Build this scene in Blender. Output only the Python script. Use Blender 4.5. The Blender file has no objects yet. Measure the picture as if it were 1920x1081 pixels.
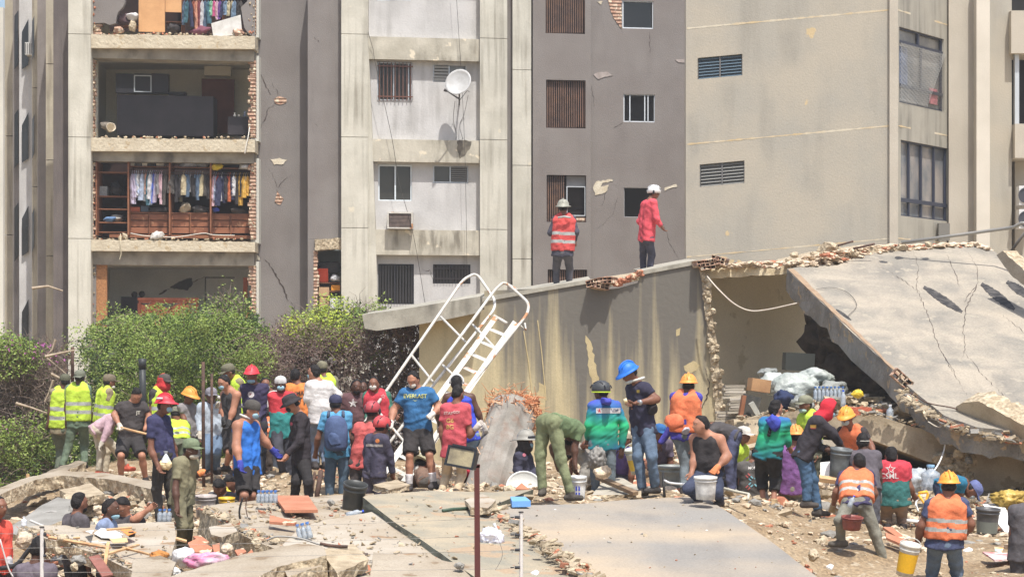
import bpy, bmesh, math, random
import numpy as np
from mathutils import Vector, Matrix, noise
from mathutils.bvhtree import BVHTree
random.seed(7); np.random.seed(7)
C = bpy.context.scene.collection
R = math.radians
# ---------------------------------------------------------------- camera, sky, sun, exposure
F = 4516.0; CZ = 4.2; HY = 670.0            # focal length in photo pixels, eye height, horizon row
def P(px, py, d): return Vector(((px-960)/F*d, d, CZ+(HY-py)/F*d))
cam = bpy.data.cameras.new('camera'); cam.sensor_width = 36; cam.lens = F/1920*36
cam.shift_y = (HY-540.5)/1920; cam.clip_start = .5; cam.clip_end = 4000
co = bpy.data.objects.new('camera', cam); C.objects.link(co); co.location = (0, 0, CZ)
co.rotation_euler = (R(90), 0, 0); bpy.context.scene.camera = co
SUN = Vector((.34, -1.0, 2.35)).normalized()
W = bpy.data.worlds.new('World'); bpy.context.scene.world = W; W.use_nodes = True
nt = W.node_tree; bg = nt.nodes['Background']
sk = nt.nodes.new('ShaderNodeTexSky'); sk.sky_type = 'NISHITA'; sk.sun_disc = False
sk.sun_elevation = math.asin(SUN.z); sk.sun_rotation = math.atan2(SUN.x, SUN.y); sk.dust_density = 3
nt.links.new(sk.outputs[0], bg.inputs[0]); bg.inputs[1].default_value = .15
sl = bpy.data.lights.new('sun', 'SUN'); sl.energy = 4.2; sl.angle = R(.7); sl.color = (1, .985, .955)
so = bpy.data.objects.new('sun', sl); C.objects.link(so); so.rotation_euler = SUN.to_track_quat('Z', 'Y').to_euler()
so.location = (20, -20, 60)
sc = bpy.context.scene
sc.view_settings.view_transform = 'Standard'; sc.view_settings.look = 'None'; sc.view_settings.exposure = .4; sc.view_settings.gamma = 1
# ---------------------------------------------------------------- materials
def lin(c):
    return tuple(((x/255)/12.92 if x/255 <= .04045 else ((x/255+.055)/1.055)**2.4) for x in c)
MC = {}
def mat(name, c, c2=None, scale=3, det=5, mix=1.0, bump=.15, bscale=None, rough=.85, streak=None, sk_amt=.5, sscale=(9, 9, .7),
        grain=.12, gscale=60, spots=None, sp_th=.62, sp_scale=2.5, metal=0, trans=0, alpha=1, spec=.3, bdist=.02, wave=None, warp=0):
    """c, c2: sRGB 0-255 of the bare surface; streak / spots: colours of stains with shapes of their own"""
    if name in MC: return MC[name]
    m = bpy.data.materials.new(name); m.use_nodes = True; MC[name] = m
    t = m.node_tree; N = t.nodes; L = t.links.new; b = N['Principled BSDF']
    b.inputs['Roughness'].default_value = rough; b.inputs['Metallic'].default_value = metal
    b.inputs['Specular IOR Level'].default_value = spec
    if trans: b.inputs['Transmission Weight'].default_value = trans
    if alpha < 1: b.inputs['Alpha'].default_value = alpha
    tc = N.new('ShaderNodeTexCoord'); src = tc.outputs['Object']
    def noi(s, d=5, vec=None, dist=0):
        n = N.new('ShaderNodeTexNoise'); n.inputs['Scale'].default_value = s; n.inputs['Detail'].default_value = d
        n.inputs['Distortion'].default_value = dist
        L(vec or src, n.inputs['Vector']); return n
    def ramp(o, lo, hi):
        r = N.new('ShaderNodeMapRange'); r.inputs['From Min'].default_value = lo; r.inputs['From Max'].default_value = hi
        L(o, r.inputs['Value']); return r.outputs[0]
    def mx(f, a, bb, mode='MIX'):
        q = N.new('ShaderNodeMix'); q.data_type = 'RGBA'; q.blend_type = mode
        if isinstance(f, float) or isinstance(f, int): q.inputs[0].default_value = f
        else: L(f, q.inputs[0])
        for i, v in ((6, a), (7, bb)):
            if isinstance(v, tuple): q.inputs[i].default_value = v+(1,)
            else: L(v, q.inputs[i])
        return q.outputs[2]
    def mul(o, k):
        q = N.new('ShaderNodeMath'); q.operation = 'MULTIPLY'; L(o, q.inputs[0]); q.inputs[1].default_value = k; return q.outputs[0]
    col = lin(c)
    if c2: col = mx(mul(ramp(noi(scale, det, dist=warp).outputs[0], .38, .64), mix), col, lin(c2))
    if streak:
        mp = N.new('ShaderNodeMapping'); mp.inputs['Scale'].default_value = sscale; L(src, mp.inputs[0])
        s1 = ramp(noi(1, 6, mp.outputs[0]).outputs[0], .48, .7); s2 = ramp(noi(.8, 3).outputs[0], .35, .62)
        q = N.new('ShaderNodeMath'); q.operation = 'MULTIPLY'; L(s1, q.inputs[0]); L(s2, q.inputs[1])
        col = mx(mul(q.outputs[0], sk_amt), col, lin(streak))
    if spots:
        col = mx(ramp(noi(sp_scale, 7).outputs[0], sp_th, sp_th+.03), col, lin(spots))
    if grain:
        g = ramp(noi(gscale, 2).outputs[0], .3, .7)
        q = N.new('ShaderNodeMapRange'); q.inputs['To Min'].default_value = 1-grain; q.inputs['To Max'].default_value = 1+grain*.6
        L(g, q.inputs['Value']); hsv = N.new('ShaderNodeHueSaturation')
        L(q.outputs[0], hsv.inputs['Value'])
        if isinstance(col, tuple): hsv.inputs['Color'].default_value = col+(1,)
        else: L(col, hsv.inputs['Color'])
        col = hsv.outputs[0]
    if isinstance(col, tuple): b.inputs['Base Color'].default_value = col+(1,)
    else: L(col, b.inputs['Base Color'])
    if bump:
        bp = N.new('ShaderNodeBump'); bp.inputs['Strength'].default_value = bump; bp.inputs['Distance'].default_value = bdist
        if wave:
            w = N.new('ShaderNodeTexWave'); w.bands_direction = wave[0]; w.inputs['Scale'].default_value = wave[1]
            w.inputs['Distortion'].default_value = 1; L(src, w.inputs[0]); L(w.outputs[1], bp.inputs['Height'])
        else: L(noi(bscale or scale*4, 6).outputs[0], bp.inputs['Height'])
        L(bp.outputs[0], b.inputs['Normal'])
    return m
def cloth(c, key=None):
    c = tuple(int(x*.8+y*.2) for x, y in zip(c, (186, 172, 152))); d = tuple(int(x*.84) for x in c)
    return mat('cloth_%d_%d_%d' % c, c, d, scale=6, mix=.9, bump=.75, bscale=9, rough=.95, grain=.14, gscale=120, bdist=.035, spec=.1, warp=.8)
def plain(c, rough=.6, metal=0, tag='paint', **k):
    return mat('%s_%d_%d_%d_%d_%d' % ((tag,)+tuple(c)+(int(rough*100), int(metal*100))), c, bump=.05, bscale=40, rough=rough, metal=metal, grain=.08, **k)
def glassm(c=(60, 62, 64), rough=.12):
    n = 'glass_%d_%d_%d' % c
    if n in MC: return MC[n]
    return mat(n, c, tuple(int(x*.6) for x in c), scale=.9, rough=rough, bump=.03, bscale=2, grain=0, spec=.6)
CREAM = mat('board_concrete', (200, 195, 180), (184, 179, 164), scale=1.2, bump=.25, bscale=12, streak=(118, 110, 95), sk_amt=.75, sscale=(7, 7, .35), spots=(206, 197, 176), sp_th=.7)
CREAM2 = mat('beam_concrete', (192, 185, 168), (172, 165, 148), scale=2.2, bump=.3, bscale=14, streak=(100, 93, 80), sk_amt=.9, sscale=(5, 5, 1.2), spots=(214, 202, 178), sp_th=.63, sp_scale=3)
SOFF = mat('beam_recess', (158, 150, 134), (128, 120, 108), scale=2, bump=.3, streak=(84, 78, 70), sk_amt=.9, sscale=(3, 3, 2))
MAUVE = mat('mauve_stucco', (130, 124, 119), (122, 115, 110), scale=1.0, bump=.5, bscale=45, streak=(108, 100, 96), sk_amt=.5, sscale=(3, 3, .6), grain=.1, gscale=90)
MAUVE2 = mat('mauve_stucco_warm', (133, 126, 120), (125, 117, 111), scale=.7, bump=.5, bscale=45, streak=(114, 106, 101), sk_amt=.5, sscale=(2, 2, .5), grain=.1, gscale=90)
GREYP = mat('grey_panel', (196, 193, 189), (183, 180, 176), scale=1.4, bump=.3, bscale=20, streak=(140, 136, 130), sk_amt=.6, sscale=(3.5, 3.5, .5))
BEIGE = mat('beige_render', (178, 169, 152), (168, 162, 149), scale=.8, bump=.25, bscale=22, streak=(146, 140, 128), sk_amt=.6, sscale=(2.0, 2.0, .35), spots=(200, 178, 138), sp_th=.70, sp_scale=1.8)
BEIGE2 = mat('beige_render_warm', (188, 179, 163), (178, 169, 153), scale=.8, bump=.2, bscale=22, streak=(160, 150, 136), sk_amt=.5, sscale=(3, 3, .35))
BRICK = mat('hollow_clay_brick', (156, 118, 98), (184, 154, 130), scale=9, bump=.9, bscale=18, wave=('Z', 3.3), spots=(204, 186, 160), sp_th=.56, sp_scale=8, grain=.25, gscale=25)
BROKEN = mat('broken_concrete', (196, 180, 152), (158, 140, 114), scale=9, bump=1.0, bscale=14, grain=.35, gscale=22, bdist=.05)
SLAB = mat('dusty_slab', (166, 154, 136), (148, 134, 114), scale=1.6, bump=.4, bscale=12, spots=(132, 114, 92), sp_th=.6, sp_scale=3.2, grain=.15, gscale=45)
SLABW = mat('pale_slab', (178, 168, 152), (162, 148, 128), scale=1.1, bump=.4, bscale=16, spots=(146, 122, 96), sp_th=.62, sp_scale=2.4, grain=.12, gscale=50)
TERRA = mat('terracotta', (184, 124, 96), (164, 106, 80), scale=6, bump=.3, bscale=20, spots=(222, 190, 160), sp_th=.6, sp_scale=5)
WHITEP = mat('rusty_white_paint', (204, 200, 190), (188, 182, 170), scale=5, spots=(176, 128, 92), sp_th=.6, sp_scale=4, bump=.1, rough=.5)
RUST = mat('rusty_steel', (98, 74, 62), (70, 56, 50), scale=12, bump=.5, rough=.8)
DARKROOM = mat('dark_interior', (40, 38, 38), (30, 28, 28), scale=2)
WOOD = mat('brown_wood', (142, 94, 66), (120, 76, 52), scale=3, bump=.2, streak=(96, 58, 40), sscale=(1, 1, 14), sk_amt=.7, rough=.6)
DKWOOD = mat('dark_wood', (74, 50, 40), (58, 40, 34), scale=3, rough=.6)
ALU = plain((196, 200, 202), .4, .3, 'aluminium')
BLACKM = plain((42, 42, 48), .5, 0, 'black_frame')
# ---------------------------------------------------------------- objects
ORG = {}
def tag(o, label=None, cat=None, group=None, kind=None):
    if label: o['label'] = label
    if cat: o['category'] = cat
    if group: o['group'] = group
    if kind: o['kind'] = kind
    return o
def thing(name, label, cat, loc, group=None):
    o = bpy.data.objects.new(name, None); C.objects.link(o); o.empty_display_size = .1
    o.location = loc; ORG[o.name] = Vector(loc); return tag(o, label, cat, group)
class MB:
    def __init__(s): s.v = []; s.f = []; s.mi = []; s.m = 0
    def add(s, vs, fs):
        n = len(s.v); s.v += [tuple(v) for v in vs]; s.f += [tuple(i+n for i in f) for f in fs]; s.mi += [s.m]*len(fs)
    def hexa(s, v):      # 8 corners: 0-3 front ring, 4-7 back ring
        s.add(v, [(0, 1, 2, 3), (7, 6, 5, 4), (0, 4, 5, 1), (1, 5, 6, 2), (2, 6, 7, 3), (3, 7, 4, 0)])
    def box(s, c, sz, M=None):
        a, b, d = sz[0]/2, sz[1]/2, sz[2]/2
        q = [Vector(p) for p in ((-a, -b, -d), (a, -b, -d), (a, -b, d), (-a, -b, d), (-a, b, -d), (a, b, -d), (a, b, d), (-a, b, d))]
        if M: q = [M @ p for p in q]
        s.hexa([p+Vector(c) for p in q])
    def tube(s, pts, r, n=6, cap=True):
        pts = [Vector(p) for p in pts]; k = len(pts); rs = r if isinstance(r, (list, tuple)) else [r]*k
        base = len(s.v); vs = []; up = None
        for i, p in enumerate(pts):
            t = (pts[min(i+1, k-1)]-pts[max(i-1, 0)])
            t = t.normalized() if t.length > 1e-9 else Vector((0, 0, 1))
            if up is None: up = t.orthogonal().normalized()
            up = (up-t*up.dot(t)); up = up.normalized() if up.length > 1e-6 else t.orthogonal().normalized()
            w = t.cross(up)
            for j in range(n):
                a = 2*math.pi*j/n; vs.append(p+(up*math.cos(a)+w*math.sin(a))*rs[i])
        fs = [(i*n+j, i*n+(j+1) % n, (i+1)*n+(j+1) % n, (i+1)*n+j) for i in range(k-1) for j in range(n)]
        if cap: fs += [tuple(range(n-1, -1, -1)), tuple(range((k-1)*n, k*n))]
        s.add(vs, fs)
    def prism(s, pts, off):
        pts = [Vector(p) for p in pts]; n = len(pts); off = Vector(off)
        s.add(pts+[p+off for p in pts], [tuple(range(n)), tuple(range(2*n-1, n-1, -1))]+[(i, i+n, (i+1) % n+n, (i+1) % n) for i in range(n)])
    def lathe(s, prof, n=16, M=None, o=(0, 0, 0), cap=False):
        vs = []; o = Vector(o)
        for r, z in prof:
            for j in range(n):
                a = 2*math.pi*j/n; v = Vector((r*math.cos(a), r*math.sin(a), z)); vs.append((M @ v if M else v)+o)
        k = len(prof); fs = [(i*n+j, i*n+(j+1) % n, (i+1)*n+(j+1) % n, (i+1)*n+j) for i in range(k-1) for j in range(n)]
        if cap: fs += [tuple(range(n-1, -1, -1)), tuple(range((k-1)*n, k*n))]
        s.add(vs, fs)
    def ball(s, c, r, n=8, M=None):
        r = r if isinstance(r, (tuple, list)) else (r, r, r)
        prof = [(math.sin(math.pi*i/n), -math.cos(math.pi*i/n)) for i in range(n+1)]
        S = Matrix.Diagonal(r).to_3x3(); s.lathe(prof, n*2, (M @ S if M else S), c)
    def rock(s, c, r, seed=0, sub=2, amp=.28, flat=None):
        bm = bmesh.new(); bmesh.ops.create_icosphere(bm, subdivisions=sub, radius=1)
        r = r if isinstance(r, (tuple, list)) else (r, r, r); rnd = random.Random(seed)
        o = Vector((rnd.random()*50, rnd.random()*50, seed*1.37 % 40)); E = Matrix.Rotation(rnd.random()*6.28, 3, 'Z') @ Matrix.Rotation((rnd.random()-.5)*.5, 3, 'X')
        pl = [(Vector((rnd.gauss(0, 1), rnd.gauss(0, 1), rnd.gauss(0, 1))).normalized(), .55+.3*rnd.random()) for _ in range(7)]
        vs = []
        for v in bm.verts:
            q = v.co.copy()
            for nrm, dd in pl:
                e = q.dot(nrm)-dd
                if e > 0: q -= nrm*e
            q *= 1+amp*.5*noise.noise(q*2.2+o)
            vs.append(E @ Vector((q.x*r[0], q.y*r[1], q.z*r[2]))+Vector(c))
        s.add(vs, [tuple(x.index for x in f.verts) for f in bm.faces]); bm.free()
    def build(s, name, mats, parent=None, smooth=False, origin=None):
        if not isinstance(mats, (list, tuple)): mats = [mats]
        me = bpy.data.meshes.new(name)
        if parent is not None: o0 = ORG[parent.name]
        elif origin is not None: o0 = Vector(origin)
        else:
            a = np.array(s.v); o0 = Vector(((a[:, 0].min()+a[:, 0].max())/2, (a[:, 1].min()+a[:, 1].max())/2, a[:, 2].min()))
        me.from_pydata([tuple(Vector(v)-o0) for v in s.v], [], s.f)
        for m in mats: me.materials.append(m)
        if len(mats) > 1: me.polygons.foreach_set('material_index', s.mi)
        if smooth: me.polygons.foreach_set('use_smooth', [True]*len(s.f))
        bm = bmesh.new(); bm.from_mesh(me); bmesh.ops.recalc_face_normals(bm, faces=bm.faces); bm.to_mesh(me); bm.free()
        ob = bpy.data.objects.new(name, me); C.objects.link(ob)
        if parent is not None: ob.parent = parent; ORG[ob.name] = o0
        else: ob.location = o0; ORG[ob.name] = o0
        return ob
def jag(a, b, n, amp, rnd, d=None):
    """points from a to b (2-D pixels) with a ragged offset"""
    out = []; a = Vector(a); b = Vector(b); w = (b-a).orthogonal().normalized() if len(a) == 2 else None
    for i in range(n+1):
        t = i/n; p = a.lerp(b, t)
        if 0 < i < n: p = p+w*rnd.uniform(-amp, amp)
        out.append((p.x, p.y))
    return out
def jagpoly(pts, amp, step, seed):
    rnd = random.Random(seed); out = []
    for i in range(len(pts)):
        a, b = pts[i], pts[(i+1) % len(pts)]; L_ = math.dist(a, b); out += jag(a, b, max(1, int(L_/step)), amp, rnd)[:-1]
    return out
def plane3(a, b, c):
    """plane through three (px,py,d) points; returns px,py -> world point"""
    A, B, D = P(*a), P(*b), P(*c); n = (B-A).cross(D-A).normalized()
    if n.y > 0: n = -n
    cam0 = Vector((0, 0, CZ))
    def f(px, py, off=0):
        r = P(px, py, 1)-cam0; return cam0+r*((A-cam0).dot(n)/r.dot(n))+n*off
    f.n = n; return f
def curve(pts, n=5):
    pts = [Vector(p) for p in pts]
    if len(pts) < 3: return pts
    e = [pts[0]*2-pts[1]]+pts+[pts[-1]*2-pts[-2]]; out = []
    for i in range(1, len(e)-2):
        a, b, c, d = e[i-1:i+3]
        for j in range(n): t = j/n; out.append(((b*2)+(c-a)*t+(a*2-b*5+c*4-d)*t*t+(b*3-a-c*3+d)*t**3)*.5)
    return out+[pts[-1]]
def text_mb(txt, size, place, thick=.004, font_shear=0, bold=0):
    """text as mesh vertices mapped by place(u, v, w)"""
    cu = bpy.data.curves.new('t', 'FONT'); cu.body = txt; cu.size = size; cu.align_x = 'CENTER'; cu.align_y = 'CENTER'; cu.offset = bold
    cu.resolution_u = 3
    ob = bpy.data.objects.new('t', cu); C.objects.link(ob); dg = bpy.context.evaluated_depsgraph_get()
    me = bpy.data.meshes.new_from_object(ob.evaluated_get(dg)); bm = bmesh.new(); bm.from_mesh(me)
    bmesh.ops.triangulate(bm, faces=bm.faces)
    bmesh.ops.subdivide_edges(bm, edges=[e for e in bm.edges if e.calc_length() > size*.35], cuts=1); bm.verts.index_update()
    mb = MB(); mb.add([place(v.co.x, v.co.y) for v in bm.verts], [tuple(v.index for v in f.verts) for f in bm.faces])
    bm.free(); bpy.data.objects.remove(ob); return mb
# ---------------------------------------------------------------- ground
g = MB(); g.add([(-900, -300, 0), (900, -300, 0), (900, 2500, 0), (-900, 2500, 0)], [(0, 1, 2, 3)])
tag(g.build('ground', mat('bare_earth', (176, 158, 132), (150, 134, 110), scale=.5), origin=(0, 0, 0)), kind='structure')
# ---------------------------------------------------------------- left apartment building (front plane turns away slightly to the right)
def fd(x): return 66*(1+(x-640)*4.2e-5)
def fp(x, y, off=0, xc=None):
    d = fd(x)-off; dc = fd(x if xc is None else xc)-off
    return Vector(((x-960)/F*d, d, CZ+(HY-y)/F*dc))
def fbox(mb, x0, y0, x1, y1, off=0, th=.3):
    xc = (x0+x1)/2; T = Vector((0, th, 0))
    q = [fp(x0, y1, off, xc), fp(x1, y1, off, xc), fp(x1, y0, off, xc), fp(x0, y0, off, xc)]
    mb.hexa(q+[p+T for p in q])
def fwall(mb, x0, y0, x1, y1, holes, off=0, th=.25):
    xs = sorted({x0, x1}|{h[0] for h in holes}|{h[2] for h in holes}); ys = sorted({y0, y1}|{h[1] for h in holes}|{h[3] for h in holes})
    xc = (x0+x1)/2
    for a, b in zip(xs, xs[1:]):
        run = None
        for c, d in list(zip(ys, ys[1:]))+[(None, None)]:
            hole = c is None or any(h[0] <= (a+b)/2 <= h[2] and h[1] <= (c+d)/2 <= h[3] for h in holes)
            if not hole: run = [run[0] if run else c, d]
            elif run:
                T = Vector((0, th, 0)); q = [fp(a, run[1], off, xc), fp(b, run[1], off, xc), fp(b, run[0], off, xc), fp(a, run[0], off, xc)]
                mb.hexa(q+[p+T for p in q]); run = None
def fpoly(mb, pts, off=0, th=.2):
    mb.prism([fp(x, y, off) for x, y in pts], (0, th, 0))
BL = thing('apartment_building', 'damaged mauve and cream concrete apartment block with an open torn bay of rooms', 'building', fp(600, 900)*1)
ORG[BL.name] = Vector(BL.location)
YT, YB = -60, 956
def part(name, m, root=BL): return lambda mb: mb.build(name, m, root)
# columns with joints
for x0, x1, off, joints in ((128, 170, .35, (64, 257, 447, 640)), (640, 690, .35, (64, 257, 427, 620)), (900, 951, .35, (72, 262, 430, 620)), (961, 996, .12, (131, 310, 485, 680))):
    mb = MB(); ys = [YT]+list(joints)+[YB]
    for a, b in zip(ys, ys[1:]):
        fbox(mb, x0, a+.6, x1, b-.6, off, 1.2)
    fbox(mb, x0+1, YT, x1-1, YB, off-.03, 1.0)
    mb.build('column', CREAM, BL)
# column B widens downward: a second set-back flange beside the window bay
mb = MB(); fpoly(mb, [(689, YT), (690, 64), (698, 257), (704, 430), (710, 620), (689, 620)], .25, .6); mb.build('column_flange', CREAM, BL)
# beams of the window bay
for a, b in ((-78, -40), (71, 113), (262, 304), (431, 478)):
    mb = MB(); fbox(mb, 688, a, 901, b, .24, .9); mb.build('beam', CREAM2, BL)
# beams of the open bay: projecting slab edge, set back beam underneath
for a, b, c in ((64, 90, 112), (258, 283, 304), (449, 470, 497)):
    mb = MB(); rnd = random.Random(int(a))
    top = jag((168, a), (478, a+4), 60, 1.0, rnd); fpoly(mb, top+[(478, b+2), (168, b)], .28, .9)
    mb.build('slab_edge', mat('slab_edge_concrete', (196, 184, 160), (184, 171, 147), scale=3, bump=.7, spots=(178, 160, 130), sp_th=.62, sp_scale=5, bdist=.04), BL)
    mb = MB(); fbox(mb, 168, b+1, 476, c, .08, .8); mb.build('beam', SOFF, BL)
# mauve walls
mb = MB(); fwall(mb, 478, YT, 582, YB, [], -.9, .3); mb.build('wall', MAUVE, BL)
mb = MB(); fbox(mb, 577, YT, 641, 448, .0, 1.2); fbox(mb, 577, 448, 590, YB, 0, 1.2); fbox(mb, 590, 590, 641, YB, 0, 1.2); mb.build('wall', MAUVE, BL)
mb = MB(); fbox(mb, 950, YT, 962, YB, -.05, .6); fbox(mb, 995, YT, 1001, YB, -.35, .6); mb.build('wall', MAUVE, BL)
holesD = [(1023, -20, 1097, 63), (1024, 150, 1098, 240), (1025, 328, 1099, 416), (1027, 505, 1101, 600)]
mb = MB(); fwall(mb, 999, YT, 1108, YB, holesD, .15, .3); mb.build('wall', MAUVE2, BL)
holesE = [(1167, 2, 1225, 54), (1169, 177, 1228, 229), (1170, 352, 1228, 407)]
mb = MB(); fwall(mb, 1108, YT, 1290, YB, holesE, .02, .3); mb.build('wall', MAUVE2, BL)
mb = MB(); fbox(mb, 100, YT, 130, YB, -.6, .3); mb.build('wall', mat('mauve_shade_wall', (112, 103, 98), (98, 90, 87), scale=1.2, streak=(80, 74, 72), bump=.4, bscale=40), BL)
# grey infill panels with window holes
win2 = [(707, 117, 773, 189), (812, 121, 875, 153), (709, 309, 772, 377), (812, 310, 878, 343), (709, 495, 776, 570), (812, 495, 882, 531), (705, -60, 770, 2)]
mb = MB(); fwall(mb, 685, YT, 905, YB, win2, 0, .25); mb.build('wall', GREYP, BL)
# dark rooms behind the windows
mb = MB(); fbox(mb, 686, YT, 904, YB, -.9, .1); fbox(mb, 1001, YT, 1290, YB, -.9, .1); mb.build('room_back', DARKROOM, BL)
def wframe(x0, y0, x1, y1, off, m, mull=(), w=2.2, name='window', glass=(50, 50, 52), gd=.08, hb=()):
    mb = MB()
    fbox(mb, x0, y0, x0+w, y1, off, .08); fbox(mb, x1-w, y0, x1, y1, off, .08); fbox(mb, x0+w, y0, x1-w, y0+w, off, .08); fbox(mb, x0+w, y1-w, x1-w, y1, off, .08)
    for q in mull: fbox(mb, q-w/2, y0+w, q+w/2, y1-w, off+.01, .08)
    for q in hb: fbox(mb, x0+w, q-w/2, x1-w, q+w/2, off+.012, .06)
    o = mb.build(name, m, BL); ORG[o.name] = ORG[BL.name]
    if glass:
        mb = MB(); fbox(mb, x0+w, y0+w, x1-w, y1-w, off-gd, .02); mb.build('pane', glassm(glass), o)
    return o
def bars(o, x0, y0, x1, y1, n, off, m, w=1.3, name='bars', rails=True):
    mb = MB()
    for i in range(n):
        x = x0+(x1-x0)*(i+.5)/n; fbox(mb, x-w/2, y0, x+w/2, y1, off, .03)
    if rails: fbox(mb, x0, y0+6, x1, y0+8, off+.005, .04); fbox(mb, x0, y1-9, x1, y1-7, off+.005, .04)
    mb.build(name, m, o)
BROWN = plain((112, 74, 60), .6); SLAT = mat('brown_slat', (120, 92, 76), (92, 74, 66), scale=4, rough=.6)
w = wframe(707, 117, 773, 189, -.05, ALU, (738, 766), glass=(58, 50, 46)); bars(w, 708, 117, 774, 189, 9, .06, BROWN)
w = wframe(812, 121, 875, 153, -.05, ALU, (842,), glass=(120, 118, 114))
mb = MB(); [fbox(mb, 814, y, 841, y+4, -.02, .05) for y in (124, 130, 136, 142, 147)]; mb.build('louvre', plain((150, 148, 142), .4), w)
w = wframe(709, 309, 772, 377, -.05, plain((214, 220, 222), .35), (741,), w=2.6, glass=(56, 54, 50))
mb = MB(); [fbox(mb, x, 313, x+3, 373, -.2, .06) for x in range(744, 768, 4)]; [fbox(mb, x, 313, x+3, 373, -.2, .06) for x in range(722, 738, 5)]; mb.build('curtain', cloth((96, 88, 80)), w)
w = wframe(812, 310, 878, 343, -.05, ALU, (844,), glass=(70, 68, 66))
mb = MB(); [fbox(mb, 846, y, 876, y+2, -.02, .05) for y in range(313, 341, 4)]; mb.build('louvre', plain((120, 118, 114), .4), w)
w = wframe(709, 495, 776, 570, -.05, BLACKM, (741,), glass=(60, 56, 54)); bars(w, 710, 497, 775, 568, 12, .05, plain((60, 58, 60), .5), 1.4, rails=False)
w = wframe(812, 495, 882, 531, -.05, BLACKM, (846,), glass=(62, 56, 54)); bars(w, 812, 496, 881, 530, 12, .05, plain((56, 50, 50), .5), 1.3)
wframe(705, -60, 770, 2, 0, plain((206, 216, 218), .4), (737,), glass=(190, 200, 204))
for (x0, y0, x1, y1), hh in zip(holesD, (0, 0, 1, 0)):
    o = wframe(x0, y0, x1, y1, .02, DKWOOD, (), 1.2, glass=(52, 46, 44), gd=.25)
    mb = MB(); n = 17; xe = x1 if not hh else x0+(x1-x0)*.48
    k = 0; x = x0+2
    while x < xe-1: fbox(mb, x, y0+1.5, x+2.1, y1-1.5, .06, .05); x += 4.1
    mb.build('slat_screen', SLAT, o)
    if hh:
        mb = MB(); fbox(mb, 1062, 349, 1064, 405, .07, .05); fbox(mb, 1096, 349, 1098, 405, .07, .05); fbox(mb, 1064, 349, 1096, 351, .07, .05); fbox(mb, 1064, 403, 1096, 405, .07, .05); mb.build('sash', ALU, o)
        mb = MB(); fbox(mb, 1062, 330, 1098, 349, -.02, .04); mb.build('blind', plain((140, 138, 136), .6), o)
        mb = MB(); fbox(mb, 1060, 407, 1098, 415, .05, .1); mb.build('brick_infill', BRICK, o)
wframe(*holesE[0], -.02, plain((210, 214, 216), .4), (), 2.0, glass=(18, 18, 20))
wframe(*holesE[1], -.02, plain((210, 214, 216), .4), (1181, 1209, 1215), 1.8, glass=(20, 20, 22))
wframe(*holesE[2], -.02, plain((180, 180, 180), .4), (), .7, glass=(16, 16, 18))
# spalled plaster and brick holes, cracks
def patch(x_y, m, off, seed=1, amp=1.2, name='spalled_patch', root=BL):
    mb = MB(); fpoly(mb, jagpoly(x_y, amp, 4, seed), off, .03); return mb.build(name, m, root)
PLAS = mat('bare_plaster', (214, 204, 182), (196, 182, 156), scale=5, bump=.5)
patch([(1136, -10), (1165, -10), (1166, 54), (1157, 44), (1146, 24)], BRICK, .035, 3, name='exposed_brick')
patch([(514, 186), (522, 181), (537, 185), (537, 192), (524, 196), (515, 193)], BRICK, -.885, 4, name='exposed_brick')
patch([(507, 299), (524, 296), (538, 300), (532, 307), (514, 309)], PLAS, -.885, 5)
patch([(520, 358), (526, 366), (532, 372), (525, 384), (515, 378)], BRICK, -.885, 6, name='exposed_brick')
patch([(479, 476), (486, 481), (487, 487), (479, 485)], PLAS, -.885, 7)
patch([(1118, 340), (1148, 336), (1149, 340), (1130, 343), (1126, 350), (1142, 347), (1136, 360), (1116, 366), (1112, 352)], PLAS, .033, 8)
patch([(1113, 140), (1120, 136), (1140, 135), (1148, 142), (1134, 144), (1122, 149)], mat('plaster_blister', (172, 160, 152), (150, 138, 130), scale=6), .036, 9, .6)
patch([(1246, 352), (1268, 345), (1270, 350), (1256, 353), (1246, 358)], PLAS, .033, 10, .6)
patch([(1266, 112), (1287, 111), (1287, 118), (1272, 117)], mat('plaster_blister', (0, 0, 0)), .036, 11, .4)
patch([(1120, 4), (1130, 2), (1127, 9)], PLAS, .033, 12, .6)
CRK = mat('crack_dark', (78, 66, 60), (58, 50, 46), scale=8, bump=0, grain=0)
def fcrack(pts, off, w=.9, seed=0, m=None, root=BL, pf=None):
    rnd = random.Random(seed); pp = []
    for a, b in zip(pts, pts[1:]): pp += jag(a, b, max(2, int(math.dist(a, b)/4)), 1.7, rnd)[:-1]
    pp.append(pts[-1]); mb = MB(); pf = pf or (lambda x, y: fp(x, y, off)); n = len(pp)
    L1 = []; L2 = []
    for i, (x, y) in enumerate(pp):
        ww = w*(.25+.75*math.sin(math.pi*(i+.6)/(n+.2)))*rnd.uniform(.3, 1.5)/2; L1.append(pf(x-ww, y-ww*.4)); L2.append(pf(x+ww, y+ww*.4))
    mb.add(L1+L2, [(i, i+1, n+i+1, n+i) for i in range(n-1)]); return mb.build('crack', m or CRK, root)
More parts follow.
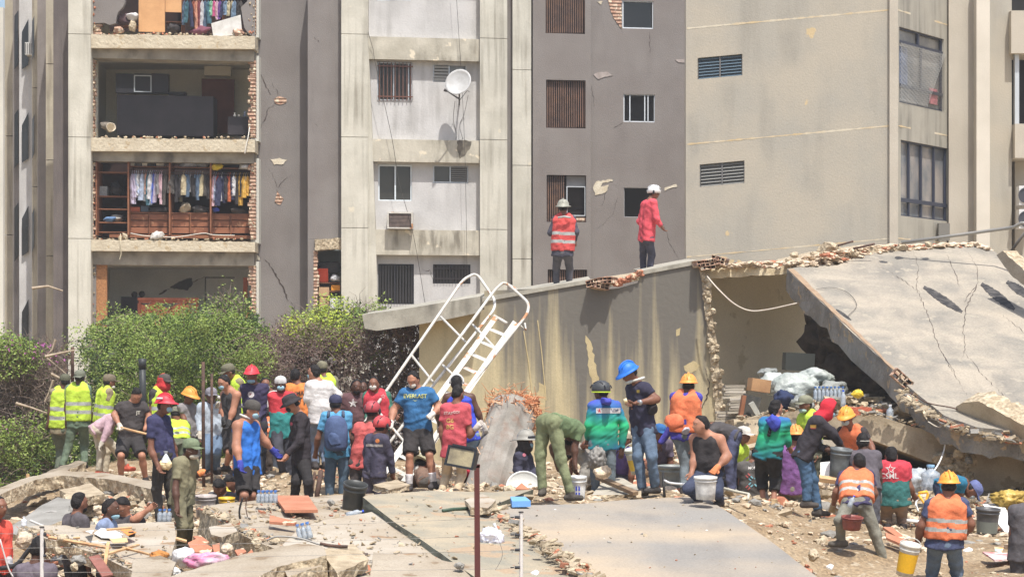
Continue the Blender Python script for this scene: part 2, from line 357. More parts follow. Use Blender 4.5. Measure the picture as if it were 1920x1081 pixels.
for k, (pts, off, w_) in enumerate([([(480, 125), (490, 142), (498, 160), (508, 178)], -.89, 1.4), ([(514, 196), (502, 205), (498, 222), (484, 245)], -.89, 1.2), ([(511, 155), (521, 176), (523, 183)], -.89, .8),
        ([(524, 384), (520, 355)], -.89, .8), ([(522, 352), (532, 338), (548, 328)], -.89, .9), ([(520, 352), (512, 332), (505, 315)], -.89, .8), ([(484, 478), (500, 490), (512, 505), (520, 520), (532, 540), (538, 560), (553, 573)], -.89, 3.2), ([(553, 573), (545, 588), (530, 600)], -.89, 1.5),
        ([(1108, 160), (1112, 180), (1114, 200)], .026, .9), ([(1150, 240), (1160, 235), (1168, 230)], .026, 1), ([(1218, 60), (1219, 100)], .026, .9), ([(1158, 370), (1150, 400), (1120, 430)], .026, .6), ([(1244, 420), (1254, 452), (1262, 466), (1273, 488)], .026, 1.0), ([(1148, 345), (1160, 350), (1171, 352)], .026, 1.2),
        ([(1137, 350), (1134, 372), (1128, 385)], .026, .8), ([(590, 70), (598, 80)], .006, 1.5), ([(590, 230), (595, 237)], .006, 1), ([(790, 503), (798, 508), (806, 506)], .006, 1.6), ([(806, 506), (812, 528)], .006, 1)]):
    fcrack(pts, off, w_, k)
# dark ragged blotch on the beam below the dish
BLOTCH = mat('dark_blotch', (92, 86, 76), (120, 112, 98), scale=9, bump=0)
patch([(857, 264), (872, 262), (884, 265), (882, 276), (873, 290), (862, 298), (858, 284)], BLOTCH, .245, 14, 1.6, 'dark_blotch')
# ---------------------------------------------------------------- the rooms of the open bay
FLOORS = [(-10, 64), (112, 258), (304, 449), (497, 640)]
WALLIN = mat('room_wall', (232, 226, 206), (222, 215, 194), scale=1, bump=.1); WALLW = mat('room_wall_white', (206, 204, 192), bump=.1)
zt = lambda y: CZ+(HY-y)/F*66
def wb(mb, x0, x1, y0, y1, z0, z1): mb.box(((x0+x1)/2, (y0+y1)/2, (z0+z1)/2), (x1-x0, y1-y0, z1-z0))
X0 = (171-960)/F*66; X1 = (472-960)/F*66; Y0 = 65.9; 
for i, (yt, yb) in enumerate(FLOORS):
    dep = (1.3, 2.4, 1.1, 3.0)[i]; z1, z0 = zt(yt), zt(yb)
    mb = MB(); wb(mb, X0-.1, X1+.1, Y0+dep, Y0+dep+.15, z0-.1, z1+.1); mb.build('room_wall', (WALLIN, WALLIN, WALLIN, mat('room_wall_grey', (222, 224, 222), (206, 208, 206), scale=1))[i], BL)
    mb = MB(); wb(mb, X0-.15, X0+.02, Y0, Y0+dep-.01, z0-.1, z1+.1); mb.build('room_wall', WALLW, BL)
    mb = MB(); wb(mb, X1-.02, X1+.2, Y0+.05, Y0+dep-.01, z0-.1, z1+.1); mb.build('room_wall', WALLW, BL)
    mb = MB(); wb(mb, X0+.03, X1-.03, Y0+.3, Y0+dep-.01, z0-.2, z0-.01); mb.build('room_floor', mat('room_floor', (176, 160, 136), (150, 136, 116), scale=3), BL)
    mb = MB(); wb(mb, X0+.03, X1-.03, Y0+.3, Y0+dep-.01, z1+.005, z1+.2); mb.build('ceiling', mat('room_ceiling', (206, 202, 192)), BL)
    # ragged brick jambs: courses of hollow bricks of uneven length
    rnd = random.Random(i); mb = MB(); y = yt
    while y < yb-1:
        h = 7.5; fbox(mb, 467+rnd.uniform(-3, 4), y+.5, 479, min(y+h, yb)-.5, .0, .25); fbox(mb, 170, y+.5, 177+rnd.uniform(-2, 2.5), min(y+h, yb)-.5, -.02, .25); y += h
    mb.build('brick_jamb', BRICK, BL)
    mb = MB(); 
    for k in range(60):
        xx = rnd.uniform(180, 466)+rnd.gauss(0, 3); q = fp(xx, yb-rnd.uniform(-.5, 1.5), .1); s = rnd.uniform(.01, .042); mb.m = rnd.random() < .25; mb.rock(q+Vector((0, rnd.uniform(0, .3), s*.4)), (s*1.6, s, s), k+i*50, 1)
    for k in range(26):
        xx = rnd.choice((rnd.uniform(466, 476), rnd.uniform(172, 178))); yy = rnd.uniform(yt, yb); s = rnd.uniform(.02, .045); mb.m = rnd.random() < .3; mb.rock(fp(xx, yy, .02), s, k+900, 1)
    mb.build('debris', [BROKEN, TERRA], BL)['kind'] = 'stuff'
# top floor: remaining mauve wall with a broken edge
mb = MB(); fpoly(mb, [(168, -60), (238, -60), (234, 6), (230, 14), (222, 22), (219, 30), (217, 44), (205, 47), (196, 43), (170, 44)], .02, .22); mb.build('wall', MAUVE, BL)
mb = MB(); fpoly(mb, [(478, -60), (455, -60), (464, 2), (452, 14), (454, 30), (458, 52), (466, 64), (478, 70)], .02, .22); mb.build('wall', MAUVE, BL)
mb = MB(); [fbox(mb, 169, y, 191-(y % 3)*2, y+4.2, -.03, .18) for y in (45, 50, 55, 60)]; mb.build('exposed_brick', BRICK, BL)
mb = MB(); fbox(mb, 161, 470, 180, 640, .0, .3); mb.build('wall', MAUVE, BL)
# low debris-filled niche between the walls
mb = MB(); fpoly(mb, jagpoly([(590, 449), (640, 446), (640, 466), (590, 469)], 1, 6, 3), .1, .7); mb.build('slab_edge', BROKEN, BL)
mb = MB(); fbox(mb, 590, 469, 640, 592, -1.0, .1); mb.build('room_wall', mat('niche_wall', (120, 124, 120)), BL)
mb = MB(); rnd = random.Random(4); y = 470
while y < 588: fbox(mb, 588, y, 596+rnd.uniform(-2, 3), y+6.5, .02, .2); y += 7.5
mb.build('brick_jamb', BRICK, BL)
# ---------------------------------------------------------------- oblique left flank of the building: piers stepping back
mb = MB(); Z0, Z1 = 0, 20
def fin(x0, x1, d0, d1, m, name='pier', joints=(), y0=YT, y1=940, skew=0):
    mb = MB(); ys = [y0]+list(joints)+[y1]
    for a, b in zip(ys, ys[1:]):
        q = [P(x0+skew, b-.7, d0), P(x1+skew, b-.7, d0), P(x1, a+.7, d0), P(x0, a+.7, d0)]
        r_ = [p+Vector((-.0, d1-d0, 0)) for p in q]; mb.hexa(q+r_)
    return mb.build(name, m, BL)
FD = mat('flank_cream', (176, 166, 145), (156, 146, 128), scale=1.2, streak=(110, 100, 86), sk_amt=.8, sscale=(7, 7, .4), bump=.3)
FD2 = mat('flank_grey', (140, 132, 126), (122, 114, 108), scale=1.2, streak=(96, 90, 84), sk_amt=.7, sscale=(7, 7, .4), bump=.3)
fin(86, 101, 67.6, 70, FD, joints=(120, 300, 480)); fin(70, 89, 69.2, 72, FD2); fin(60, 72, 70.2, 73, FD, joints=(165, 350, 540))
fin(36, 61, 71.4, 72, GREYP, 'wall'); fin(24, 38, 72.6, 76, FD2); fin(9, 26, 74, 78, FD, joints=(255, 440, 620))
for y in (60, 235, 410, 585):
    mb = MB(); q = [P(41, y+70, 71.3), P(53, y+62, 71.3), P(53, y-24, 71.3), P(41, y, 71.3)]; mb.hexa(q+[p+Vector((0, .04, 0)) for p in q]); mb.build('window', glassm((44, 44, 48)), BL)
for y in (40, 225, 400):
    mb = MB(); q = [P(60, y+72, 70.1), P(64, y+62, 70.1), P(64, y-10, 70.1), P(60, y, 70.1)]; mb.hexa(q+[p+Vector((0, .04, 0)) for p in q]); mb.build('window', glassm((90, 90, 90)), BL)
    mb = MB(); q = [P(27, y+90, 72.5), P(34, y+80, 72.5), P(34, y-20, 72.5), P(27, y-10, 72.5)]; mb.hexa(q+[p+Vector((0, .04, 0)) for p in q]); mb.build('window', glassm((50, 46, 46)), BL)
mb = MB(); q0 = P(60, 93, 71); mb.box(q0, (.32, .5, .36)); o = mb.build('air_conditioner', plain((196, 194, 188), .5), None); tag(o, 'small pale air conditioner jutting from the oblique left flank of the block', 'air conditioner', 'air conditioners')
mb = MB(); [mb.box(q0+Vector((-.14+i*.055, -.256, 0)), (.02, .01, .3)) for i in range(6)]; mb.build('grille', plain((90, 88, 88), .6), o)
# pale neighbour seen at the very edge
mb = MB(); q = [P(-60, 900, 95), P(6, 900, 95), P(6, 14, 95), P(-60, 14, 95)]; mb.hexa(q+[p+Vector((0, 5, 0)) for p in q]); NB = mb.build('far_building', mat('far_render', (206, 200, 186), (188, 182, 170), scale=.3)); tag(NB, 'pale far building in the sliver at the left edge', 'building')
# ---------------------------------------------------------------- right building (leaning: its bands rise towards the corner)
BR = thing('tilted_building', 'beige rendered apartment block on the right with pale cracked bands', 'building', P(1680, 900, 58)); 
def rd(x): return 58*(1+(1680-x)*4.8e-5) if x <= 1680 else 58+(x-1680)*.028
def rp(x, v, off=0):
    """left face for x<=1680 (v = row at the corner); right face beyond"""
    if x <= 1680:
        d = rd(x); return P(x, v+.091*(1680-x), d)+Vector((-.15, -1, 0)).normalized()*off
    d = rd(x); return P(x, HY-(HY-v)*58/d, d)+Vector((.9, -.43, 0)).normalized()*off
def rquad(mb, x0, y0, x1, y1, off, th):
    T = Vector((-.05, 1, 0))*th if x0 < 1680 else Vector((-.9, .43, 0))*th
    q = [rp(x0, y1, off), rp(x1, y1, off), rp(x1, y0, off), rp(x0, y0, off)]; mb.hexa(q+[p+T for p in q])
def rwall(mb, x0, y0, x1, y1, holes, th=.25):
    xs = sorted({x0, x1}|{h[0] for h in holes}|{h[2] for h in holes}); ys = sorted({y0, y1}|{h[1] for h in holes}|{h[3] for h in holes})
    for a, b in zip(xs, xs[1:]):
        for c, d in zip(ys, ys[1:]):
            if not any(h[0] <= (a+b)/2 <= h[2] and h[1] <= (c+d)/2 <= h[3] for h in holes): rquad(mb, a, c, b, d, 0, th)
LH = [(1308, 75, 1392, 115), (1312, 275, 1396, 317)]
mb = MB(); rwall(mb, 1286, -90, 1680, 960, LH); mb.build('wall', BEIGE, BR)
RH = [(1686, 48, 1770, 190), (1689, 260, 1778, 403)]
mb = MB(); rwall(mb, 1680, -90, 1781, 1000, RH, .2); mb.build('wall', mat('beige_face_right', (166, 160, 146), (156, 151, 138), scale=.8, streak=(100, 96, 88), sk_amt=.9, sscale=(4, 4, .4), bump=.25), BR)
for k, v in enumerate((18, 235, 446)):
    mb = MB(); n = 70; rnd = random.Random(k); top = []; bot = []
    for i in range(n+1):
        x = 1288+(1680-1288)*i/n; h = rnd.uniform(.6, 2.6)*(1 if v < 440 else .7); top.append(rp(x, v-h, .004)); bot.append(rp(x, v+h*.8, .004))
    mb.add(top+bot, [(i, i+1, n+i+2, n+i+1) for i in range(n)])
    mb.build('band', mat('band_plaster', (206, 196, 174), (198, 176, 138), scale=1.6, bump=.4), BR)
    mb = MB(); n = 30; top = []; bot = []
    for i in range(n+1):
        x = 1680.5+(1781-1680)*i/n; h = rnd.uniform(.5, 2.4); top.append(rp(x, v-h, .006)); bot.append(rp(x, v+h*.7, .006))
    mb.add(top+bot, [(i, i+1, n+i+2, n+i+1) for i in range(n)]); mb.build('band', MC['band_plaster'], BR)
for (x0, y0, x1, y1), cc in zip(LH, ((96, 112, 122), (132, 130, 124))):
    mb = MB(); rquad(mb, x0, y0, x0+1.5, y1, -.04, .06); rquad(mb, x1-1.5, y0, x1, y1, -.04, .06); rquad(mb, (x0+x1)/2-1.3, y0, (x0+x1)/2+1.3, y1, -.03, .06); o = mb.build('window', plain((110, 108, 106), .5), BR)
    mb = MB(); n = 7
    for i in range(n):
        a = y0+(y1-y0)*i/n; 
        for q0, q1 in ((x0+2, (x0+x1)/2-1.5), ((x0+x1)/2+1.5, x1-2)):
            q = [rp(q0, a+(y1-y0)/n-.6, -.03), rp(q1, a+(y1-y0)/n-.6, -.03), rp(q1, a, -.1), rp(q0, a, -.1)]; mb.hexa(q+[p+Vector((0, .012, 0)) for p in q])
    mb.build('louvre', plain(cc, .25), o)
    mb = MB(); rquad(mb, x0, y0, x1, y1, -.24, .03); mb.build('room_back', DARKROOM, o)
for k, (x0, y0, x1, y1) in enumerate(RH):
    mb = MB(); fr = .006
    for a, b, c, d in ((x0, y0, x0+2, y1), (x1-2, y0, x1, y1), (x0, y0, x1, y0+3), (x0, y1-2.5, x1, y1)): rquad(mb, a, b, c, d, -.05, .05)
    if k: 
        for q in (1708, 1731, 1755): rquad(mb, q-1, y0, q+1, y1, -.04, .05)
        rquad(mb, x0, y0+(y1-y0)*.76, x1, y0+(y1-y0)*.81, -.03, .05)
    else:
        rquad(mb, 1724, y0, 1727, y0+24, -.04, .05); rquad(mb, x0, y0+24, x1, y0+29, -.03, .05); rquad(mb, 1730, y0+28, 1732, y1-30, -.04, .05); rquad(mb, x0, y1-36, x1, y1-30, -.03, .05)
    o = mb.build('window', plain((52, 56, 70), .4), BR)
    mb = MB(); rquad(mb, x0+1, y0+1, x1-1, y1-1, -.12, .02); mb.build('pane', mat('curtained_glass%d' % k, ((150, 146, 138), (158, 150, 142))[k], (104, 108, 112), scale=1.2, rough=.2, spec=.6, bump=0), o)
    if not k:
        mb = MB()
        for i in range(36):
            t = i/35; xa = x0+(x1-x0)*t
            for sgn in (1, -1):
                xb = min(max(xa+sgn*34, x0), x1); yy = y0+30+abs(xb-xa)*3.2
                mb.tube([rp(xa, y0+30, .03), rp(xb, min(yy, y1), .03)], .005, 4)
        mb.build('mesh_guard', plain((150, 148, 142), .5), o)
        mb = MB(); rquad(mb, 1748, 148, 1762, 178, -.06, .02); mb.build('pink_sheet', cloth((222, 130, 140)), o)
        mb = MB(); rquad(mb, 1687, 82, 1709, 154, -.1, .01); mb.build('blue_curtain', cloth((96, 112, 146)), o)
def rbox(x0, x1, y0, y1, d, th, m, name='pilaster'):
    mb = MB(); q = [P(x0, y1, d), P(x1, y1, d), P(x1, y0, d), P(x0, y0, d)]; mb.hexa(q+[p+Vector((0, th, 0)) for p in q]); return mb.build(name, m, BR)
rbox(1668, 1684, -60, 900, 57.93, .12, BEIGE2); rbox(1779, 1832, -60, 900, 60.6, 3, BEIGE2); rbox(1831, 1856, -60, 900, 60.2, 3, mat('beige_bright', (212, 203, 187), (202, 193, 177), scale=1)); 
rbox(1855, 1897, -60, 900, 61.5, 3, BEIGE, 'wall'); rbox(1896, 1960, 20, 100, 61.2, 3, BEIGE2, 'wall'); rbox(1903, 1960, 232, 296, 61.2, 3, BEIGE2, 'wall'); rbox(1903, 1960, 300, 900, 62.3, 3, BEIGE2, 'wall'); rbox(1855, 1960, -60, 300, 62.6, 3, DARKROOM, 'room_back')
rbox(1903, 1911, 100, 232, 61.4, .2, ALU, 'window_frame'); rbox(1760, 1781, 418, 450, 59.9, .2, plain((120, 116, 108), .6), 'vent_grille')
for y in (348, 392):
    mb = MB(); q = [P(1911, y+36, 61), P(1960, y+36, 61), P(1960, y, 61), P(1911, y, 61)]; mb.hexa(q+[p+Vector((0, .4, 0)) for p in q]); o = mb.build('air_conditioner', plain((214, 212, 208), .5)); tag(o, 'white outdoor unit cut off by the right edge, %s of two' % ('upper' if y < 360 else 'lower'), 'air conditioner', 'air conditioners')
    mb = MB(); c = P(1924, y+18, 60.99); mb.lathe([(.0, 0), (.2, 0), (.2, .02), (.17, .02)], 20, Matrix.Rotation(R(90), 3, 'X'), c); mb.build('fan_grille', plain((70, 70, 76), .5), o)
# ---------------------------------------------------------------- air conditioner and dish on the bay
AC = thing('air_conditioner', 'white window air conditioner with rusty edges under the middle window of the grey bay', 'air conditioner', fp(749, 428, .3), 'air conditioners')
mb = MB(); fbox(mb, 726, 397, 774, 400, .5, .5); fbox(mb, 726, 426, 774, 428.5, .5, .5); fbox(mb, 726, 400, 729, 426, .5, .5); fbox(mb, 771, 400, 774, 426, .5, .5); fbox(mb, 729, 400, 771, 426, .2, .2); mb.build('casing', WHITEP, AC)
mb = MB(); [fbox(mb, 730, 401+i*2.5, 770, 402.4+i*2.5, .47, .03) for i in range(10)]; fbox(mb, 729, 400, 771, 426, .42, .02); mb.build('grille', mat('ac_grille', (132, 116, 108), (110, 98, 92), scale=8), AC)
DS = thing('satellite_dish', 'round white satellite dish bolted on the grey wall', 'dish', fp(862, 195, .3))
nrm = Vector((-.35, -.88, .32)).normalized(); M = nrm.to_track_quat('Z', 'Y').to_matrix()
c = fp(861, 156, .75); rr = .38
mb = MB(); mb.lathe([(.0, 0), (rr*.3, .006), (rr*.6, .03), (rr*.85, .062), (rr, .09), (rr, .075), (rr*.6, .01), (0, -.015)], 32, M, c); mb.build('reflector', mat('dish_grey', (186, 185, 182), (172, 170, 166), scale=5, rough=.5), DS, True)
tip = c+M @ Vector((0, .1, .42)); tip = fp(838, 171, 1.1)
mb = MB(); mb.tube([fp(860, 186, .75), tip], .012, 5); mb.tube([tip, tip+Vector((-.07, -.03, .03))], [.03, .045], 8); mb.tube([fp(862, 185, .75), tip+Vector((0, .02, 0))], .01, 5); mb.build('feed_arm', plain((64, 60, 58), .5), DS)
mb = MB(); mb.tube([c-nrm*.02, fp(861, 196, .45), fp(861, 196, .0)], .022, 6); mb.tube([fp(862, 188, .7), fp(876, 170, .6), fp(880, 172, .55)], .01, 5); mb.build('bracket', plain((70, 66, 64), .5), DS)
# loose cables down the facade
def cable(name, label, pts, r=.008, m=None, cat='cable', grp='cables hanging down the facade'):
    mb = MB(); mb.tube(curve(pts), r, 5); return tag(mb.build(name, m or plain((70, 66, 62), .7)), label, cat, grp)
cable('cable', 'long thin cable slanting down across the barred window', [fp(690, 60, .4), fp(700, 95, .3), fp(703, 115, .45), fp(735, 260, .45), fp(748, 340, .45), fp(775, 440, .5), fp(798, 575, .4)], .007)
cable('cable', 'thin cable hanging down past the satellite dish', [fp(852, -60, .4), fp(860, 60, .4), fp(866, 160, .4), fp(872, 300, .4), fp(876, 520, .4)], .006)
cable('cable', 'loose loop of wire dangling below the satellite dish', [fp(853, 190, .3), fp(850, 225, .05), fp(856, 250, .05), fp(855, 262, .3)], .007)
cable('cable', 'wire looping right of the satellite dish arm', [fp(878, 178, .3), fp(870, 215, .05), fp(862, 235, .05), fp(868, 262, .3)], .006)
# ---------------------------------------------------------------- things inside the open rooms
def solid(name, label, cat, m, x0, y0, x1, y1, off, th, group=None, parent=None):
    mb = MB(); fbox(mb, x0, y0, x1, y1, off, th); return tag(mb.build(name, m, parent), label, cat, group)
# living room
t = thing('wall_cabinet', 'dark wall cabinet with one framed glass door in the first open room', 'cabinet', fp(267, 175, -1.6))
mb = MB(); fbox(mb, 217, 138, 252, 174, -1.6, .35); fbox(mb, 284, 138, 315, 174, -1.6, .35); fbox(mb, 252, 138, 284, 174, -1.62, .33); mb.build('carcass', plain((52, 50, 54), .4), t)
mb = MB(); [fbox(mb, *q, -1.58, .03) for q in ((251, 141, 284, 143), (251, 171, 284, 173), (251, 143, 253, 171), (282, 143, 284, 171))]; mb.build('glass_door', ALU, t)
solid('headboard', 'tall dark headboard standing across the first open room', 'headboard', mat('dark_board', (54, 50, 54), (44, 42, 46), scale=2, rough=.5), 219, 179, 400, 254, -.9, .9)
solid('shelf', 'thin dark shelf on the wall behind the dark board', 'shelf', plain((46, 44, 46), .5), 316, 172, 348, 178, -1.7, .3)
t = solid('split_air_conditioner', 'beige wall air conditioner above the brown door', 'air conditioner', plain((186, 178, 158), .5), 383, 124, 433, 142, -2.0, .25)
t = solid('interior_door', 'brown interior door standing behind the dark board', 'door', mat('door_brown', (112, 70, 54), (96, 60, 48), scale=2), 378, 148, 439, 250, -2.2, .1)
t = solid('side_cabinet', 'low black cabinet with small items on top, right in the open room', 'cabinet', plain((48, 44, 48), .5), 427, 219, 467, 252, -.6, .5)
for x, h, cc in ((440, 7, (226, 222, 210)), (448, 3, (214, 206, 190)), (459, 10, (130, 140, 160))):
    mb = MB(); b = fp(x, 218.5, -.7); mb.lathe([(0, 0), (.035, 0), (.04, .03), (.02, .06), (.025, h*.0146)], 10, None, b, True); tag(mb.build('ornament', plain(cc, .4)), 'small %s ornament on the low black cabinet' % ('white' if x == 440 else 'flat beige' if x == 448 else 'bluish'), 'ornament')
t = thing('wall_picture', 'small blue picture on the right wall of the open room', 'picture', fp(460, 160, -1))
mb = MB(); q = [Vector((X1-.03, 67.0, zt(160))), Vector((X1-.03, 67.5, zt(160))), Vector((X1-.03, 67.5, zt(138))), Vector((X1-.03, 67.0, zt(138)))]; mb.hexa(q+[p-Vector((.02, 0, 0)) for p in q]); mb.build('frame', plain((190, 186, 176), .5), t)
mb = MB(); mb.add([p+Vector((-.024, (.04 if i in (0, 3) else -.04), (.03 if i < 2 else -.03))) for i, p in enumerate(q)], [(0, 1, 2, 3)]); mb.build('print', plain((96, 140, 168), .5), t)
mb = MB(); c = fp(207, 241, -.2); M = Matrix.Rotation(R(70), 3, 'X') @ Matrix.Rotation(R(20), 3, 'Y'); mb.lathe([(.07, -.1), (.12, .1), (.13, .1), (.12, .09), (.06, -.09), (0, -.09)], 18, M, c); t = mb.build('lamp_shade', plain((206, 192, 168), .6), None, True); tag(t, 'fallen round beige lamp shade at the left of the open room', 'lamp shade')
mb = MB(); mb.rock(fp(205, 236, -.6), (.16, .3, .14), 3); tag(mb.build('cushion', cloth((120, 112, 104))), 'grey cushion behind the fallen lamp shade', 'cushion')
# bottom room
t = thing('wooden_headboard', 'carved orange-brown wooden headboard above the hedge', 'headboard', fp(315, 600, -.6))
HBW = mat('red_wood', (168, 96, 66), (150, 82, 56), scale=4, streak=(120, 62, 44), sk_amt=.6, rough=.5)
mb = MB(); fbox(mb, 258, 558, 372, 563, -.5, .12); fbox(mb, 260, 563, 370, 568, -.54, .1); mb.build('top_rail', HBW, t)
mb = MB(); fpoly(mb, [(261, 568), (270, 572), (290, 567), (302, 572), (315, 578), (328, 572), (342, 567), (360, 572), (369, 568), (369, 640), (261, 640)], -.58, .06); mb.build('panel', mat('red_wood2', (190, 116, 82), (176, 104, 74), scale=4), t)
mb = MB(); fbox(mb, 258, 568, 264, 640, -.52, .1); fbox(mb, 366, 568, 372, 640, -.52, .1); mb.build('post', HBW, t)
mb = MB(); fbox(mb, 180, 495, 200, 620, -.05, .15); mb.build('chipboard', mat('chipboard', (178, 128, 84), (146, 100, 64), scale=26, bump=.4), BL)
t = solid('black_chest', 'low black chest of drawers at the back of the bottom room', 'chest', plain((44, 42, 46), .5), 227, 556, 262, 600, -2.2, .5)
mb = MB(); mb.ball(fp(252, 552, -2.3), .09); mb.ball(fp(266, 551, -2.3), .09); tag(mb.build('black_bag', cloth((40, 38, 40))), 'black bag lying on the black chest', 'bag')
mb = MB(); fpoly(mb, jagpoly([(318, 539), (335, 528), (345, 524), (360, 521), (361, 533), (352, 544), (335, 542)], 1.2, 4, 3), -2.97, .02); mb.build('spalled_patch', mat('dark_patch', (74, 72, 70), (60, 58, 56), scale=5), BL)
fcrack([(360, 530), (370, 524), (384, 518)], -2.97, 1.4, 5); fcrack([(318, 541), (306, 548), (298, 552)], -2.97, 4, 6)
mb = MB(); fbox(mb, 384, 519, 386, 600, -2.9, .04); fbox(mb, 386, 519, 440, 521, -2.9, .04); mb.build('door_outline', plain((60, 58, 56), .6), BL)
solid('white_cloth_box', 'small pale box on the ledge of the bottom room', 'box', plain((214, 210, 200), .6), 374, 590, 402, 596, -.2, .3)
t = solid('wooden_crate', 'orange wooden crate box at the right corner of the bottom room', 'crate', HBW, 439, 586, 472, 606, -.1, .4)
mb = MB(); fbox(mb, 456, 520, 464, 590, -1.2, .05); tag(mb.build('wooden_chair_back', HBW), 'dark red upright chair back at the right wall of the bottom room', 'chair')
# wardrobe of the middle floor
WD = thing('open_wardrobe', 'long built-in wooden wardrobe torn open on the middle floor', 'wardrobe', fp(325, 446, -.3))
mb = MB()
fbox(mb, 180, 304, 470, 446, -.98, .04)
mb.build('back_panel', mat('wardrobe_dark', (58, 38, 32), (42, 30, 28), scale=3), WD)
for x in (179, 239, 316.5, 393.5, 469):
    mb = MB(); fbox(mb, x, 303, x+2.6, 440, -.04, .9); mb.build('divider', WOOD, WD)
for x0, x1, ys in ((181.6, 239, (322, 367, 391, 416, 434)), (241.6, 316.5, (311.5, 397.5)), (319.1, 393.5, (313, 398.5)), (396.1, 469, (314.5, 400.5))):
    for y in ys: mb = MB(); fbox(mb, x0, y, x1, y+2, -.3, .6); mb.build('shelf', WOOD, WD)
DRW = mat('drawer_wood', (150, 98, 70), (128, 80, 56), scale=4, rough=.55, spots=(178, 132, 100), sp_th=.62, sp_scale=6)
for k, (x0, x1) in enumerate(((245, 278), (281, 314), (322, 355), (358, 391), (399, 431), (434, 467))):
    for r_ in range(3):
        y = 401+r_*12.5; mb = MB(); fbox(mb, x0, y, x1, y+11, -.34-.03*(r_ % 2), .4); mb.build('drawer', DRW, WD)
    mb = MB(); fbox(mb, x0-2.6, 400, x0-.4, 439, -.3, .4); fbox(mb, x1+.4, 400, x1+1.4, 439, -.3, .4); mb.build('divider', WOOD, WD)
mb = MB(); fbox(mb, 205, 440, 470, 446, -.25, .5); mb.build('plinth', WOOD, WD)
for x0, x1, y in ((242, 316, 321), (319, 393, 323), (396, 469, 325)):
    mb = MB(); mb.tube([fp(x0, y, -.16), fp((x0+x1)/2, y+1.5, -.16), fp(x1, y, -.16)], .012, 5); mb.build('rail', plain((90, 84, 80), .4, .5), WD)
CN = {'lilac': (196, 186, 214), 'pale blue': (176, 194, 222), 'white': (226, 226, 230), 'grey': (138, 140, 146), 'peach': (226, 158, 130), 'bright blue': (70, 98, 206), 'pink': (232, 190, 204), 'black': (44, 44, 50), 'charcoal': (76, 74, 74),
      'denim blue': (110, 140, 172), 'steel blue': (80, 106, 138), 'beige': (202, 186, 150), 'olive': (90, 88, 70), 'mustard': (226, 172, 66), 'red': (190, 60, 62), 'navy': (42, 48, 84), 'teal': (60, 110, 130), 'orange': (224, 110, 66), 'purple': (110, 66, 150), 'magenta': (216, 92, 150), 'rust': (160, 84, 62), 'mint': (128, 196, 160), 'cream': (214, 200, 160), 'maroon': (110, 44, 56)}
GC = {}
def garment(x, y, L_, w_, cn, off, label, seed, grp):
    rnd = random.Random(seed); mb = MB(); n = 9; cols = []
    lean = rnd.gauss(0, 2.4)
    for i in range(n):
        t = i/(n-1); yy = y+L_*t; hw = w_*(.28+.72*min(1, t*5)**.6)*(1-.22*t*rnd.uniform(.3, 1)); xx = x+lean*t+rnd.uniform(-.5, .5)
        cols.append([fp(xx-hw/2, yy, off+.03), fp(xx-hw*.15, yy, off+.1+rnd.uniform(-.02, .02)), fp(xx+hw*.2, yy, off+.05), fp(xx+hw/2, yy, off+.02), fp(xx, yy, off-.12)])
    vs = [p for c_ in cols for p in c_]; k = 5
    mb.add(vs, [(i*k+j, i*k+(j+1) % k, (i+1)*k+(j+1) % k, (i+1)*k+j) for i in range(n-1) for j in range(k)]+[(4, 3, 2, 1, 0), tuple(range((n-1)*k, n*k))])
    mb.tube([fp(x, y, off), fp(x+.3, y-4, off), fp(x+1.2, y-5, off), fp(x+1, y-7, off-.02)], .006, 4)
    c_ = CN[cn]; o = mb.build('hanging_shirt', cloth(c_)); tag(o, label, 'garment', grp)
bays = [('left', 246, 312, 326, ['lilac', 'lilac', 'pale blue', 'white', 'grey', 'pale blue', 'grey', 'peach', 'teal', 'white', 'pale blue', 'bright blue', 'lilac', 'grey', 'pink', 'pink', 'black', 'charcoal'], 46),
        ('middle', 320, 390, 327, ['charcoal', 'charcoal', 'black', 'olive', 'black', 'beige', 'denim blue', 'steel blue', 'grey', 'black', 'denim blue', 'steel blue', 'denim blue', 'cream', 'charcoal', 'black'], 40),
        ('right', 399, 466, 330, ['pink', 'pale blue', 'red', 'navy', 'white', 'navy', 'black', 'red', 'orange', 'navy', 'white', 'mustard', 'black', 'mustard', 'black', 'mustard', 'cream', 'mustard'], 44)]
for bi, (bn, x0, x1, y, cs, Lb) in enumerate(bays):
    n = len(cs)
    for i, cn in enumerate(cs):
        x = x0+(x1-x0)*(i+.5)/n; a = 'first' if i == 0 else 'after the %s one' % cs[i-1]
        lab = '%s shirt in the %s wardrobe bay, %s' % (cn, bn, ('leftmost' if i == 0 else 'rightmost' if i == n-1 else 'between %s and %s shirts' % (cs[i-1], cs[i+1])))
        rr = random.Random(i*7+bi); garment(x, y, Lb*rr.uniform(.8, 1.3), rr.uniform(7.5, 13), cn, -.15+rr.uniform(-.05, .06), lab, i+bi*40, 'clothes hanging in the middle wardrobe')
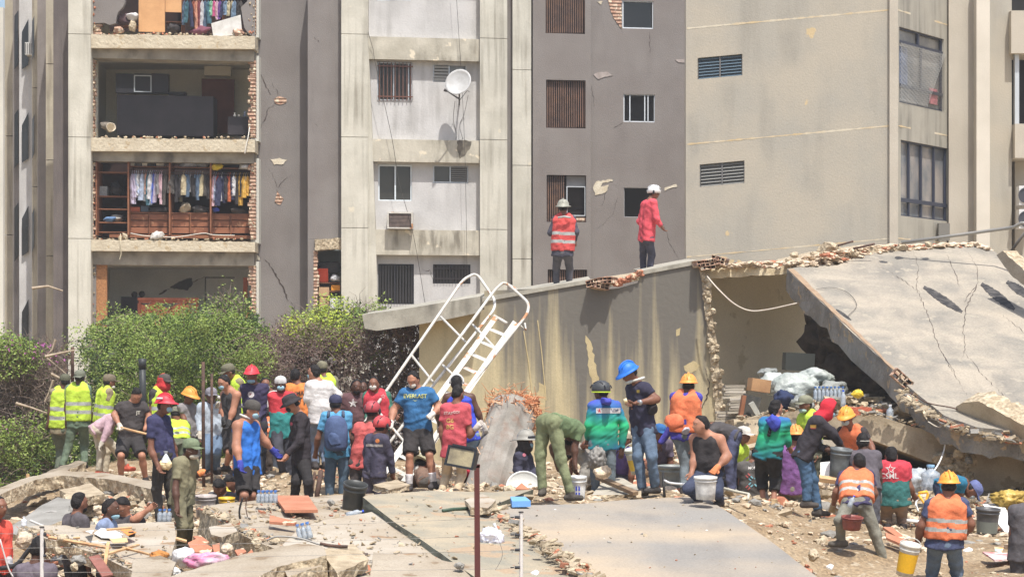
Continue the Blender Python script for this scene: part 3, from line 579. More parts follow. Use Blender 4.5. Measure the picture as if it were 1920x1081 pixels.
# things on wardrobe shelves
def lump(name, label, cat, cn, x0, y0, x1, y1, off, seed=0, flatm=None, grp=None):
    mb = MB(); a, b = fp(x0, y1, off), fp(x1, y0, off); c_ = (a+b)/2; mb.rock(c_, (abs(b.x-a.x)/2*1.25, .16, abs(b.z-a.z)/2*1.25), seed, 3, .6)
    return tag(mb.build(name, flatm or cloth(cn), None, True), label, cat, grp)
for k, (x0, x1, cn, cw) in enumerate(((243, 252, (206, 204, 196), 'white'), (254, 264, (90, 90, 92), 'dark grey'), (266, 276, (216, 214, 208), 'off-white'), (278, 290, (60, 60, 64), 'black'), (293, 307, (206, 200, 190), 'long white'))):
    solid('storage_box', '%s box lying on the top shelf above the lilac shirts' % cw, 'box', plain(cn, .6), x0, 304.5, x1, 311, -.35, .35, 'boxes on the wardrobe top shelf')
lump('folded_cloth', 'folded pale blue cloth on the top shelf of the middle bay', 'cloth', (176, 184, 204), 339, 306, 366, 313, -.35, 2)
lump('folded_cloth', 'folded greyish cloth at the right of the pale blue one on the top shelf', 'cloth', (150, 156, 166), 367, 306, 391, 313, -.38, 3)
lump('yellow_bag', 'bright yellow crumpled cloth on the wardrobe top shelf', 'cloth', (232, 196, 40), 394, 306, 417, 318, -.2, 4)
lump('white_cloth', 'white crumpled cloth on the wardrobe top shelf at the right', 'cloth', (228, 228, 226), 446, 308, 470, 318, -.2, 5)
solid('shoe_box', 'orange shoe box below the lilac shirts', 'box', plain((182, 96, 66), .6), 242, 388, 262, 396.5, -.35, .3)
solid('storage_box', 'blue-grey box beside the orange shoe box', 'box', plain((76, 88, 104), .5), 264, 386, 278, 396.5, -.35, .3)
lump('shoe_pile', 'heap of black shoes under the grey shirts of the left bay', 'shoes', (40, 38, 42), 280, 389, 314, 398, -.4, 6)
lump('shoe_pile', 'beige shoes heaped under the middle bay clothes', 'shoes', (176, 162, 140), 335, 378, 358, 397, -.35, 7)
lump('shoe_pile', 'dark shoes on the right of the beige shoes', 'shoes', (58, 56, 58), 360, 386, 392, 398, -.4, 8)
lump('shoe_pile', 'row of dark trainers under the mustard shirts', 'shoes', (50, 48, 50), 425, 391, 467, 400, -.35, 9)
lump('baseball_hat', 'small bright blue cap at the bottom of the right bay', 'cap', (50, 76, 200), 397, 388, 409, 396, -.3, 10)
solid('radio', 'grey radio box on the wardrobe shelf at far left', 'radio', mat('radio_grey', (164, 164, 160), (120, 120, 120), scale=30), 184, 349, 201, 366.5, -.45, .3)
lump('folded_cloth', 'blue folded cloth on the lowest left shelf', 'cloth', (84, 122, 172), 196, 407, 218, 416, -.4, 11)
lump('folded_cloth', 'white folded cloth right of the blue one on the lowest left shelf', 'cloth', (186, 184, 176), 208, 403, 234, 414, -.5, 12)
lump('dark_bag', 'dark bag in the second left shelf of the wardrobe', 'bag', (34, 32, 36), 207, 342, 232, 366, -.6, 13)
lump('white_cloth', 'white crumpled cloth hanging over the slab edge below the wardrobe', 'cloth', (204, 200, 194), 281, 434, 309, 450, .15, 14)
mb = MB(); c0 = fp(234, 452, .2); mb.rock(c0+Vector((0, 0, .12)), (.1, .08, .14), 5); mb.rock(c0+Vector((-.12, 0, .06)), (.06, .06, .1), 6); tag(mb.build('broken_block', BROKEN), 'broken grey lump on the slab edge left of the drawers', 'rubble chunk')
cable('cable', 'white cable hanging from the slab edge below the wardrobe shelves', [fp(226, 438, .2), fp(226, 455, .4), fp(227, 475, .4), fp(224, 486, .4)], .012, plain((190, 178, 150), .6))
cable('cable', 'white wire lying along the wardrobe plinth', [fp(245, 437, .0), fp(275, 442, .1), fp(330, 444, .1), fp(380, 437, .1), fp(400, 440, .0), (fp(440, 441, 0))], .01, plain((214, 208, 196), .6))
cable('cable', 'pale cable hanging from the first open room at its right corner', [fp(468, 238, .1), fp(465, 258, .35), fp(461, 275, .4), fp(459, 288, .4)], .012, plain((214, 208, 196), .6))
# top floor wardrobe
TW = thing('top_wardrobe', 'wooden wardrobe in the broken top floor with light wood doors', 'wardrobe', fp(330, 62, -.3))
mb = MB(); fbox(mb, 205, -60, 462, 62, -.95, .04); mb.build('back_panel', MC['wardrobe_dark'], TW)
LW = mat('light_wood', (206, 158, 110), (190, 142, 96), scale=2, streak=(172, 122, 80), sscale=(1, 1, 10), sk_amt=.5, rough=.6)
mb = MB(); fbox(mb, 260, -60, 309, 60, -.1, .06); mb.build('door', LW, TW)
mb = MB(); fbox(mb, 310, -60, 340, 23, -.14, .06); mb.build('door', LW, TW)
for x in (340, 370, 416): mb = MB(); fbox(mb, x, -60, x+1.6, 62, -.4, .5); mb.build('divider', WOOD, TW)
mb = MB(); fbox(mb, 310, 40, 340, 42, -.3, .5); fbox(mb, 216, 47, 258, 49, -.3, .5); mb.build('shelf', WOOD, TW)
cs = ['steel blue', 'teal', 'navy', 'rust', 'peach', 'maroon', 'white', 'steel blue', 'teal', 'mint', 'magenta', 'pink', 'purple', 'navy', 'denim blue', 'cream', 'beige', 'denim blue', 'black', 'charcoal']
for i, cn in enumerate(cs):
    x = 343+(454-343)*(i+.5)/len(cs); rr = random.Random(i+99)
    garment(x, 2, rr.uniform(38, 56) if i < 9 else rr.uniform(26, 36), rr.uniform(7, 12), cn, -.2+rr.uniform(-.04, .05), '%s garment on the top floor rail, %s' % (cn, 'at its left end' if i == 0 else 'at its right end' if i == len(cs)-1 else 'between %s and %s ones' % (cs[i-1], cs[i+1])), i+300, 'clothes hanging in the top floor wardrobe')
mb = MB(); fpoly(mb, [(396, 44), (451, 28), (454, 64), (400, 70)], .05, .04); tag(mb.build('white_board', mat('white_board', (214, 212, 206), (196, 192, 184), scale=5)), 'cracked white board leaning in the top floor opening', 'board')
lump('clothes_pile', 'pile of dark and white clothes left of the light wood door', 'clothes', (70, 50, 56), 219, 28, 258, 46, -.35, 21)
lump('white_cloth', 'white cloth lying on the pile left of the light wood door', 'cloth', (216, 214, 212), 238, 24, 258, 38, -.2, 22)
lump('clothes_pile', 'coloured clothes fallen below the top floor rail', 'clothes', (120, 62, 84), 344, 52, 398, 66, -.2, 23)
lump('dark_bag', 'dark bag on the top floor shelf under the small door', 'bag', (46, 44, 48), 311, 44, 339, 60, -.35, 24)
lump('brick_lump', 'broken brick on the slab edge right of the white board', 'brick', (150, 96, 70), 436, 54, 458, 70, .1, 25, BRICK)
lump('brick_lump', 'orange broken brick on the slab edge left of the light wood door', 'brick', (180, 110, 80), 210, 52, 232, 62, .0, 26, BRICK)
lump('plaster_lump', 'crumbled plaster lump on the slab edge by the light wood door', 'rubble chunk', (180, 160, 130), 243, 38, 254, 60, .05, 27, BROKEN)
# niche: shelves of boxes
solid('niche_shelf', 'wooden shelf board of the low niche, upper', 'shelf', WOOD, 596, 529, 637, 531, -.3, .5)
solid('orange_box', 'bright orange box on the upper shelf of the low niche', 'box', plain((224, 84, 50), .5), 595, 503, 615, 528.5, -.35, .3)
lump('dark_bag', 'dark crumpled bag behind the orange box in the niche', 'bag', (50, 50, 54), 600, 490, 637, 512, -.5, 30)
lump('white_bag', 'white bag right of the orange box in the niche', 'bag', (206, 208, 212), 617, 516, 636, 529, -.35, 31)
solid('cardboard_box', 'brown cardboard box under the niche shelf, upper of two', 'box', plain((190, 156, 120), .8), 598, 538, 617, 555, -.3, .3)
solid('cardboard_box', 'brown cardboard box under the niche shelf, lower of two', 'box', plain((178, 146, 112), .8), 599, 557, 617, 580, -.3, .3)
solid('yellow_box', 'orange-yellow box on the right of the niche', 'box', plain((226, 150, 52), .6), 621, 534, 637, 544, -.3, .3)
solid('white_box', 'white box on the right of the niche below the yellow one', 'box', plain((214, 214, 212), .6), 619, 559, 638, 578, -.3, .3)
solid('niche_shelf', 'wooden shelf board of the low niche, lower', 'shelf', WOOD, 617, 545, 637, 547, -.3, .5)
# debris stuck: balls of insulation not shown
# ---------------------------------------------------------------- rubble heap: one sheet fitted through points (px, py, depth, drop)
CP = [(20, 960, 41, 0), (60, 935, 41, 0), (100, 905, 42, 0), (150, 885, 42, 0), (200, 893, 40, 0), (290, 900, 39, 0), (400, 882, 40, 0), (330, 902, 38, 0), (480, 872, 40, 0), (560, 878, 38, 0), (650, 895, 37, 0), (700, 900, 36, 0), (600, 905, 39, 0),
 (765, 926, 33.6, 0), (830, 922, 33.6, 0), (900, 918, 33, 0), (1000, 917, 32, 0), (1080, 943, 30, .03), (1190, 933, 31, 0), (1240, 931, 31, 0), (1290, 933, 31, 0), (1350, 928, 31.5, 0), (1430, 945, 32.5, 0), (1540, 972, 32, 0), (1580, 1022, 29, 0), (1672, 1076, 27.5, 0),
 (1490, 948, 33, 0), (1640, 985, 33, 0), (1700, 985, 33, 0), (1760, 975, 34, 0), (1850, 1002, 32, 0), (1920, 1000, 31, 0), (1750, 1090, 27, 0), (1900, 1085, 26, 0), (1600, 1090, 27, 0), (1450, 1012, 28.5, 0), (1500, 1085, 25.5, 0), (1400, 985, 29, 0), (2050, 1000, 31, 0), (2050, 1085, 26, 0),
 (1300, 1081, 24.5, .45), (1100, 1081, 24, .45), (950, 1081, 23.5, .45), (700, 1081, 24, .45), (400, 1081, 24, .4), (100, 1085, 24, .9), (50, 1060, 25.5, .9), (1100, 1000, 27, .4), (1250, 1000, 27, .4), (800, 1000, 27, .45), (600, 1000, 27, .45), (640, 960, 29, .25), (500, 960, 29, .35), (1000, 965, 28.5, .35), (450, 960, 28, .7), (420, 955, 30, .5), (660, 955, 29.5, .12),
 (150, 985, 29, .9), (250, 985, 29.5, .9), (80, 985, 29, .7), (330, 1010, 29, .4), (350, 1055, 28, .2), (300, 985, 31.5, .1), (200, 950, 32, .9), (120, 960, 32, .8), (240, 930, 34.5, .2), (100, 940, 36, .3),(40, 1000, 28, 1.0), (300, 925, 36, 0), (200, 915, 37, 0),
 (1340, 850, 39, 0), (1450, 900, 36, .1), (1600, 890, 37, .1), (1750, 910, 36, .2), (1860, 930, 36, .2), (1260, 860, 38, 0), (1000, 880, 38, .2), (1100, 890, 37, .3), (1180, 900, 36, .3), (900, 880, 40, 0), (800, 880, 40, 0), (700, 880, 42, 0), (500, 860, 44, 0), (300, 860, 45, 0), (100, 870, 46, 0), (1400, 820, 42, 0), (1600, 840, 42, 0), (1800, 860, 42, 0), (1000, 860, 45, 0), (1200, 860, 45, 0), (1500, 850, 45, 0), (20, 870, 46, .2), (2000, 900, 38, .1)]
cw = np.array([(lambda v: (v.x, v.y, v.z-dz))(P(a, b, c)) for a, b, c, dz in CP])
def Hn(X, Y):
    X = np.asarray(X, float); Y = np.asarray(Y, float); num = np.zeros(X.shape); den = np.zeros(X.shape)
    for x, y, z in cw:
        w = 1/(((X-x)**2*1.5+(Y-y)**2*.55)+.02)**1.9; num += w*z; den += w
    z = num/den
    f = np.clip((np.abs(X)-10.5)/4, 0, 1)+np.clip((21.5-Y)/3, 0, 1)+np.clip((Y-47)/3, 0, 1)
    return z*np.clip(1-f, 0, 1)-.02*(f > 0)
def H(x, y): return float(Hn(np.array([x]), np.array([y]))[0])
xs = np.arange(-14, 14.01, .11); ys = np.arange(18.5, 50, .13); XX, YY = np.meshgrid(xs, ys); ZZ = Hn(XX, YY)
vs = []
for x, y, z in zip(XX.ravel(), YY.ravel(), ZZ.ravel()):
    n1 = noise.fractal(Vector((x*1.3, y*1.3, 0)), 1, 2, 4)
    vs.append((x, y, z+.05*n1+.035*max(0, noise.noise(Vector((x*4.5, y*4.5, 3))))))
nx = len(xs); tm = MB(); tm.add(vs, [(j*nx+i, j*nx+i+1, (j+1)*nx+i+1, (j+1)*nx+i) for j in range(len(ys)-1) for i in range(nx-1)])
DUST = mat('dusty_rubble', (160, 140, 112), (136, 114, 86), scale=1.4, bump=.9, bscale=16, spots=(170, 154, 130), sp_th=.6, sp_scale=9, grain=.35, gscale=24, bdist=.05)
tag(tm.build('rubble_ground', DUST, None, True, (0, 0, 0)), kind='structure')
# ---------------------------------------------------------------- helper: slab traced on its own tilted plane
def slab(name, label, pts, pl, th, m, cat='slab', edge=None, amp=.8, step=16, seed=1, up=0, jagd=True):
    f = plane3(*pl) if isinstance(pl, tuple) else pl; mb = MB(); pp = jagpoly(pts, amp, step, seed) if jagd else pts
    top = [f(x, y, up) for x, y in pp]; n = len(top); off = -f.n*th
    rnd = random.Random(seed); bot = [p+off*rnd.uniform(.88, 1.1)+Vector((rnd.uniform(-.02, .02),)*3) for p in top]; mid = [a.lerp(b, rnd.uniform(.4, .55))+Vector((rnd.uniform(-.02, .02), rnd.uniform(-.02, .02), 0)) for a, b in zip(top, bot)]
    ring = lambda A, B: [(A+i, B+i, B+(i+1) % n, A+(i+1) % n) for i in range(n)]
    mb.add(top+mid+bot, [tuple(range(n)), tuple(range(3*n-1, 2*n-1, -1))]); mb.mi = [0, 1]
    mb.f += ring(0, n)+ring(n, 2*n); mb.mi += [1]*(2*n)
    o = mb.build(name, [m, edge or BROKEN]); return tag(o, label, cat), f
# ---------------------------------------------------------------- collapsed storey: long stained wall, roof, torn end
STW = mat('stained_wall', (198, 183, 145), (184, 169, 133), scale=.8, bump=.35, bscale=10, streak=(112, 104, 90), sk_amt=1, sscale=(2.2, 2.2, .22), spots=(204, 184, 142), sp_th=.66, sp_scale=1.3)
t = STW.node_tree; N = t.nodes; L = t.links.new; b = N['Principled BSDF']; old = b.inputs['Base Color'].links[0].from_socket
tc = N.new('ShaderNodeTexCoord'); sx = N.new('ShaderNodeSeparateXYZ'); L(tc.outputs['Object'], sx.inputs[0])
mpn = N.new('ShaderNodeMapping'); mpn.inputs['Scale'].default_value = (4.5, 4.5, .22); L(tc.outputs['Object'], mpn.inputs[0])
n1 = N.new('ShaderNodeTexNoise'); n1.inputs['Scale'].default_value = 1; n1.inputs['Detail'].default_value = 7; L(mpn.outputs[0], n1.inputs[0])
zz = N.new('ShaderNodeMapRange'); zz.inputs['From Min'].default_value = .6; zz.inputs['From Max'].default_value = 3.3; L(sx.outputs[2], zz.inputs[0])
xx = N.new('ShaderNodeMapRange'); xx.inputs['From Min'].default_value = -1.9; xx.inputs['From Max'].default_value = -1.0; L(sx.outputs[0], xx.inputs[0])
ad = N.new('ShaderNodeMath'); ad.operation = 'MULTIPLY_ADD'; L(zz.outputs[0], ad.inputs[0]); ad.inputs[1].default_value = .3; L(n1.outputs[0], ad.inputs[2])
rr = N.new('ShaderNodeMapRange'); rr.inputs['From Min'].default_value = .5; rr.inputs['From Max'].default_value = .74; L(ad.outputs[0], rr.inputs[0])
mm = N.new('ShaderNodeMath'); mm.operation = 'MULTIPLY'; L(rr.outputs[0], mm.inputs[0]); L(xx.outputs[0], mm.inputs[1])
mq = N.new('ShaderNodeMix'); mq.data_type = 'RGBA'; L(mm.outputs[0], mq.inputs[0]); L(old, mq.inputs[6]); mq.inputs[7].default_value = lin((112, 107, 98))+(1,); L(mq.outputs[2], b.inputs['Base Color'])
WP = plane3((786, 614, 44.5), (1330, 490, 43), (1330, 830, 43.01))
CS = thing('collapsed_storey', 'fallen storey with a long streaked cream wall carrying two rescuers', 'building', WP(1060, 880))
mb = MB(); mb.prism([WP(x, y) for x, y in [(786, 600), (908, 580), (908, 545)]+jag((1000, 541), (1100, 527), 6, .8, random.Random(1))+[(1112, 534), (1130, 543), (1160, 540), (1195, 530), (1204, 511)]+jag((1210, 508), (1308, 488), 5, .6, random.Random(2))+[(1318, 540), (1328, 620), (1338, 700), (1346, 790), (1346, 900), (786, 920)]], Vector((.03, .28, 0)))
mb.build('wall', STW, CS)
FAS = mat('roof_fascia', (178, 172, 156), (150, 144, 130), scale=2, bump=.5, streak=(84, 80, 72), sk_amt=.9, sscale=(4, 4, .8))
mb = MB(); q = [WP(x, y, .42) for x, y in [(693, 590), (760, 581), (860, 565), (912, 556), (912, 586), (860, 597), (790, 610), (720, 620), (698, 616)]]; mb.prism(q, Vector((.1, 4.5, .2))); mb.build('roof_slab', FAS, CS)
mb = MB(); q = [WP(x, y, .03) for x, y in [(905, 557), (1000, 541), (1108, 523), (1112, 530), (1000, 549), (905, 566)]]; mb.prism(q, Vector((.1, 4.5, .2))); q = [WP(x, y, .03) for x, y in [(1202, 508), (1308, 487), (1310, 495), (1204, 515)]]; mb.prism(q, Vector((.1, 4.5, .2))); mb.build('roof_edge', FAS, CS)
mb = MB(); q = [WP(x, y, -.1) for x, y in [(1100, 530), (1210, 513), (1212, 522), (1100, 545)]]; mb.prism(q, Vector((.1, 4.5, .2))); mb.build('roof_slab', BROKEN, CS)
mb = MB(); rnd = random.Random(4)
for k, (x, y) in enumerate([(1118, 530), (1130, 527), (1142, 526), (1126, 536), (1318, 494), (1328, 499), (1340, 492), (1352, 488)]):
    c_ = WP(x, y, .1); Mx = Matrix.Rotation(rnd.uniform(-.5, .5), 3, 'Z') @ Matrix.Rotation(rnd.uniform(-.3, .3), 3, 'Y'); w_, h_, t_ = .26, .11, .012
    for dz in (-h_/2, 0, h_/2): mb.box(c_+Mx @ Vector((0, 0, dz)), (w_, .3, t_), Mx)
    for dx in (-w_/2, -w_/6, w_/6, w_/2): mb.box(c_+Mx @ Vector((dx, 0, 0)), (t_, .29, h_), Mx)
mb.build('hollow_brick', BRICK, CS)
mb = MB(); rnd = random.Random(9)
for k in range(60):
    x = rnd.uniform(1150, 1205); y = 533-(x-1150)*.4+rnd.uniform(-3, 5); s = rnd.uniform(.03, .07); mb.rock(WP(x, y, .02), (s*1.6, s, s*.7), k, 1)
mb.build('broken_edge', [TERRA, BROKEN], CS)
# torn right end of that wall
mb = MB(); mb.prism([WP(x, y, .05) for x, y in jagpoly([(1310, 500), (1330, 512), (1338, 600), (1352, 700), (1362, 790), (1364, 900), (1345, 900), (1344, 790), (1330, 640), (1318, 540)], 2.0, 9, 4)], Vector((.05, .9, 0))); mb.build('torn_edge', BROKEN, CS)
mb = MB(); rnd = random.Random(19)
for k in range(70):
    y = rnd.uniform(505, 800); x = 1322+(y-505)*.115+rnd.uniform(-7, 9); s = rnd.uniform(.03, .08); mb.rock(WP(x, y, .06), s, k+70, 1)
mb.build('torn_concrete', BROKEN, CS)['kind'] = 'stuff'
fcrack([(1322, 690), (1330, 720), (1326, 745), (1312, 770)], 0, 2.0, 3, None, CS, lambda x, y: WP(x, y, .006))
mb = MB(); mb.prism([WP(x, y, .004) for x, y in jagpoly([(1098, 628), (1108, 640), (1118, 690), (1124, 720), (1112, 722), (1104, 690)], 2, 6, 9)], Vector((0, .01, 0))); mb.prism([WP(x, y, .004) for x, y in jagpoly([(1268, 618), (1276, 614), (1274, 628), (1268, 630)], 1, 5, 9)], Vector((0, .01, 0))); mb.prism([WP(x, y, .004) for x, y in jagpoly([(1282, 686), (1300, 676), (1314, 684), (1306, 694), (1292, 700), (1284, 694)], 1.5, 5, 10)], Vector((0, .01, 0)))
mb.prism([WP(x, y, .004) for x, y in jagpoly([(1010, 716), (1024, 724), (1022, 770), (1012, 800), (1006, 760)], 2, 7, 11)], Vector((0, .01, 0))); mb.build('paint_patch', mat('bare_cream', (196, 178, 136), (184, 166, 124), scale=4, bump=.3), CS)
for a, c in (((982, 620), (1000, 730)), ((1008, 600), (1024, 720))):
    mb = MB(); mb.tube([WP(a[0], a[1], .002), WP((a[0]+c[0])/2, (a[1]+c[1])/2+3, .002), WP(c[0], c[1]+30, .002)], .011, 5); mb.build('drip_line', MC['bare_cream'], CS)
# cavity: cream inner wall, ceiling slab, darkness painted on a panel behind
CAV = mat('inner_cream_wall', (238, 230, 206), (228, 218, 192), scale=.9, bump=.2, spots=(214, 204, 176), sp_th=.66, sp_scale=1.6)
mb = MB(); q = [P(1325, 800, 44.6), P(1600, 800, 47.5), P(1600, 480, 47.5), P(1325, 500, 44.6)]; mb.prism(q, (0, .2, 0)); mb.build('inner_wall', CAV, CS)
mb = MB(); q = [P(1595, 830, 45.5), P(2100, 860, 44), P(2100, 500, 44), P(1595, 500, 46.5)]; mb.prism(q, (0, .2, 0)); mb.build('inner_wall', mat('cavity_darkness', (88, 80, 70), (60, 54, 48), scale=3, bump=.6), CS)
CEIL = plane3((1318, 500, 43.2), (1480, 497, 42.8), (1400, 510, 43))
mb = MB(); rnd = random.Random(8); q = [P(x, y, 43.2) for x, y in jag((1316, 505), (1482, 498), 14, 1.3, rnd)+jag((1490, 512), (1330, 522), 14, 1.3, rnd)]; mb.prism(q, (.2, 4.2, .1)); mb.build('ceiling_slab', mat('ceiling_edge', (222, 206, 174), (200, 182, 148), scale=4, bump=.6), CS)
mb = MB(); q = [P(x, y, 43.2+(x-1470)*.004) for x, y in [(1470, 494), (1540, 478), (1640, 464), (1830, 462), (1830, 490), (1640, 490), (1500, 510)]]; mb.prism(q, (.2, 3.2, .2)); mb.build('roof_slab', BROKEN, CS)
# ---------------------------------------------------------------- the great tilted slab
GP = ((1472, 505, 42.6), (1835, 460, 44.6), (1700, 725, 36.6))
GSL = mat('great_slab', (164, 153, 136), (134, 128, 117), scale=1.1, det=9, warp=.6, bump=.6, bscale=9, spots=(156, 147, 131), sp_th=.6, sp_scale=4, streak=(112, 108, 101), sk_amt=.7, sscale=(2.5, .6, .6), grain=.16, gscale=30)
GED = mat('great_slab_edge', (150, 145, 136), (124, 119, 111), scale=2.4, bump=1, bscale=14, spots=(176, 154, 124), sp_th=.60, sp_scale=4, bdist=.05)
gs, gf = slab('tilted_slab', 'huge grey concrete slab leaning down across the cavity, with black oval scrapes', [(1476, 504), (1530, 496), (1570, 497), (1590, 488), (1640, 470), (1750, 466), (1835, 458), (1862, 470), (1930, 515), (2100, 640), (2100, 900), (1930, 812), (1830, 800), (1770, 778), (1725, 742), (1697, 718), (1650, 670), (1600, 625), (1540, 566), (1500, 528)], GP, .42, GSL, 'slab', GED, .7, 16, 3)
ORG[gs.name] = Vector(gs.location)
mb = MB(); e = [gf(x, y, .012) for x, y in jag((1478, 506), (1696, 714), 24, .9, random.Random(5))+jag((1703, 716), (1487, 504), 24, 1.4, random.Random(6))]; mb.prism(e, -gf.n*.02); mb.build('orange_edge_band', mat('orange_edge', (160, 136, 110), (146, 122, 98), scale=5, bump=.6), gs)
BLK = mat('black_scrape', (48, 46, 46), (84, 80, 76), scale=9, bump=.3)
for k, (a, b_, w) in enumerate((((1732, 538), (1804, 585), 7), ((1840, 532), (1902, 580), 8), ((1888, 528), (1938, 562), 8), ((1568, 580), (1596, 600), 2.5))):
    pts = []; n = 34; A = Vector(a); B = Vector(b_); d_ = (B-A).normalized(); o_ = Vector((-d_.y, d_.x)); rnd = random.Random(k)
    for i in range(n): t_ = i/(n-1); hw = w*math.sin(math.pi*min(max(t_, .06), .96))**.5*rnd.uniform(.86, 1.1); q = A.lerp(B, t_)+o_*hw; pts.append(gf(q.x, q.y, .006))
    for i in range(n-1, -1, -1): t_ = i/(n-1); hw = w*math.sin(math.pi*min(max(t_, .06), .96))**.5*rnd.uniform(.86, 1.1); q = A.lerp(B, t_)-o_*hw; pts.append(gf(q.x, q.y, .006))
    mb = MB(); mb.prism(pts, -gf.n*.01); mb.build('black_scrape', BLK, gs)
for k, pts in enumerate([[(1712, 470), (1722, 500), (1718, 540), (1740, 590), (1760, 650), (1800, 720), (1815, 745)], [(1815, 474), (1832, 500), (1834, 530), (1812, 575), (1806, 620), (1810, 655), (1800, 680)], [(1834, 530), (1822, 545), (1808, 566)], [(1775, 478), (1790, 510), (1800, 540)], [(1808, 660), (1840, 700), (1880, 740), (1905, 770)], [(1650, 500), (1700, 530), (1724, 548)], [(1880, 590), (1940, 640)], [(1765, 660), (1790, 700)]]):
    fcrack(pts, 0, 1.15, k+40, CRK, gs, lambda x, y: gf(x, y, .006))
mb = MB(); mb.tube(curve([gf(x, y, .03) for x, y in ((1530, 545), (1560, 542), (1590, 552), (1606, 575), (1590, 595))]), .005, 4); tag(mb.build('loop_wire', plain((80, 76, 70), .7)), 'thin curved wire lying on the great slab', 'wire')
mb = MB(); c0 = gf(1688, 712, .02)
Mx = Matrix.Rotation(R(42), 3, 'Y'); 
for dz in (-.07, 0, .07): mb.box(c0+Mx @ Vector((0, -.1, dz)), (.34, .2, .014), Mx)
for dx in (-.16, -.05, .05, .16): mb.box(c0+Mx @ Vector((dx, -.1, 0)), (.014, .2, .14), Mx)
mb.build('hollow_brick', BRICK, gs)
# rubble crust on the roof ridge, piece by piece
def chunk(px, py, d, s, label, seed, m=BROKEN, name='concrete_chunk', cat='rubble chunk', flat=.6, grp=None, sub=2, drop=0):
    mb = MB(); r = s*d/F/2; p = P(px, py, d)+Vector((0, 0, -drop)); mb.rock(p, (r, r*.8, r*flat), seed, sub, .5); return tag(mb.build(name, m), label, cat, grp)
for k, (x, y, s, dsc) in enumerate([(1490, 478, 20, 'small pale block at the left end of the roof rubble'), (1512, 482, 14, 'small round lump just right of the left end of the roof rubble'), (1555, 470, 56, 'longest tan block on top of the roof rubble'), (1528, 476, 22, 'block leaning on the left of the longest tan roof block'), (1600, 474, 26, 'flat piece right of the longest tan roof block'), (1478, 488, 18, 'grey lump over the ceiling edge by the great slab corner'), (1518, 492, 18, 'flat chip in front of the long tan roof block'), (1690, 462, 24, 'flat stone on the ridge left of the steel pipe'), (1740, 458, 20, 'flat stone on the ridge under the steel pipe')]):
    chunk(x, y, 43.5, s, dsc, k, grp='blocks on the collapsed roof')
mb = MB(); rnd = random.Random(77)
for k in range(900):
    x = rnd.uniform(1325, 1860); ytop = np.interp(x, [1325, 1480, 1540, 1640, 1830, 1870], [496, 490, 474, 460, 455, 470]); ybot = np.interp(x, [1325, 1480, 1560, 1640, 1830, 1870], [502, 502, 499, 474, 462, 476])
    y = rnd.uniform(ytop, ybot); s = rnd.uniform(.02, .09); mb.m = 1 if rnd.random() < .12 else 0; b0 = gf(x, ybot)+Vector((0, rnd.uniform(0, .7), (ybot-y)*.0098)) if x > 1500 else P(x, y, 43.3+rnd.uniform(-.3, .9)); mb.rock(b0, (s*1.8, s, s*.5), k, 1)
tag(mb.build('roof_rubble', [mat('pale_rubble', (220, 200, 174), (190, 168, 140), scale=8, bump=.8, grain=.3, gscale=20), TERRA]), 'layer of small pale rubble lying on the collapsed roof', 'rubble', None, 'stuff')
chunk(1660, 466, 43.2, 22, 'red tile piece on the ridge rubble', 31, TERRA, 'tile_piece', 'tile', .3)
def pipe(name, label, pts, r, m, cat='pipe', grp=None, n=8):
    mb = MB(); mb.tube(curve(pts) if cat in ('wire', 'cable', 'conduit', 'bread') else pts, r, n); return tag(mb.build(name, m, None, True), label, cat, grp)
pipe('steel_pipe', 'long grey steel pipe rising to the right over the great slab ridge', [P(1690, 455, 43.5), P(1800, 440, 43.2), P(1880, 429, 43), P(1900, 426, 42.8), P(1915, 418, 42.6), P(1935, 418, 42.6)], .03, plain((150, 146, 138), .4, .3))
pipe('steel_pipe', 'short steel strut standing at the right edge behind the great slab', [P(1888, 482, 45), P(1930, 425, 44.5)], .03, plain((130, 124, 116), .5, .3))
pipe('rebar', 'dark rebar lying on the ridge rubble', [P(1565, 462, 43.4), P(1600, 452, 43.4)], .018, RUST)
pipe('rebar', 'bundle rod lying beside the dark rebar on the ridge', [P(1600, 466, 43.2), P(1640, 457, 43.2)], .02, RUST)
pipe('wire', 'pale wire hanging from the torn wall corner to the great slab', [P(1326, 518, 42.6), P(1345, 540, 42.4), P(1375, 568, 42.3), P(1405, 582, 42.3), P(1440, 580, 42.2), P(1495, 568, 42)], .014, plain((196, 184, 168), .6), 'wire')
slab('broken_beam', 'pale broken beam end leaning at the right edge behind the great slab', [(1868, 478), (1880, 470), (1935, 520), (1935, 545), (1900, 520)], ((1868, 478, 41), (1935, 520, 40), (1935, 560, 40)), .3, SLAB, 'beam', BROKEN, 1, 8, 8)
slab('broken_beam', 'thick concrete beam crossing the lower right end of the great slab', [(1792, 762), (1806, 754), (1835, 752), (1870, 770), (1935, 806), (1935, 856), (1905, 842), (1860, 812), (1796, 786)], ((1792, 762, 35.6), (1935, 806, 34.5), (1850, 810, 35.3)), .35, mat('beam_tan', (190, 174, 148), (168, 152, 126), scale=3, bump=.6), 'beam', BROKEN, 1, 9, 9)
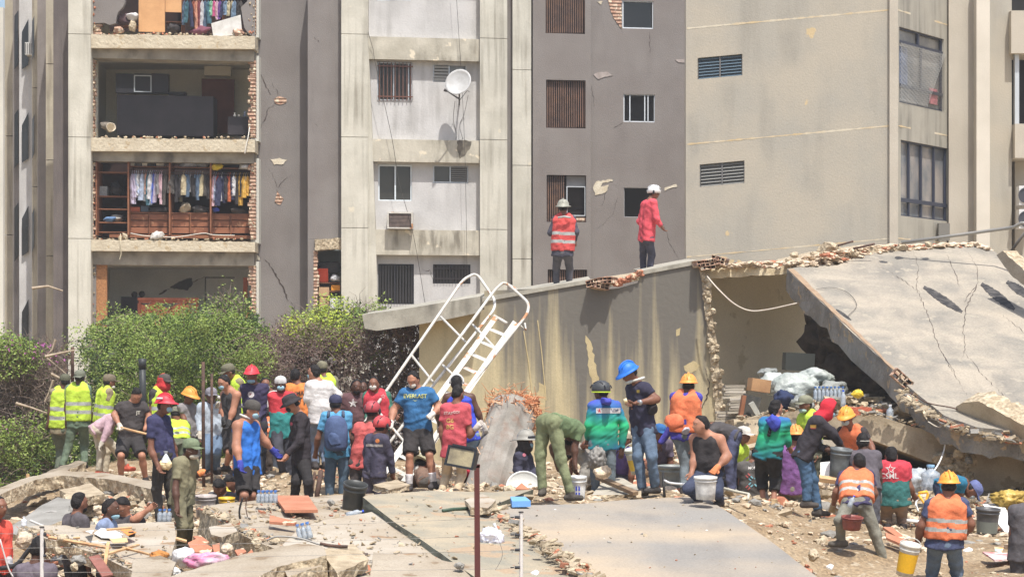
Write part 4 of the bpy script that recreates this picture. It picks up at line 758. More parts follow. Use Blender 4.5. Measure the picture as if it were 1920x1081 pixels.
# floor slab in front of the cavity
FSM = mat('floor_slab', (184, 168, 142), (158, 142, 118), scale=2.2, bump=.8, bscale=10, spots=(150, 134, 108), sp_th=.6, sp_scale=3)
FS = thing('floor_slab', 'broad cracked floor slab jutting out under the cavity with a rounded broken right end', 'slab', P(1700, 850, 36.5))
mb = MB(); rnd = random.Random(12)
top = jag((1375, 786), (1500, 768), 8, 1.2, rnd)+jag((1563, 780), (1640, 776), 5, .8, rnd)+jag((1700, 796), (1900, 848), 14, 1.0, rnd)+[(1935, 862)]
bot = [(1935, 902), (1895, 918), (1850, 921), (1822, 908), (1800, 890), (1768, 872), (1738, 864), (1640, 826), (1560, 818), (1470, 815), (1385, 830)]
mb.prism([P(x, y, 37-(x-1375)*.0022) for x, y in top+bot], (0, 4.5, -.15)); mb.build('slab_body', FSM, FS)
mb = MB()
for k in range(60):
    x = rnd.uniform(1760, 1930); y = rnd.uniform(838, 915); s = rnd.uniform(.04, .16); mb.rock(P(x, y, 36.1), s, k, 2)
mb.build('broken_end', BROKEN, FS)
slab('rubble_block', 'dark layered block under the left end of the floor slab', [(1376, 786), (1480, 770), (1500, 800), (1440, 835), (1380, 840)], ((1376, 786, 37), (1500, 770, 36.8), (1440, 835, 36.6)), .8, FSM, 'slab', BROKEN, 2, 8, 21)
slab('fallen_wall_piece', 'thin wall panel lying flat on the floor slab in the dark', [(1640, 786), (1665, 762), (1740, 770), (1775, 790), (1740, 798)], ((1640, 786, 38.5), (1700, 765, 40), (1775, 792, 38)), .2, mat('shade_panel', (150, 142, 128), (128, 120, 106), scale=3), 'slab', BROKEN, 1.5, 8, 22)
# ---------------------------------------------------------------- foreground slabs
TILE = mat('tiled_slab', (174, 157, 134), (142, 137, 129), scale=.45, det=3, bump=.3, bscale=20, streak=(128, 122, 114), sscale=(2, .4, 1), sk_amt=.6, grain=.14, gscale=40)
GTILE = mat('dusty_green_tile', (168, 154, 130), (142, 136, 120), scale=1.5, bump=.3, bscale=20, spots=(164, 142, 116), sp_th=.58, sp_scale=1.8, grain=.14, gscale=40)
GEDGE = mat('green_tile_edge', (116, 118, 104), (92, 94, 82), scale=4, bump=.3)
s1, f1 = slab('pale_slab', 'pale dusty slab at the lower left with papers and boards on it', [(35, 990), (60, 985), (200, 982), (326, 977), (330, 1005), (322, 1040), (312, 1068), (250, 1070), (195, 1043), (120, 1017), (60, 1001)], ((35, 990, 27.5), (330, 976, 28.8), (250, 1068, 24.8)), .16, SLABW, seed=31)
s2, f2 = slab('thick_slab', 'thick concrete block slab with rough broken left face behind the water bottles', [(374, 952), (410, 944), (512, 934), (640, 927), (700, 924), (712, 938), (660, 972), (585, 1000), (520, 1030), (470, 1010), (430, 985)], ((374, 952, 28.6), (640, 928, 31), (520, 1010, 26.6)), .42, SLAB, seed=32)
s3, f3 = slab('white_slab', 'broad whitish slab sloping down beside the dark edged slab', [(560, 992), (600, 975), (700, 958), (730, 975), (870, 1040), (940, 1100), (620, 1100), (555, 1060), (530, 1020)], ((560, 990, 27), (700, 958, 28.7), (700, 1081, 23.7)), .2, SLABW, seed=33)
s4, f4 = slab('dark_edged_slab', 'long tiled slab with a dark green edge running from the bucket to the bottom of the picture', [(680, 937), (690, 933), (800, 925), (925, 928), (1000, 922), (930, 950), (1110, 1100), (905, 1100), (800, 1025), (740, 985)], ((680, 937, 29.4), (925, 928, 30.6), (880, 1081, 23.8)), .19, GTILE, edge=GEDGE, seed=34, amp=.6, up=.04)
s5, f5 = slab('great_tile_slab', 'widest grey and sandy tiled slab in the bottom middle', [(925, 950), (1000, 946), (1080, 944), (1180, 936), (1290, 930), (1330, 936), (1440, 1010), (1570, 1110), (1150, 1110), (1020, 1018)], ((925, 950, 28.8), (1290, 930, 30.6), (1300, 1081, 23.5)), .16, TILE, seed=35, amp=.5)
slab('brick_layer', 'layer of broken hollow brick under the left edge of the widest tiled slab', [(915, 965), (930, 955), (1040, 1030), (1150, 1110), (1090, 1110), (985, 1040)], ((915, 965, 28.6), (930, 952, 28.7), (1110, 1100, 23.2)), .16, BRICK, 'slab', BROKEN, 1.5, 8, 36, -.16)
slab('bottom_beam', 'long slanting beam along the bottom edge left of the middle', [(250, 1110), (330, 1076), (450, 1040), (560, 1018), (606, 1022), (612, 1040), (520, 1062), (430, 1110)], ((330, 1076, 23.2), (600, 1020, 23.9), (430, 1095, 22.6)), .2, SLAB, 'beam', BROKEN, 1, 9, 37)
slab('bottom_slab', 'buff slab piece with a smooth face at the bottom beside the rebar cage', [(700, 1034), (820, 1048), (900, 1060), (960, 1110), (690, 1110)], ((700, 1034, 24.6), (900, 1060, 24.2), (800, 1110, 23.0)), .25, SLAB, 'slab', BROKEN, 1, 9, 38)
slab('arched_slab', 'thin bent roof slab arching over the hole at the far left', [(-20, 945), (20, 925), (70, 905), (120, 898), (205, 905), (290, 925), (300, 912), (200, 893), (110, 888), (40, 905), (-20, 930)], ((-20, 945, 35), (120, 895, 37), (290, 925, 34.5)), .2, SLAB, 'slab', BROKEN, .8, 8, 39, .06)
slab('fallen_eave', 'narrow tiled eave strip lying across the far left rubble', [(95, 895), (150, 876), (165, 880), (120, 898), (60, 916), (20, 940), (10, 936)], ((95, 895, 38.5), (160, 878, 39), (20, 938, 36.5)), .14, mat('eave', (150, 136, 116), (120, 108, 92), scale=5), 'slab', BROKEN, 1.2, 7, 40, .12)
slab('leaning_panel', 'dusty leaning panel behind the three heads in the pit', [(10, 1010), (80, 960), (110, 945), (140, 950), (130, 985), (40, 1020)], ((10, 1010, 30), (120, 945, 32), (130, 985, 30.5)), .1, mat('dusty_panel', (150, 146, 138), (130, 126, 118), scale=3), 'slab', BROKEN, 1, 9, 41, .1)
slab('grey_plank', 'grey flat plank panel lying behind the white bucket with blue bars', [(1130, 905), (1165, 898), (1215, 926), (1195, 930), (1110, 932)], ((1130, 905, 32.5), (1165, 898, 33), (1200, 930, 31)), .06, mat('grey_ply', (176, 168, 152), (156, 148, 132), scale=5), 'panel', None, .5, 8, 42, .03)
for f_, pts in ((f5, [(930, 968), (960, 972), (1020, 990)]), ):
    pass

f4_ = f4; f5_ = f5
f4 = lambda x, y, o=0: f4_(x, y, o+.04)
# crumbled edges and thin shards lying on the slabs
def shards(name, label, n, fn, smin, smax, mats, seed, w=(5, 2, 2, 1)):
    rnd = random.Random(seed); mb = MB()
    for i in range(n):
        p = fn(rnd); s = smin*(smax/smin)**(rnd.random()**1.5); k = rnd.randint(3, 5); mb.m = rnd.choices(range(len(mats)), w[:len(mats)])[0]; el = rnd.uniform(.3, 1); a0 = rnd.uniform(0, 6.28)
        E = Matrix.Rotation(a0, 3, 'Z') @ Matrix.Rotation(rnd.gauss(0, .35), 3, 'X') @ Matrix.Rotation(rnd.gauss(0, .35), 3, 'Y')
        pts = [p+E @ Vector((s*rnd.uniform(.6, 1.2)*math.cos(6.28*j/k), s*el*rnd.uniform(.6, 1.2)*math.sin(6.28*j/k), s*.25)) for j in range(k)]; mb.prism(pts, E @ Vector((0, 0, -s*rnd.uniform(.12, .5))))
    return tag(mb.build(name, mats), label, 'rubble', None, 'stuff')
SHM = [mat('shard_cream', (178, 162, 136), (150, 134, 110), scale=7, bump=.6), BROKEN, mat('shard_grey', (146, 142, 134), (120, 116, 110), scale=7, bump=.6), TERRA]
def along(f, pts, spread, up=.02):
    def g(r): i = r.randrange(len(pts)-1); t = r.random(); x = pts[i][0]+(pts[i+1][0]-pts[i][0])*t+r.gauss(0, spread); y = pts[i][1]+(pts[i+1][1]-pts[i][1])*t+r.gauss(0, spread*.4); return f(x, y, up)
    return g
shards('edge_crumbs', 'crumbs along the front edge of the pale slab', 160, along(f1, [(40, 992), (120, 1012), (200, 1040), (250, 1064)], 4), .015, .08, SHM, 1)
shards('edge_crumbs', 'brick crumbs and plaster along the left edge of the thick slab', 260, along(f2, [(380, 954), (440, 985), (480, 1006), (530, 1022)], 7), .015, .09, SHM, 2, (6, 3, 1, 2))
shards('edge_crumbs', 'chips scattered over the thick slab', 240, lambda r: f2(r.uniform(420, 690), r.uniform(938, 985), .01), .01, .07, SHM, 3, (6, 2, 2, 2))
shards('edge_crumbs', 'crumbs and broken brick along the left edge of the widest slab', 420, along(f5, [(925, 956), (1020, 1022), (1080, 1062), (1120, 1090)], 9, .0), .015, .11, SHM, 4, (6, 3, 1, 2))
shards('edge_crumbs', 'chips on the dark edged slab', 120, lambda r: f4(r.uniform(740, 980), r.uniform(935, 1070), .01), .008, .045, SHM, 5)
shards('edge_crumbs', 'chips on the widest slab', 110, lambda r: f5(r.uniform(960, 1450), r.uniform(945, 1075), .006), .005, .03, SHM, 6)
shards('edge_crumbs', 'debris on the white slab and between the slabs', 380, lambda r: f3(r.uniform(560, 860), r.uniform(975, 1081), .012), .008, .05, SHM, 7, (6, 2, 2, 1))
shards('edge_crumbs', 'crumbs on the pale slab', 140, lambda r: f1(r.uniform(60, 320), r.uniform(984, 1050), .01), .008, .05, SHM, 8)
def gr(x0, x1, d0, d1, up=.03):
    def g(r): d = r.uniform(d0, d1); x = (r.uniform(x0, x1)-960)/F*d; return Vector((x, d, H(x, d)+r.uniform(0, up*2)))
    return g
shards('shattered_tiles', 'shattered plates and tiles at the bottom left', 900, gr(180, 760, 23.2, 26.4, .08), .02, .14, SHM, 9, (6, 3, 2, 1.5))
shards('shattered_tiles', 'broken plates around the standing people', 1500, gr(60, 1900, 30.5, 40, .03), .02, .13, SHM, 10, (6, 3, 2, 1))
shards('shattered_tiles', 'broken plates and blocks behind the stooping people at right', 900, gr(1230, 1930, 33.5, 38, .12), .04, .22, SHM, 11, (6, 4, 2, 1))
shards('shattered_tiles', 'broken plates in the pit at the left', 500, gr(60, 330, 30, 35, .1), .03, .17, SHM, 12, (6, 4, 2, 2))
shards('edge_crumbs', 'broken layers along the lower end of the great slab', 420, along(gf, [(1700, 724), (1735, 752), (1790, 786), (1840, 800), (1930, 812)], 9, -.1), .03, .16, SHM, 13, (6, 4, 2, 1))
def cav(r):
    x = r.uniform(1500, 1800); top = np.interp(x, [1500, 1580, 1640, 1700, 1800], [752, 738, 742, 768, 806]); bot = np.interp(x, [1500, 1640, 1800], [782, 784, 822]); return P(x, r.uniform(top, bot), r.uniform(37.4, 39.5))
shards('cavity_rubble', 'rubble piled on the floor slab inside the cavity', 520, cav, .03, .2, SHM, 14, (3, 5, 4, 1))
shards('edge_crumbs', 'crumbs on the front edge of the floor slab', 260, lambda r: (lambda x: P(x, np.interp(x, [1375, 1500, 1563, 1640, 1900], [785, 767, 779, 775, 847])+r.uniform(-3, 2), 36.9-(x-1375)*.0022))(r.uniform(1380, 1900)), .015, .09, SHM, 15, (6, 4, 2, 1))

for k, (pts, pl, th, lab) in enumerate([
 ([(250, 1066), (300, 1058), (330, 1072), (320, 1100), (246, 1100)], ((255, 1052, 24.6), (340, 1042, 24.9), (300, 1100, 23.4)), .12, 'small buff slab piece tipped beside the fur slippers'),
 ([(392, 1004), (432, 996), (446, 1012), (416, 1024), (396, 1018)], ((392, 1010, 26.2), (440, 1000, 26.6), (416, 1024, 25.6)), .1, 'tilted plate below the left face of the thick slab'),
 ([(598, 1048), (660, 1036), (690, 1066), (630, 1092)], ((598, 1048, 24), (670, 1040, 24.3), (640, 1092, 23.2)), .12, 'broken plate tilted inside the rebar cage'),
 ([(520, 1062), (585, 1048), (604, 1078), (540, 1100)], ((520, 1062, 23.8), (590, 1052, 24), (550, 1100, 22.9)), .14, 'pale broken plate under the slanting beam'),
 ([(872, 952), (905, 940), (930, 952), (915, 968), (884, 966)], ((872, 952, 28.9), (925, 948, 29), (900, 968, 28)), .08, 'small tipped plate behind the rusty post'),
 ([(700, 922), (742, 912), (770, 922), (730, 932)], ((700, 924, 32), (750, 914, 32.8), (730, 932, 31.4)), .07, 'flat plate lying beside the sports shirt man boots'),
 ([(1640, 940), (1700, 930), (1722, 952), (1660, 962)], ((1640, 944, 33), (1710, 934, 33.6), (1670, 962, 32)), .1, 'dusty plate leaning behind the red and teal shirt'),
 ([(1300, 842), (1352, 826), (1372, 850), (1320, 864)], ((1300, 846, 36), (1360, 830, 36.6), (1330, 864, 35.4)), .14, 'broken plate behind the kneeling man back'),
 ([(110, 930), (170, 918), (196, 938), (140, 950)], ((110, 934, 34), (180, 922, 34.8), (150, 950, 33.2)), .12, 'broken plate above the leftmost head in the pit')]):
    slab('broken_plate', lab, pts, pl, th, [SLAB, SLABW, SHM[0]][k % 3], 'slab', BROKEN, 1.2, 9, 60+k, .1)
# ---------------------------------------------------------------- people: each body is one blended surface grown round its joints
def lenv(a): return float(np.sqrt((a*a).sum()))
class Field:
    def __init__(s): s.p = []
    def cone(s, a, b, ra, rb, k=.035, ca=None, cb=None):   # ca / cb: flat cut beyond that end (t value)
        s.p.append(('c', np.array(a, float), np.array(b, float), ra, rb, k, ca, cb))
    def ell(s, c, M, r, k=.03, cut=None):
        s.p.append(('e', np.array(c, float), np.array(M, float), np.array(r, float), max(r), k, cut, None))
    def mesh(s, h, wr=0, seed=0):
        lo = np.full(3, 1e9); hi = -lo
        for q in s.p:
            r = (max(q[3], q[4]) if q[0] == 'c' else q[4])+.03
            ends = (q[1], q[2]) if q[0] == 'c' else (q[1],)
            for e in ends: lo = np.minimum(lo, e-r); hi = np.maximum(hi, e+r)
        n = np.ceil((hi-lo)/h).astype(int)+2; f = np.full(n, .3)
        for q in s.p:
            r = (max(q[3], q[4]) if q[0] == 'c' else q[4])+q[5]*1.3+.01
            ends = np.array((q[1], q[2]) if q[0] == 'c' else (q[1],)); a = np.maximum(((ends.min(0)-r-lo)/h).astype(int), 0); b = np.minimum(((ends.max(0)+r-lo)/h).astype(int)+2, n)
            if (b <= a).any(): continue
            g = np.stack(np.meshgrid(*[np.arange(a[i], b[i])*h+lo[i] for i in range(3)], indexing='ij'), -1)
            if q[0] == 'c':
                ba = q[2]-q[1]; l2 = max((ba*ba).sum(), 1e-9); pa = g-q[1]; tt = (pa@ba)/l2; t = np.clip(tt, 0, 1)
                dd = np.sqrt(((pa-t[..., None]*ba)**2).sum(-1))-(q[3]+(q[4]-q[3])*t); ln = math.sqrt(l2)
                if q[7] is not None: dd = np.maximum(dd, (tt-q[7])*ln)
                if q[6] is not None: dd = np.maximum(dd, (q[6]-tt)*ln)
            else:
                v = (g-q[1])@q[2]; dd = (np.sqrt(((v/q[3])**2).sum(-1))-1)*q[3].min()
                if q[6] is not None:
                    for nn, off in q[6]: dd = np.maximum(dd, v@np.array(nn, float)-off)
            sl = tuple(slice(a[i], b[i]) for i in range(3)); o = f[sl]; k = q[5]; hh = np.maximum(k-np.abs(o-dd), 0)/k
            f[sl] = np.minimum(o, dd)-hh*hh*k*.25
        if wr:
            r = random.Random(seed); g = np.stack(np.meshgrid(*[np.arange(n[i])*h for i in range(3)], indexing='ij'), -1); acc = 0
            for fr, am in ((26, .5), (44, .6), (75, .4)):
                d1 = np.array([r.gauss(0, 1), r.gauss(0, 1), r.gauss(0, 1.2)]); d1 /= lenv(d1); d2 = np.array([r.gauss(0, 1) for _ in range(3)]); d2 /= lenv(d2)
                acc = acc+am*np.sin(g@d1*fr+2.2*np.sin(g@d2*fr*.45+r.random()*6)+r.random()*6)
            f = f+wr*acc
        sg = f < 0; cs = np.stack([sg[i:n[0]-1+i, j:n[1]-1+j, k:n[2]-1+k] for i in (0, 1) for j in (0, 1) for k in (0, 1)], -1)
        act = cs.any(-1) & ~cs.all(-1); idx = np.argwhere(act)
        if not len(idx): return np.zeros((0, 3)), np.zeros((0, 4), int)
        val = np.stack([f[idx[:, 0]+i, idx[:, 1]+j, idx[:, 2]+k] for i in (0, 1) for j in (0, 1) for k in (0, 1)], -1)
        cor = np.array([(i, j, k) for i in (0, 1) for j in (0, 1) for k in (0, 1)], float); acc = np.zeros((len(idx), 3)); cnt = np.zeros(len(idx))
        for e0 in range(8):
            for ax in (4, 2, 1):
                if e0 & ax: continue
                e1 = e0 | ax; A, B = val[:, e0], val[:, e1]; m = (A < 0) != (B < 0); t = np.where(m, A/np.where(m, A-B, 1), 0)
                acc += np.where(m[:, None], cor[e0]+(cor[e1]-cor[e0])*t[:, None], 0); cnt += m
        V = (idx+acc/cnt[:, None])*h+lo; im = np.full(act.shape, -1); im[tuple(idx.T)] = np.arange(len(idx)); Fs = []
        for ax in range(3):
            sh = [slice(None)]*3; s0 = list(sh); s1 = list(sh); s0[ax] = slice(0, n[ax]-1); s1[ax] = slice(1, n[ax]); A = sg[tuple(s0)]; B = sg[tuple(s1)]
            e = np.argwhere(A != B); u, w = [i for i in range(3) if i != ax]; e = e[(e[:, u] > 0) & (e[:, w] > 0) & (e[:, u] < n[u]-1) & (e[:, w] < n[w]-1)]
            def c(du, dw): q = e.copy(); q[:, u] -= du; q[:, w] -= dw; return im[tuple(q.T)]
            Fs.append(np.stack([c(1, 1), c(0, 1), c(0, 0), c(1, 0)], -1))
        return V, np.concatenate(Fs)
def npmesh(name, V, Fc, mats, parent, mi=None, extra=None):
    o0 = np.array(ORG[parent.name]); vs = (V-o0); me = bpy.data.meshes.new(name); fl = Fc.tolist(); vl = vs.tolist(); m2 = list(mi) if mi is not None else [0]*len(fl)
    if extra:
        b = len(vl); vl += [tuple(Vector(v)-Vector(o0)) for v in extra.v]; fl += [[i+b for i in f] for f in extra.f]; m2 += extra.mi
    me.from_pydata(vl, [], fl)
    for m in mats: me.materials.append(m)
    me.polygons.foreach_set('material_index', m2); me.polygons.foreach_set('use_smooth', [True]*len(fl))
    bm = bmesh.new(); bm.from_mesh(me); bmesh.ops.recalc_face_normals(bm, faces=bm.faces); bm.to_mesh(me); bm.free()
    ob = bpy.data.objects.new(name, me); C.objects.link(ob); ob.parent = parent; ORG[ob.name] = Vector(o0); return ob
SK = {'dark': (92, 62, 48), 'brown': (128, 86, 66), 'tan': (176, 124, 98), 'light': (196, 148, 124)}
HAIRM = mat('dark_hair', (34, 28, 26), (20, 17, 16), scale=30, bump=.6, bscale=60, rough=.7)
STRIPE = mat('reflective_grey', (176, 176, 170), (150, 150, 146), scale=8, rough=.4)
HARD = {}
def hat(kind, col, c, M, par, yaw=0):
    """M columns: right, forward, up of the head"""
    if yaw: M = M @ Matrix.Rotation(R(yaw), 3, 'Z')
    G = M; c = Vector(c); N_ = 28
    m1 = mat('shell_%d_%d_%d' % tuple(col), tuple(int(v*.9+18) for v in col), tuple(int(v*.78+34) for v in col), scale=16, bump=.08, rough=.5, grain=.12, spec=.35) if kind in ('hard', 'bike', 'rescue', 'fire') else cloth(col); mb = MB()
    def ring(rx, ry, z, ff=0, fb=0):
        out = []
        for j in range(N_):
            a = 2*math.pi*j/N_; sx_, sy = math.cos(a), math.sin(a); fr = max(0, sy)**2; bk = max(0, -sy)**2
            out.append(c+G @ Vector((rx*sx_, ry*sy+ff*fr-fb*bk, z-(.25*ff*fr) - .35*fb*bk)))
        return out
    def loft(rings, closed=True, top=True):
        vs = [p for r_ in rings for p in r_]; k = len(rings); fs = [(i*N_+j, i*N_+(j+1) % N_, (i+1)*N_+(j+1) % N_, (i+1)*N_+j) for i in range(k-1) for j in range(N_)]
        if top: fs.append(tuple(range((k-1)*N_, k*N_)))
        mb.add(vs, fs)
    if kind == 'hard':
        dome = [ring(.112*math.cos(t), .135*math.cos(t)-.004, .045+.118*math.sin(t)) for t in [i*math.pi/2/7 for i in range(8)][:-1]]
        loft([ring(.108, .13, .03), ring(.13, .152, .03, .055), ring(.132, .154, .038, .055), ring(.114, .137, .05, .01)]+dome[1:]+[ring(.01, .012, .164)])
        mb.tube([c+G @ Vector((0, .135*math.cos(t), .05+.12*math.sin(t))) for t in [i*math.pi/10 for i in range(1, 10)]], [.006, .009, .011, .012, .012, .012, .011, .009, .006], 6)
        for sx_ in (-.045, .045): mb.tube([c+G @ Vector((sx_, .118*math.cos(t), .05+.106*math.sin(t))) for t in [i*math.pi/10 for i in range(2, 9)]], .007, 5)
    elif kind == 'cap':
        loft([ring(.09, .108, .02), ring(.094, .112, .04), ring(.092, .11, .08), ring(.075, .092, .115), ring(.04, .05, .135), ring(.006, .008, .14)])
        n = 9; top = []; 
        for i in range(n): a = math.pi*(.14+.72*i/(n-1)); top.append((math.cos(a), math.sin(a)))
        A = [c+G @ Vector((.092*x, .1*y, .035)) for x, y in top]; B = [c+G @ Vector((.085*x, .1+.085*y, .022-.012*abs(x)*1.5)) for x, y in top]
        vs = A+B+[p-G @ Vector((0, 0, .006)) for p in A+B]; mb.add(vs, [(i, i+1, n+i+1, n+i) for i in range(n-1)]+[(2*n+i, 3*n+i, 3*n+i+1, 2*n+i+1) for i in range(n-1)]+[(n+i, n+i+1, 3*n+i+1, 3*n+i) for i in range(n-1)]+[(0, n, 3*n, 2*n), (n-1, 2*n-1+0, 4*n-1, 3*n-1)])
        mb.ball(c+G @ Vector((0, 0, .14)), .008, 5)
    elif kind == 'bucket':
        loft([ring(.15, .17, .015), ring(.155, .175, .02), ring(.1, .115, .05), ring(.096, .11, .09), ring(.088, .1, .125), ring(.06, .07, .14), ring(.006, .008, .142)])
    elif kind == 'fire':
        loft([ring(.105, .125, .03), ring(.15, .17, .03, .02, .07), ring(.152, .172, .036, .02, .07), ring(.112, .132, .05), ring(.108, .128, .09), ring(.085, .1, .14), ring(.045, .055, .165), ring(.006, .008, .172)])
        mb.tube([c+G @ Vector((0, .125*math.cos(t), .05+.13*math.sin(t))) for t in [i*math.pi/10 for i in range(1, 10)]], .012, 6)
    elif kind in ('rescue', 'bike'):
        loft([ring(.1, .12, .0), ring(.11, .132, .01), ring(.114, .138, .05), ring(.104, .126, .1), ring(.075, .09, .14), ring(.04, .05, .158), ring(.006, .008, .163)])
    o = mb.build(dict(hard='hard_hat', cap='cap', bucket='bucket_hat', fire='fire_helmet', rescue='rescue_helmet', bike='climbing_helmet')[kind], m1, par, True)
    if kind in ('rescue', 'bike'):
        mb = MB()
        for x0 in ((-.06, -.02, .02, .06) if kind == 'bike' else (-.05, .05)):
            for t0, t1 in ((.25, .75), (.95, 1.5), (1.75, 2.3), (2.5, 2.9)): mb.tube([c+G @ Vector((x0*1.1, .132*math.cos(t), .03+.128*math.sin(t)*math.sqrt(max(.1, 1-(x0/.12)**2)))) for t in (t0, (t0+t1)/2, t1)], .009, 5)
        mb.build('vents', BLACKM, o)
        if kind == 'bike':
            mb = MB(); r0 = ring(.112, .134, .004); mb.tube(r0+[r0[0]], .008, 5); mb.build('rim', plain((190, 214, 60), .4), o)
        else:
            mb = MB()
            for sx_ in (-1, 1): mb.ball(c+G @ Vector((sx_*.118, 0, .01)), (.02, .035, .045), 6)
            mb.build('ear_defender', BLACKM, o)
    if kind == 'fire':
        mb = MB(); mb.tube([c+G @ Vector((.112*math.cos(a), .13*math.sin(a), .075)) for a in [R(30+i*12) for i in range(11)]], .014, 5); mb.build('goggles', BLACKM, o)
    return o
def person(d, lab, hd, nk, pl, yaw, aL=None, aR=None, lL=None, lR=None, k=1., hy=None, pit=0, skin='brown', hat_=None, hair=1, mask=None, top=((60, 60, 64), 's'), bot=((50, 52, 60), 'l'), vest=None, gl=None, shoes=(46, 44, 46), m=1., stripes=True, hood=None, legs=True, prints=None, beard=0, top2=None, ldz=0, hatyaw=0, fat=1., socks=None, hem=.07, grp=None):
    seed = int(hd[0]*7+hd[1]); h = .0125 if d < 34.5 else .0155; fw = Vector((math.sin(R(yaw)), -math.cos(R(yaw)), 0)); lat = Vector((math.cos(R(yaw)), math.sin(R(yaw)), 0))
    if lat.x < 0: lat = -lat
    s = F/d; T = .5*k; pel = P(*pl, d+ldz); r = math.hypot(nk[0]-pl[0], nk[1]-pl[1])/s
    off = math.sqrt(max(0, T*T-r*r)) if r < T*.93 else 0; off *= -1 if fw.y <= 0 else 1; off *= min(1, abs(fw.y)*1.2)
    neck = P(*nk, d+off); up = (neck-pel).normalized(); hc = P(*hd, d+off+(.03 if fw.y > 0 else -.05)*(1 if abs(fw.y) > .3 else 0))
    root = thing('person', lab, 'person', (pel.x, pel.y, min(pel.z-.9*k, pel.z-.2)), grp)
    sh = [neck+lat*(sg*.172*k)-up*.055*k for sg in (-1, 1)]; hip = [pel+lat*(sg*.088*k) for sg in (-1, 1)]
    def limb(a, pts, L1, L2, bend, hang):
        if pts is None: pts = hang
        out = []; prev = a
        for i, (q, L_) in enumerate(zip(pts, (L1, L2))):
            if len(q) > 2: p = P(q[0], q[1], prev.y-q[2])
            else:
                p0 = P(q[0], q[1], prev.y); rr = (p0-prev).length; o_ = math.sqrt(max(0, (L_*k)**2-rr*rr)) if rr < L_*k*.9 else 0; p = P(q[0], q[1], prev.y+o_*bend[i])
            out.append(p); prev = p
        return out
    fy = 1 if fw.y > .25 else -1 if fw.y < -.25 else 0; px = lambda v: ((v.x)/v.y*F+960, HY-(v.z-CZ)/v.y*F)
    arms = []
    for i, a in enumerate((aL, aR)):
        x, y = px(sh[i]); sg = (-1, 1)[i]; hang = [(x+sg*3, y+.28*s*k), (x+sg*4+fw.x*6, y+.52*s*k)]
        arms.append([sh[i]]+limb(sh[i], a, .29, .26, (0.0, fy*.9), hang))
    lg = []
    for i, a in enumerate((lL, lR)):
        x, y = px(hip[i]); sg = (-1, 1)[i]; hang = [(x+sg*2+fw.x*4, y+.42*s*k), (x+sg*2, y+.83*s*k)]
        lg.append([hip[i]]+limb(hip[i], a, .43, .42, (fy*.8, -fy*.6), hang))
    hyaw = yaw if hy is None else hy; hf = Vector((math.sin(R(hyaw)), -math.cos(R(hyaw)), 0)); hr = Vector((0, 0, 1)).cross(-hf); hr = hf.cross(Vector((0, 0, 1)))
    Mh = Matrix((hr, hf, Vector((0, 0, 1)))).transposed() @ Matrix.Rotation(R(-pit), 3, 'X'); HF = Mh @ Vector((0, 1, 0)); HU = Mh @ Vector((0, 0, 1)); Mn = np.array(Mh)
    q = .97*k
    b = Field(); b.ell(hc+HU*.018*q, Mn, (.076*q, .095*q, .098*q), .02); b.ell(hc+HF*.022*q-HU*.058*q, Mn, (.056*q, .066*q, .06*q), .03); b.ell(hc+HF*.012*q-HU*.02*q, Mn, (.066*q, .08*q, .07*q), .02)
    b.cone(hc+HF*.088*q+HU*.005, hc+HF*.104*q-HU*.028*q, .009, .015, .012)
    for sg in (-1, 1): b.ell(hc+Mh @ Vector((sg*.078*q, -.005, -.012)), Mn, (.012, .022, .032), .01)
    b.ell(hc+HF*.078*q+HU*.03*q, Mn, (.05, .016, .01), .02); b.ell(hc+HF*.078*q-HU*.058*q, Mn, (.024, .014, .012), .01)
    b.cone(neck-up*.01, hc-HU*.04-HF*.012, .058*m, .055, .03)
    for sg in (0, 1):
        si = sh[sg]-lat*(.085*k*(-1, 1)[sg]); wc = .72 if bot[1] != 's' else 1; sl_b = top[1]; b.cone(si-up*.05, hip[sg]+up*.08-lat*(.03*(-1, 1)[sg]), .092*k*fat, .075*k*fat, .05); b.cone(neck, sh[sg], .05*k, (.055*m if sl_b == 't' else .04)*k, .05 if sl_b == 't' else .02)
        A = arms[sg]; b.cone(A[0], A[1], (.05 if sl_b == 't' else .043)*m*k, (.041 if sl_b != 'l' else .034)*m*k); la = 1 if sl_b != 'l' else .78; b.cone(A[1], A[1].lerp(A[2], .3), .04*m*k*la, .043*m*k*la); b.cone(A[1].lerp(A[2], .3), A[2], .042*m*k*la, .027*k)
        G_ = lg[sg]; b.cone(G_[0], G_[1], .082*wc*k, .054*wc*k, .02); b.cone(G_[1], G_[1].lerp(G_[2], .35)-fw*.015, .05*wc*k, .056*wc*k, .02); b.cone(G_[1].lerp(G_[2], .35)-fw*.015, G_[2], .056*wc*k, .036*k, .02)
    b.cone(hip[0], hip[1], .078*k, .078*k)
    ex = MB(); ex.m = 0; hands = []
    def hand(f_, exm, A, sg, R0):
        dr = (A[2]-A[1]).normalized(); w = (dr.cross(fw) if abs(dr.dot(fw)) < .9 else dr.cross(Vector((0, 0, 1)))).normalized(); w = w*(1 if sg == 0 else -1); cu = w.cross(dr).normalized()
        if cu.dot(fw) < 0: cu = -cu
        pc = A[2]+dr*.045*k; f_.cone(A[2]-dr*.01, A[2]+dr*.03, R0*.95, R0, .02); 
        for j in (-1, 0, 1): f_.cone(A[2]+dr*.03+w*j*.014, A[2]+dr*.082*k+w*j*.024, R0*.66, R0*.56, .015)
        for j in range(4):
            b0 = A[2]+dr*.08*k+w*(j-1.5)*.0195; ln = (.066, .078, .073, .056)[j]*k; p1 = b0+dr*ln*.45+cu*ln*.12; p2 = p1+dr*ln*.28+cu*ln*.3; p3 = p2+dr*ln*.05+cu*ln*.32
            exm.tube([b0-dr*.02, b0, p1, p2, p3], [R0*.33, R0*.32, R0*.3, R0*.27, R0*.2], 6)
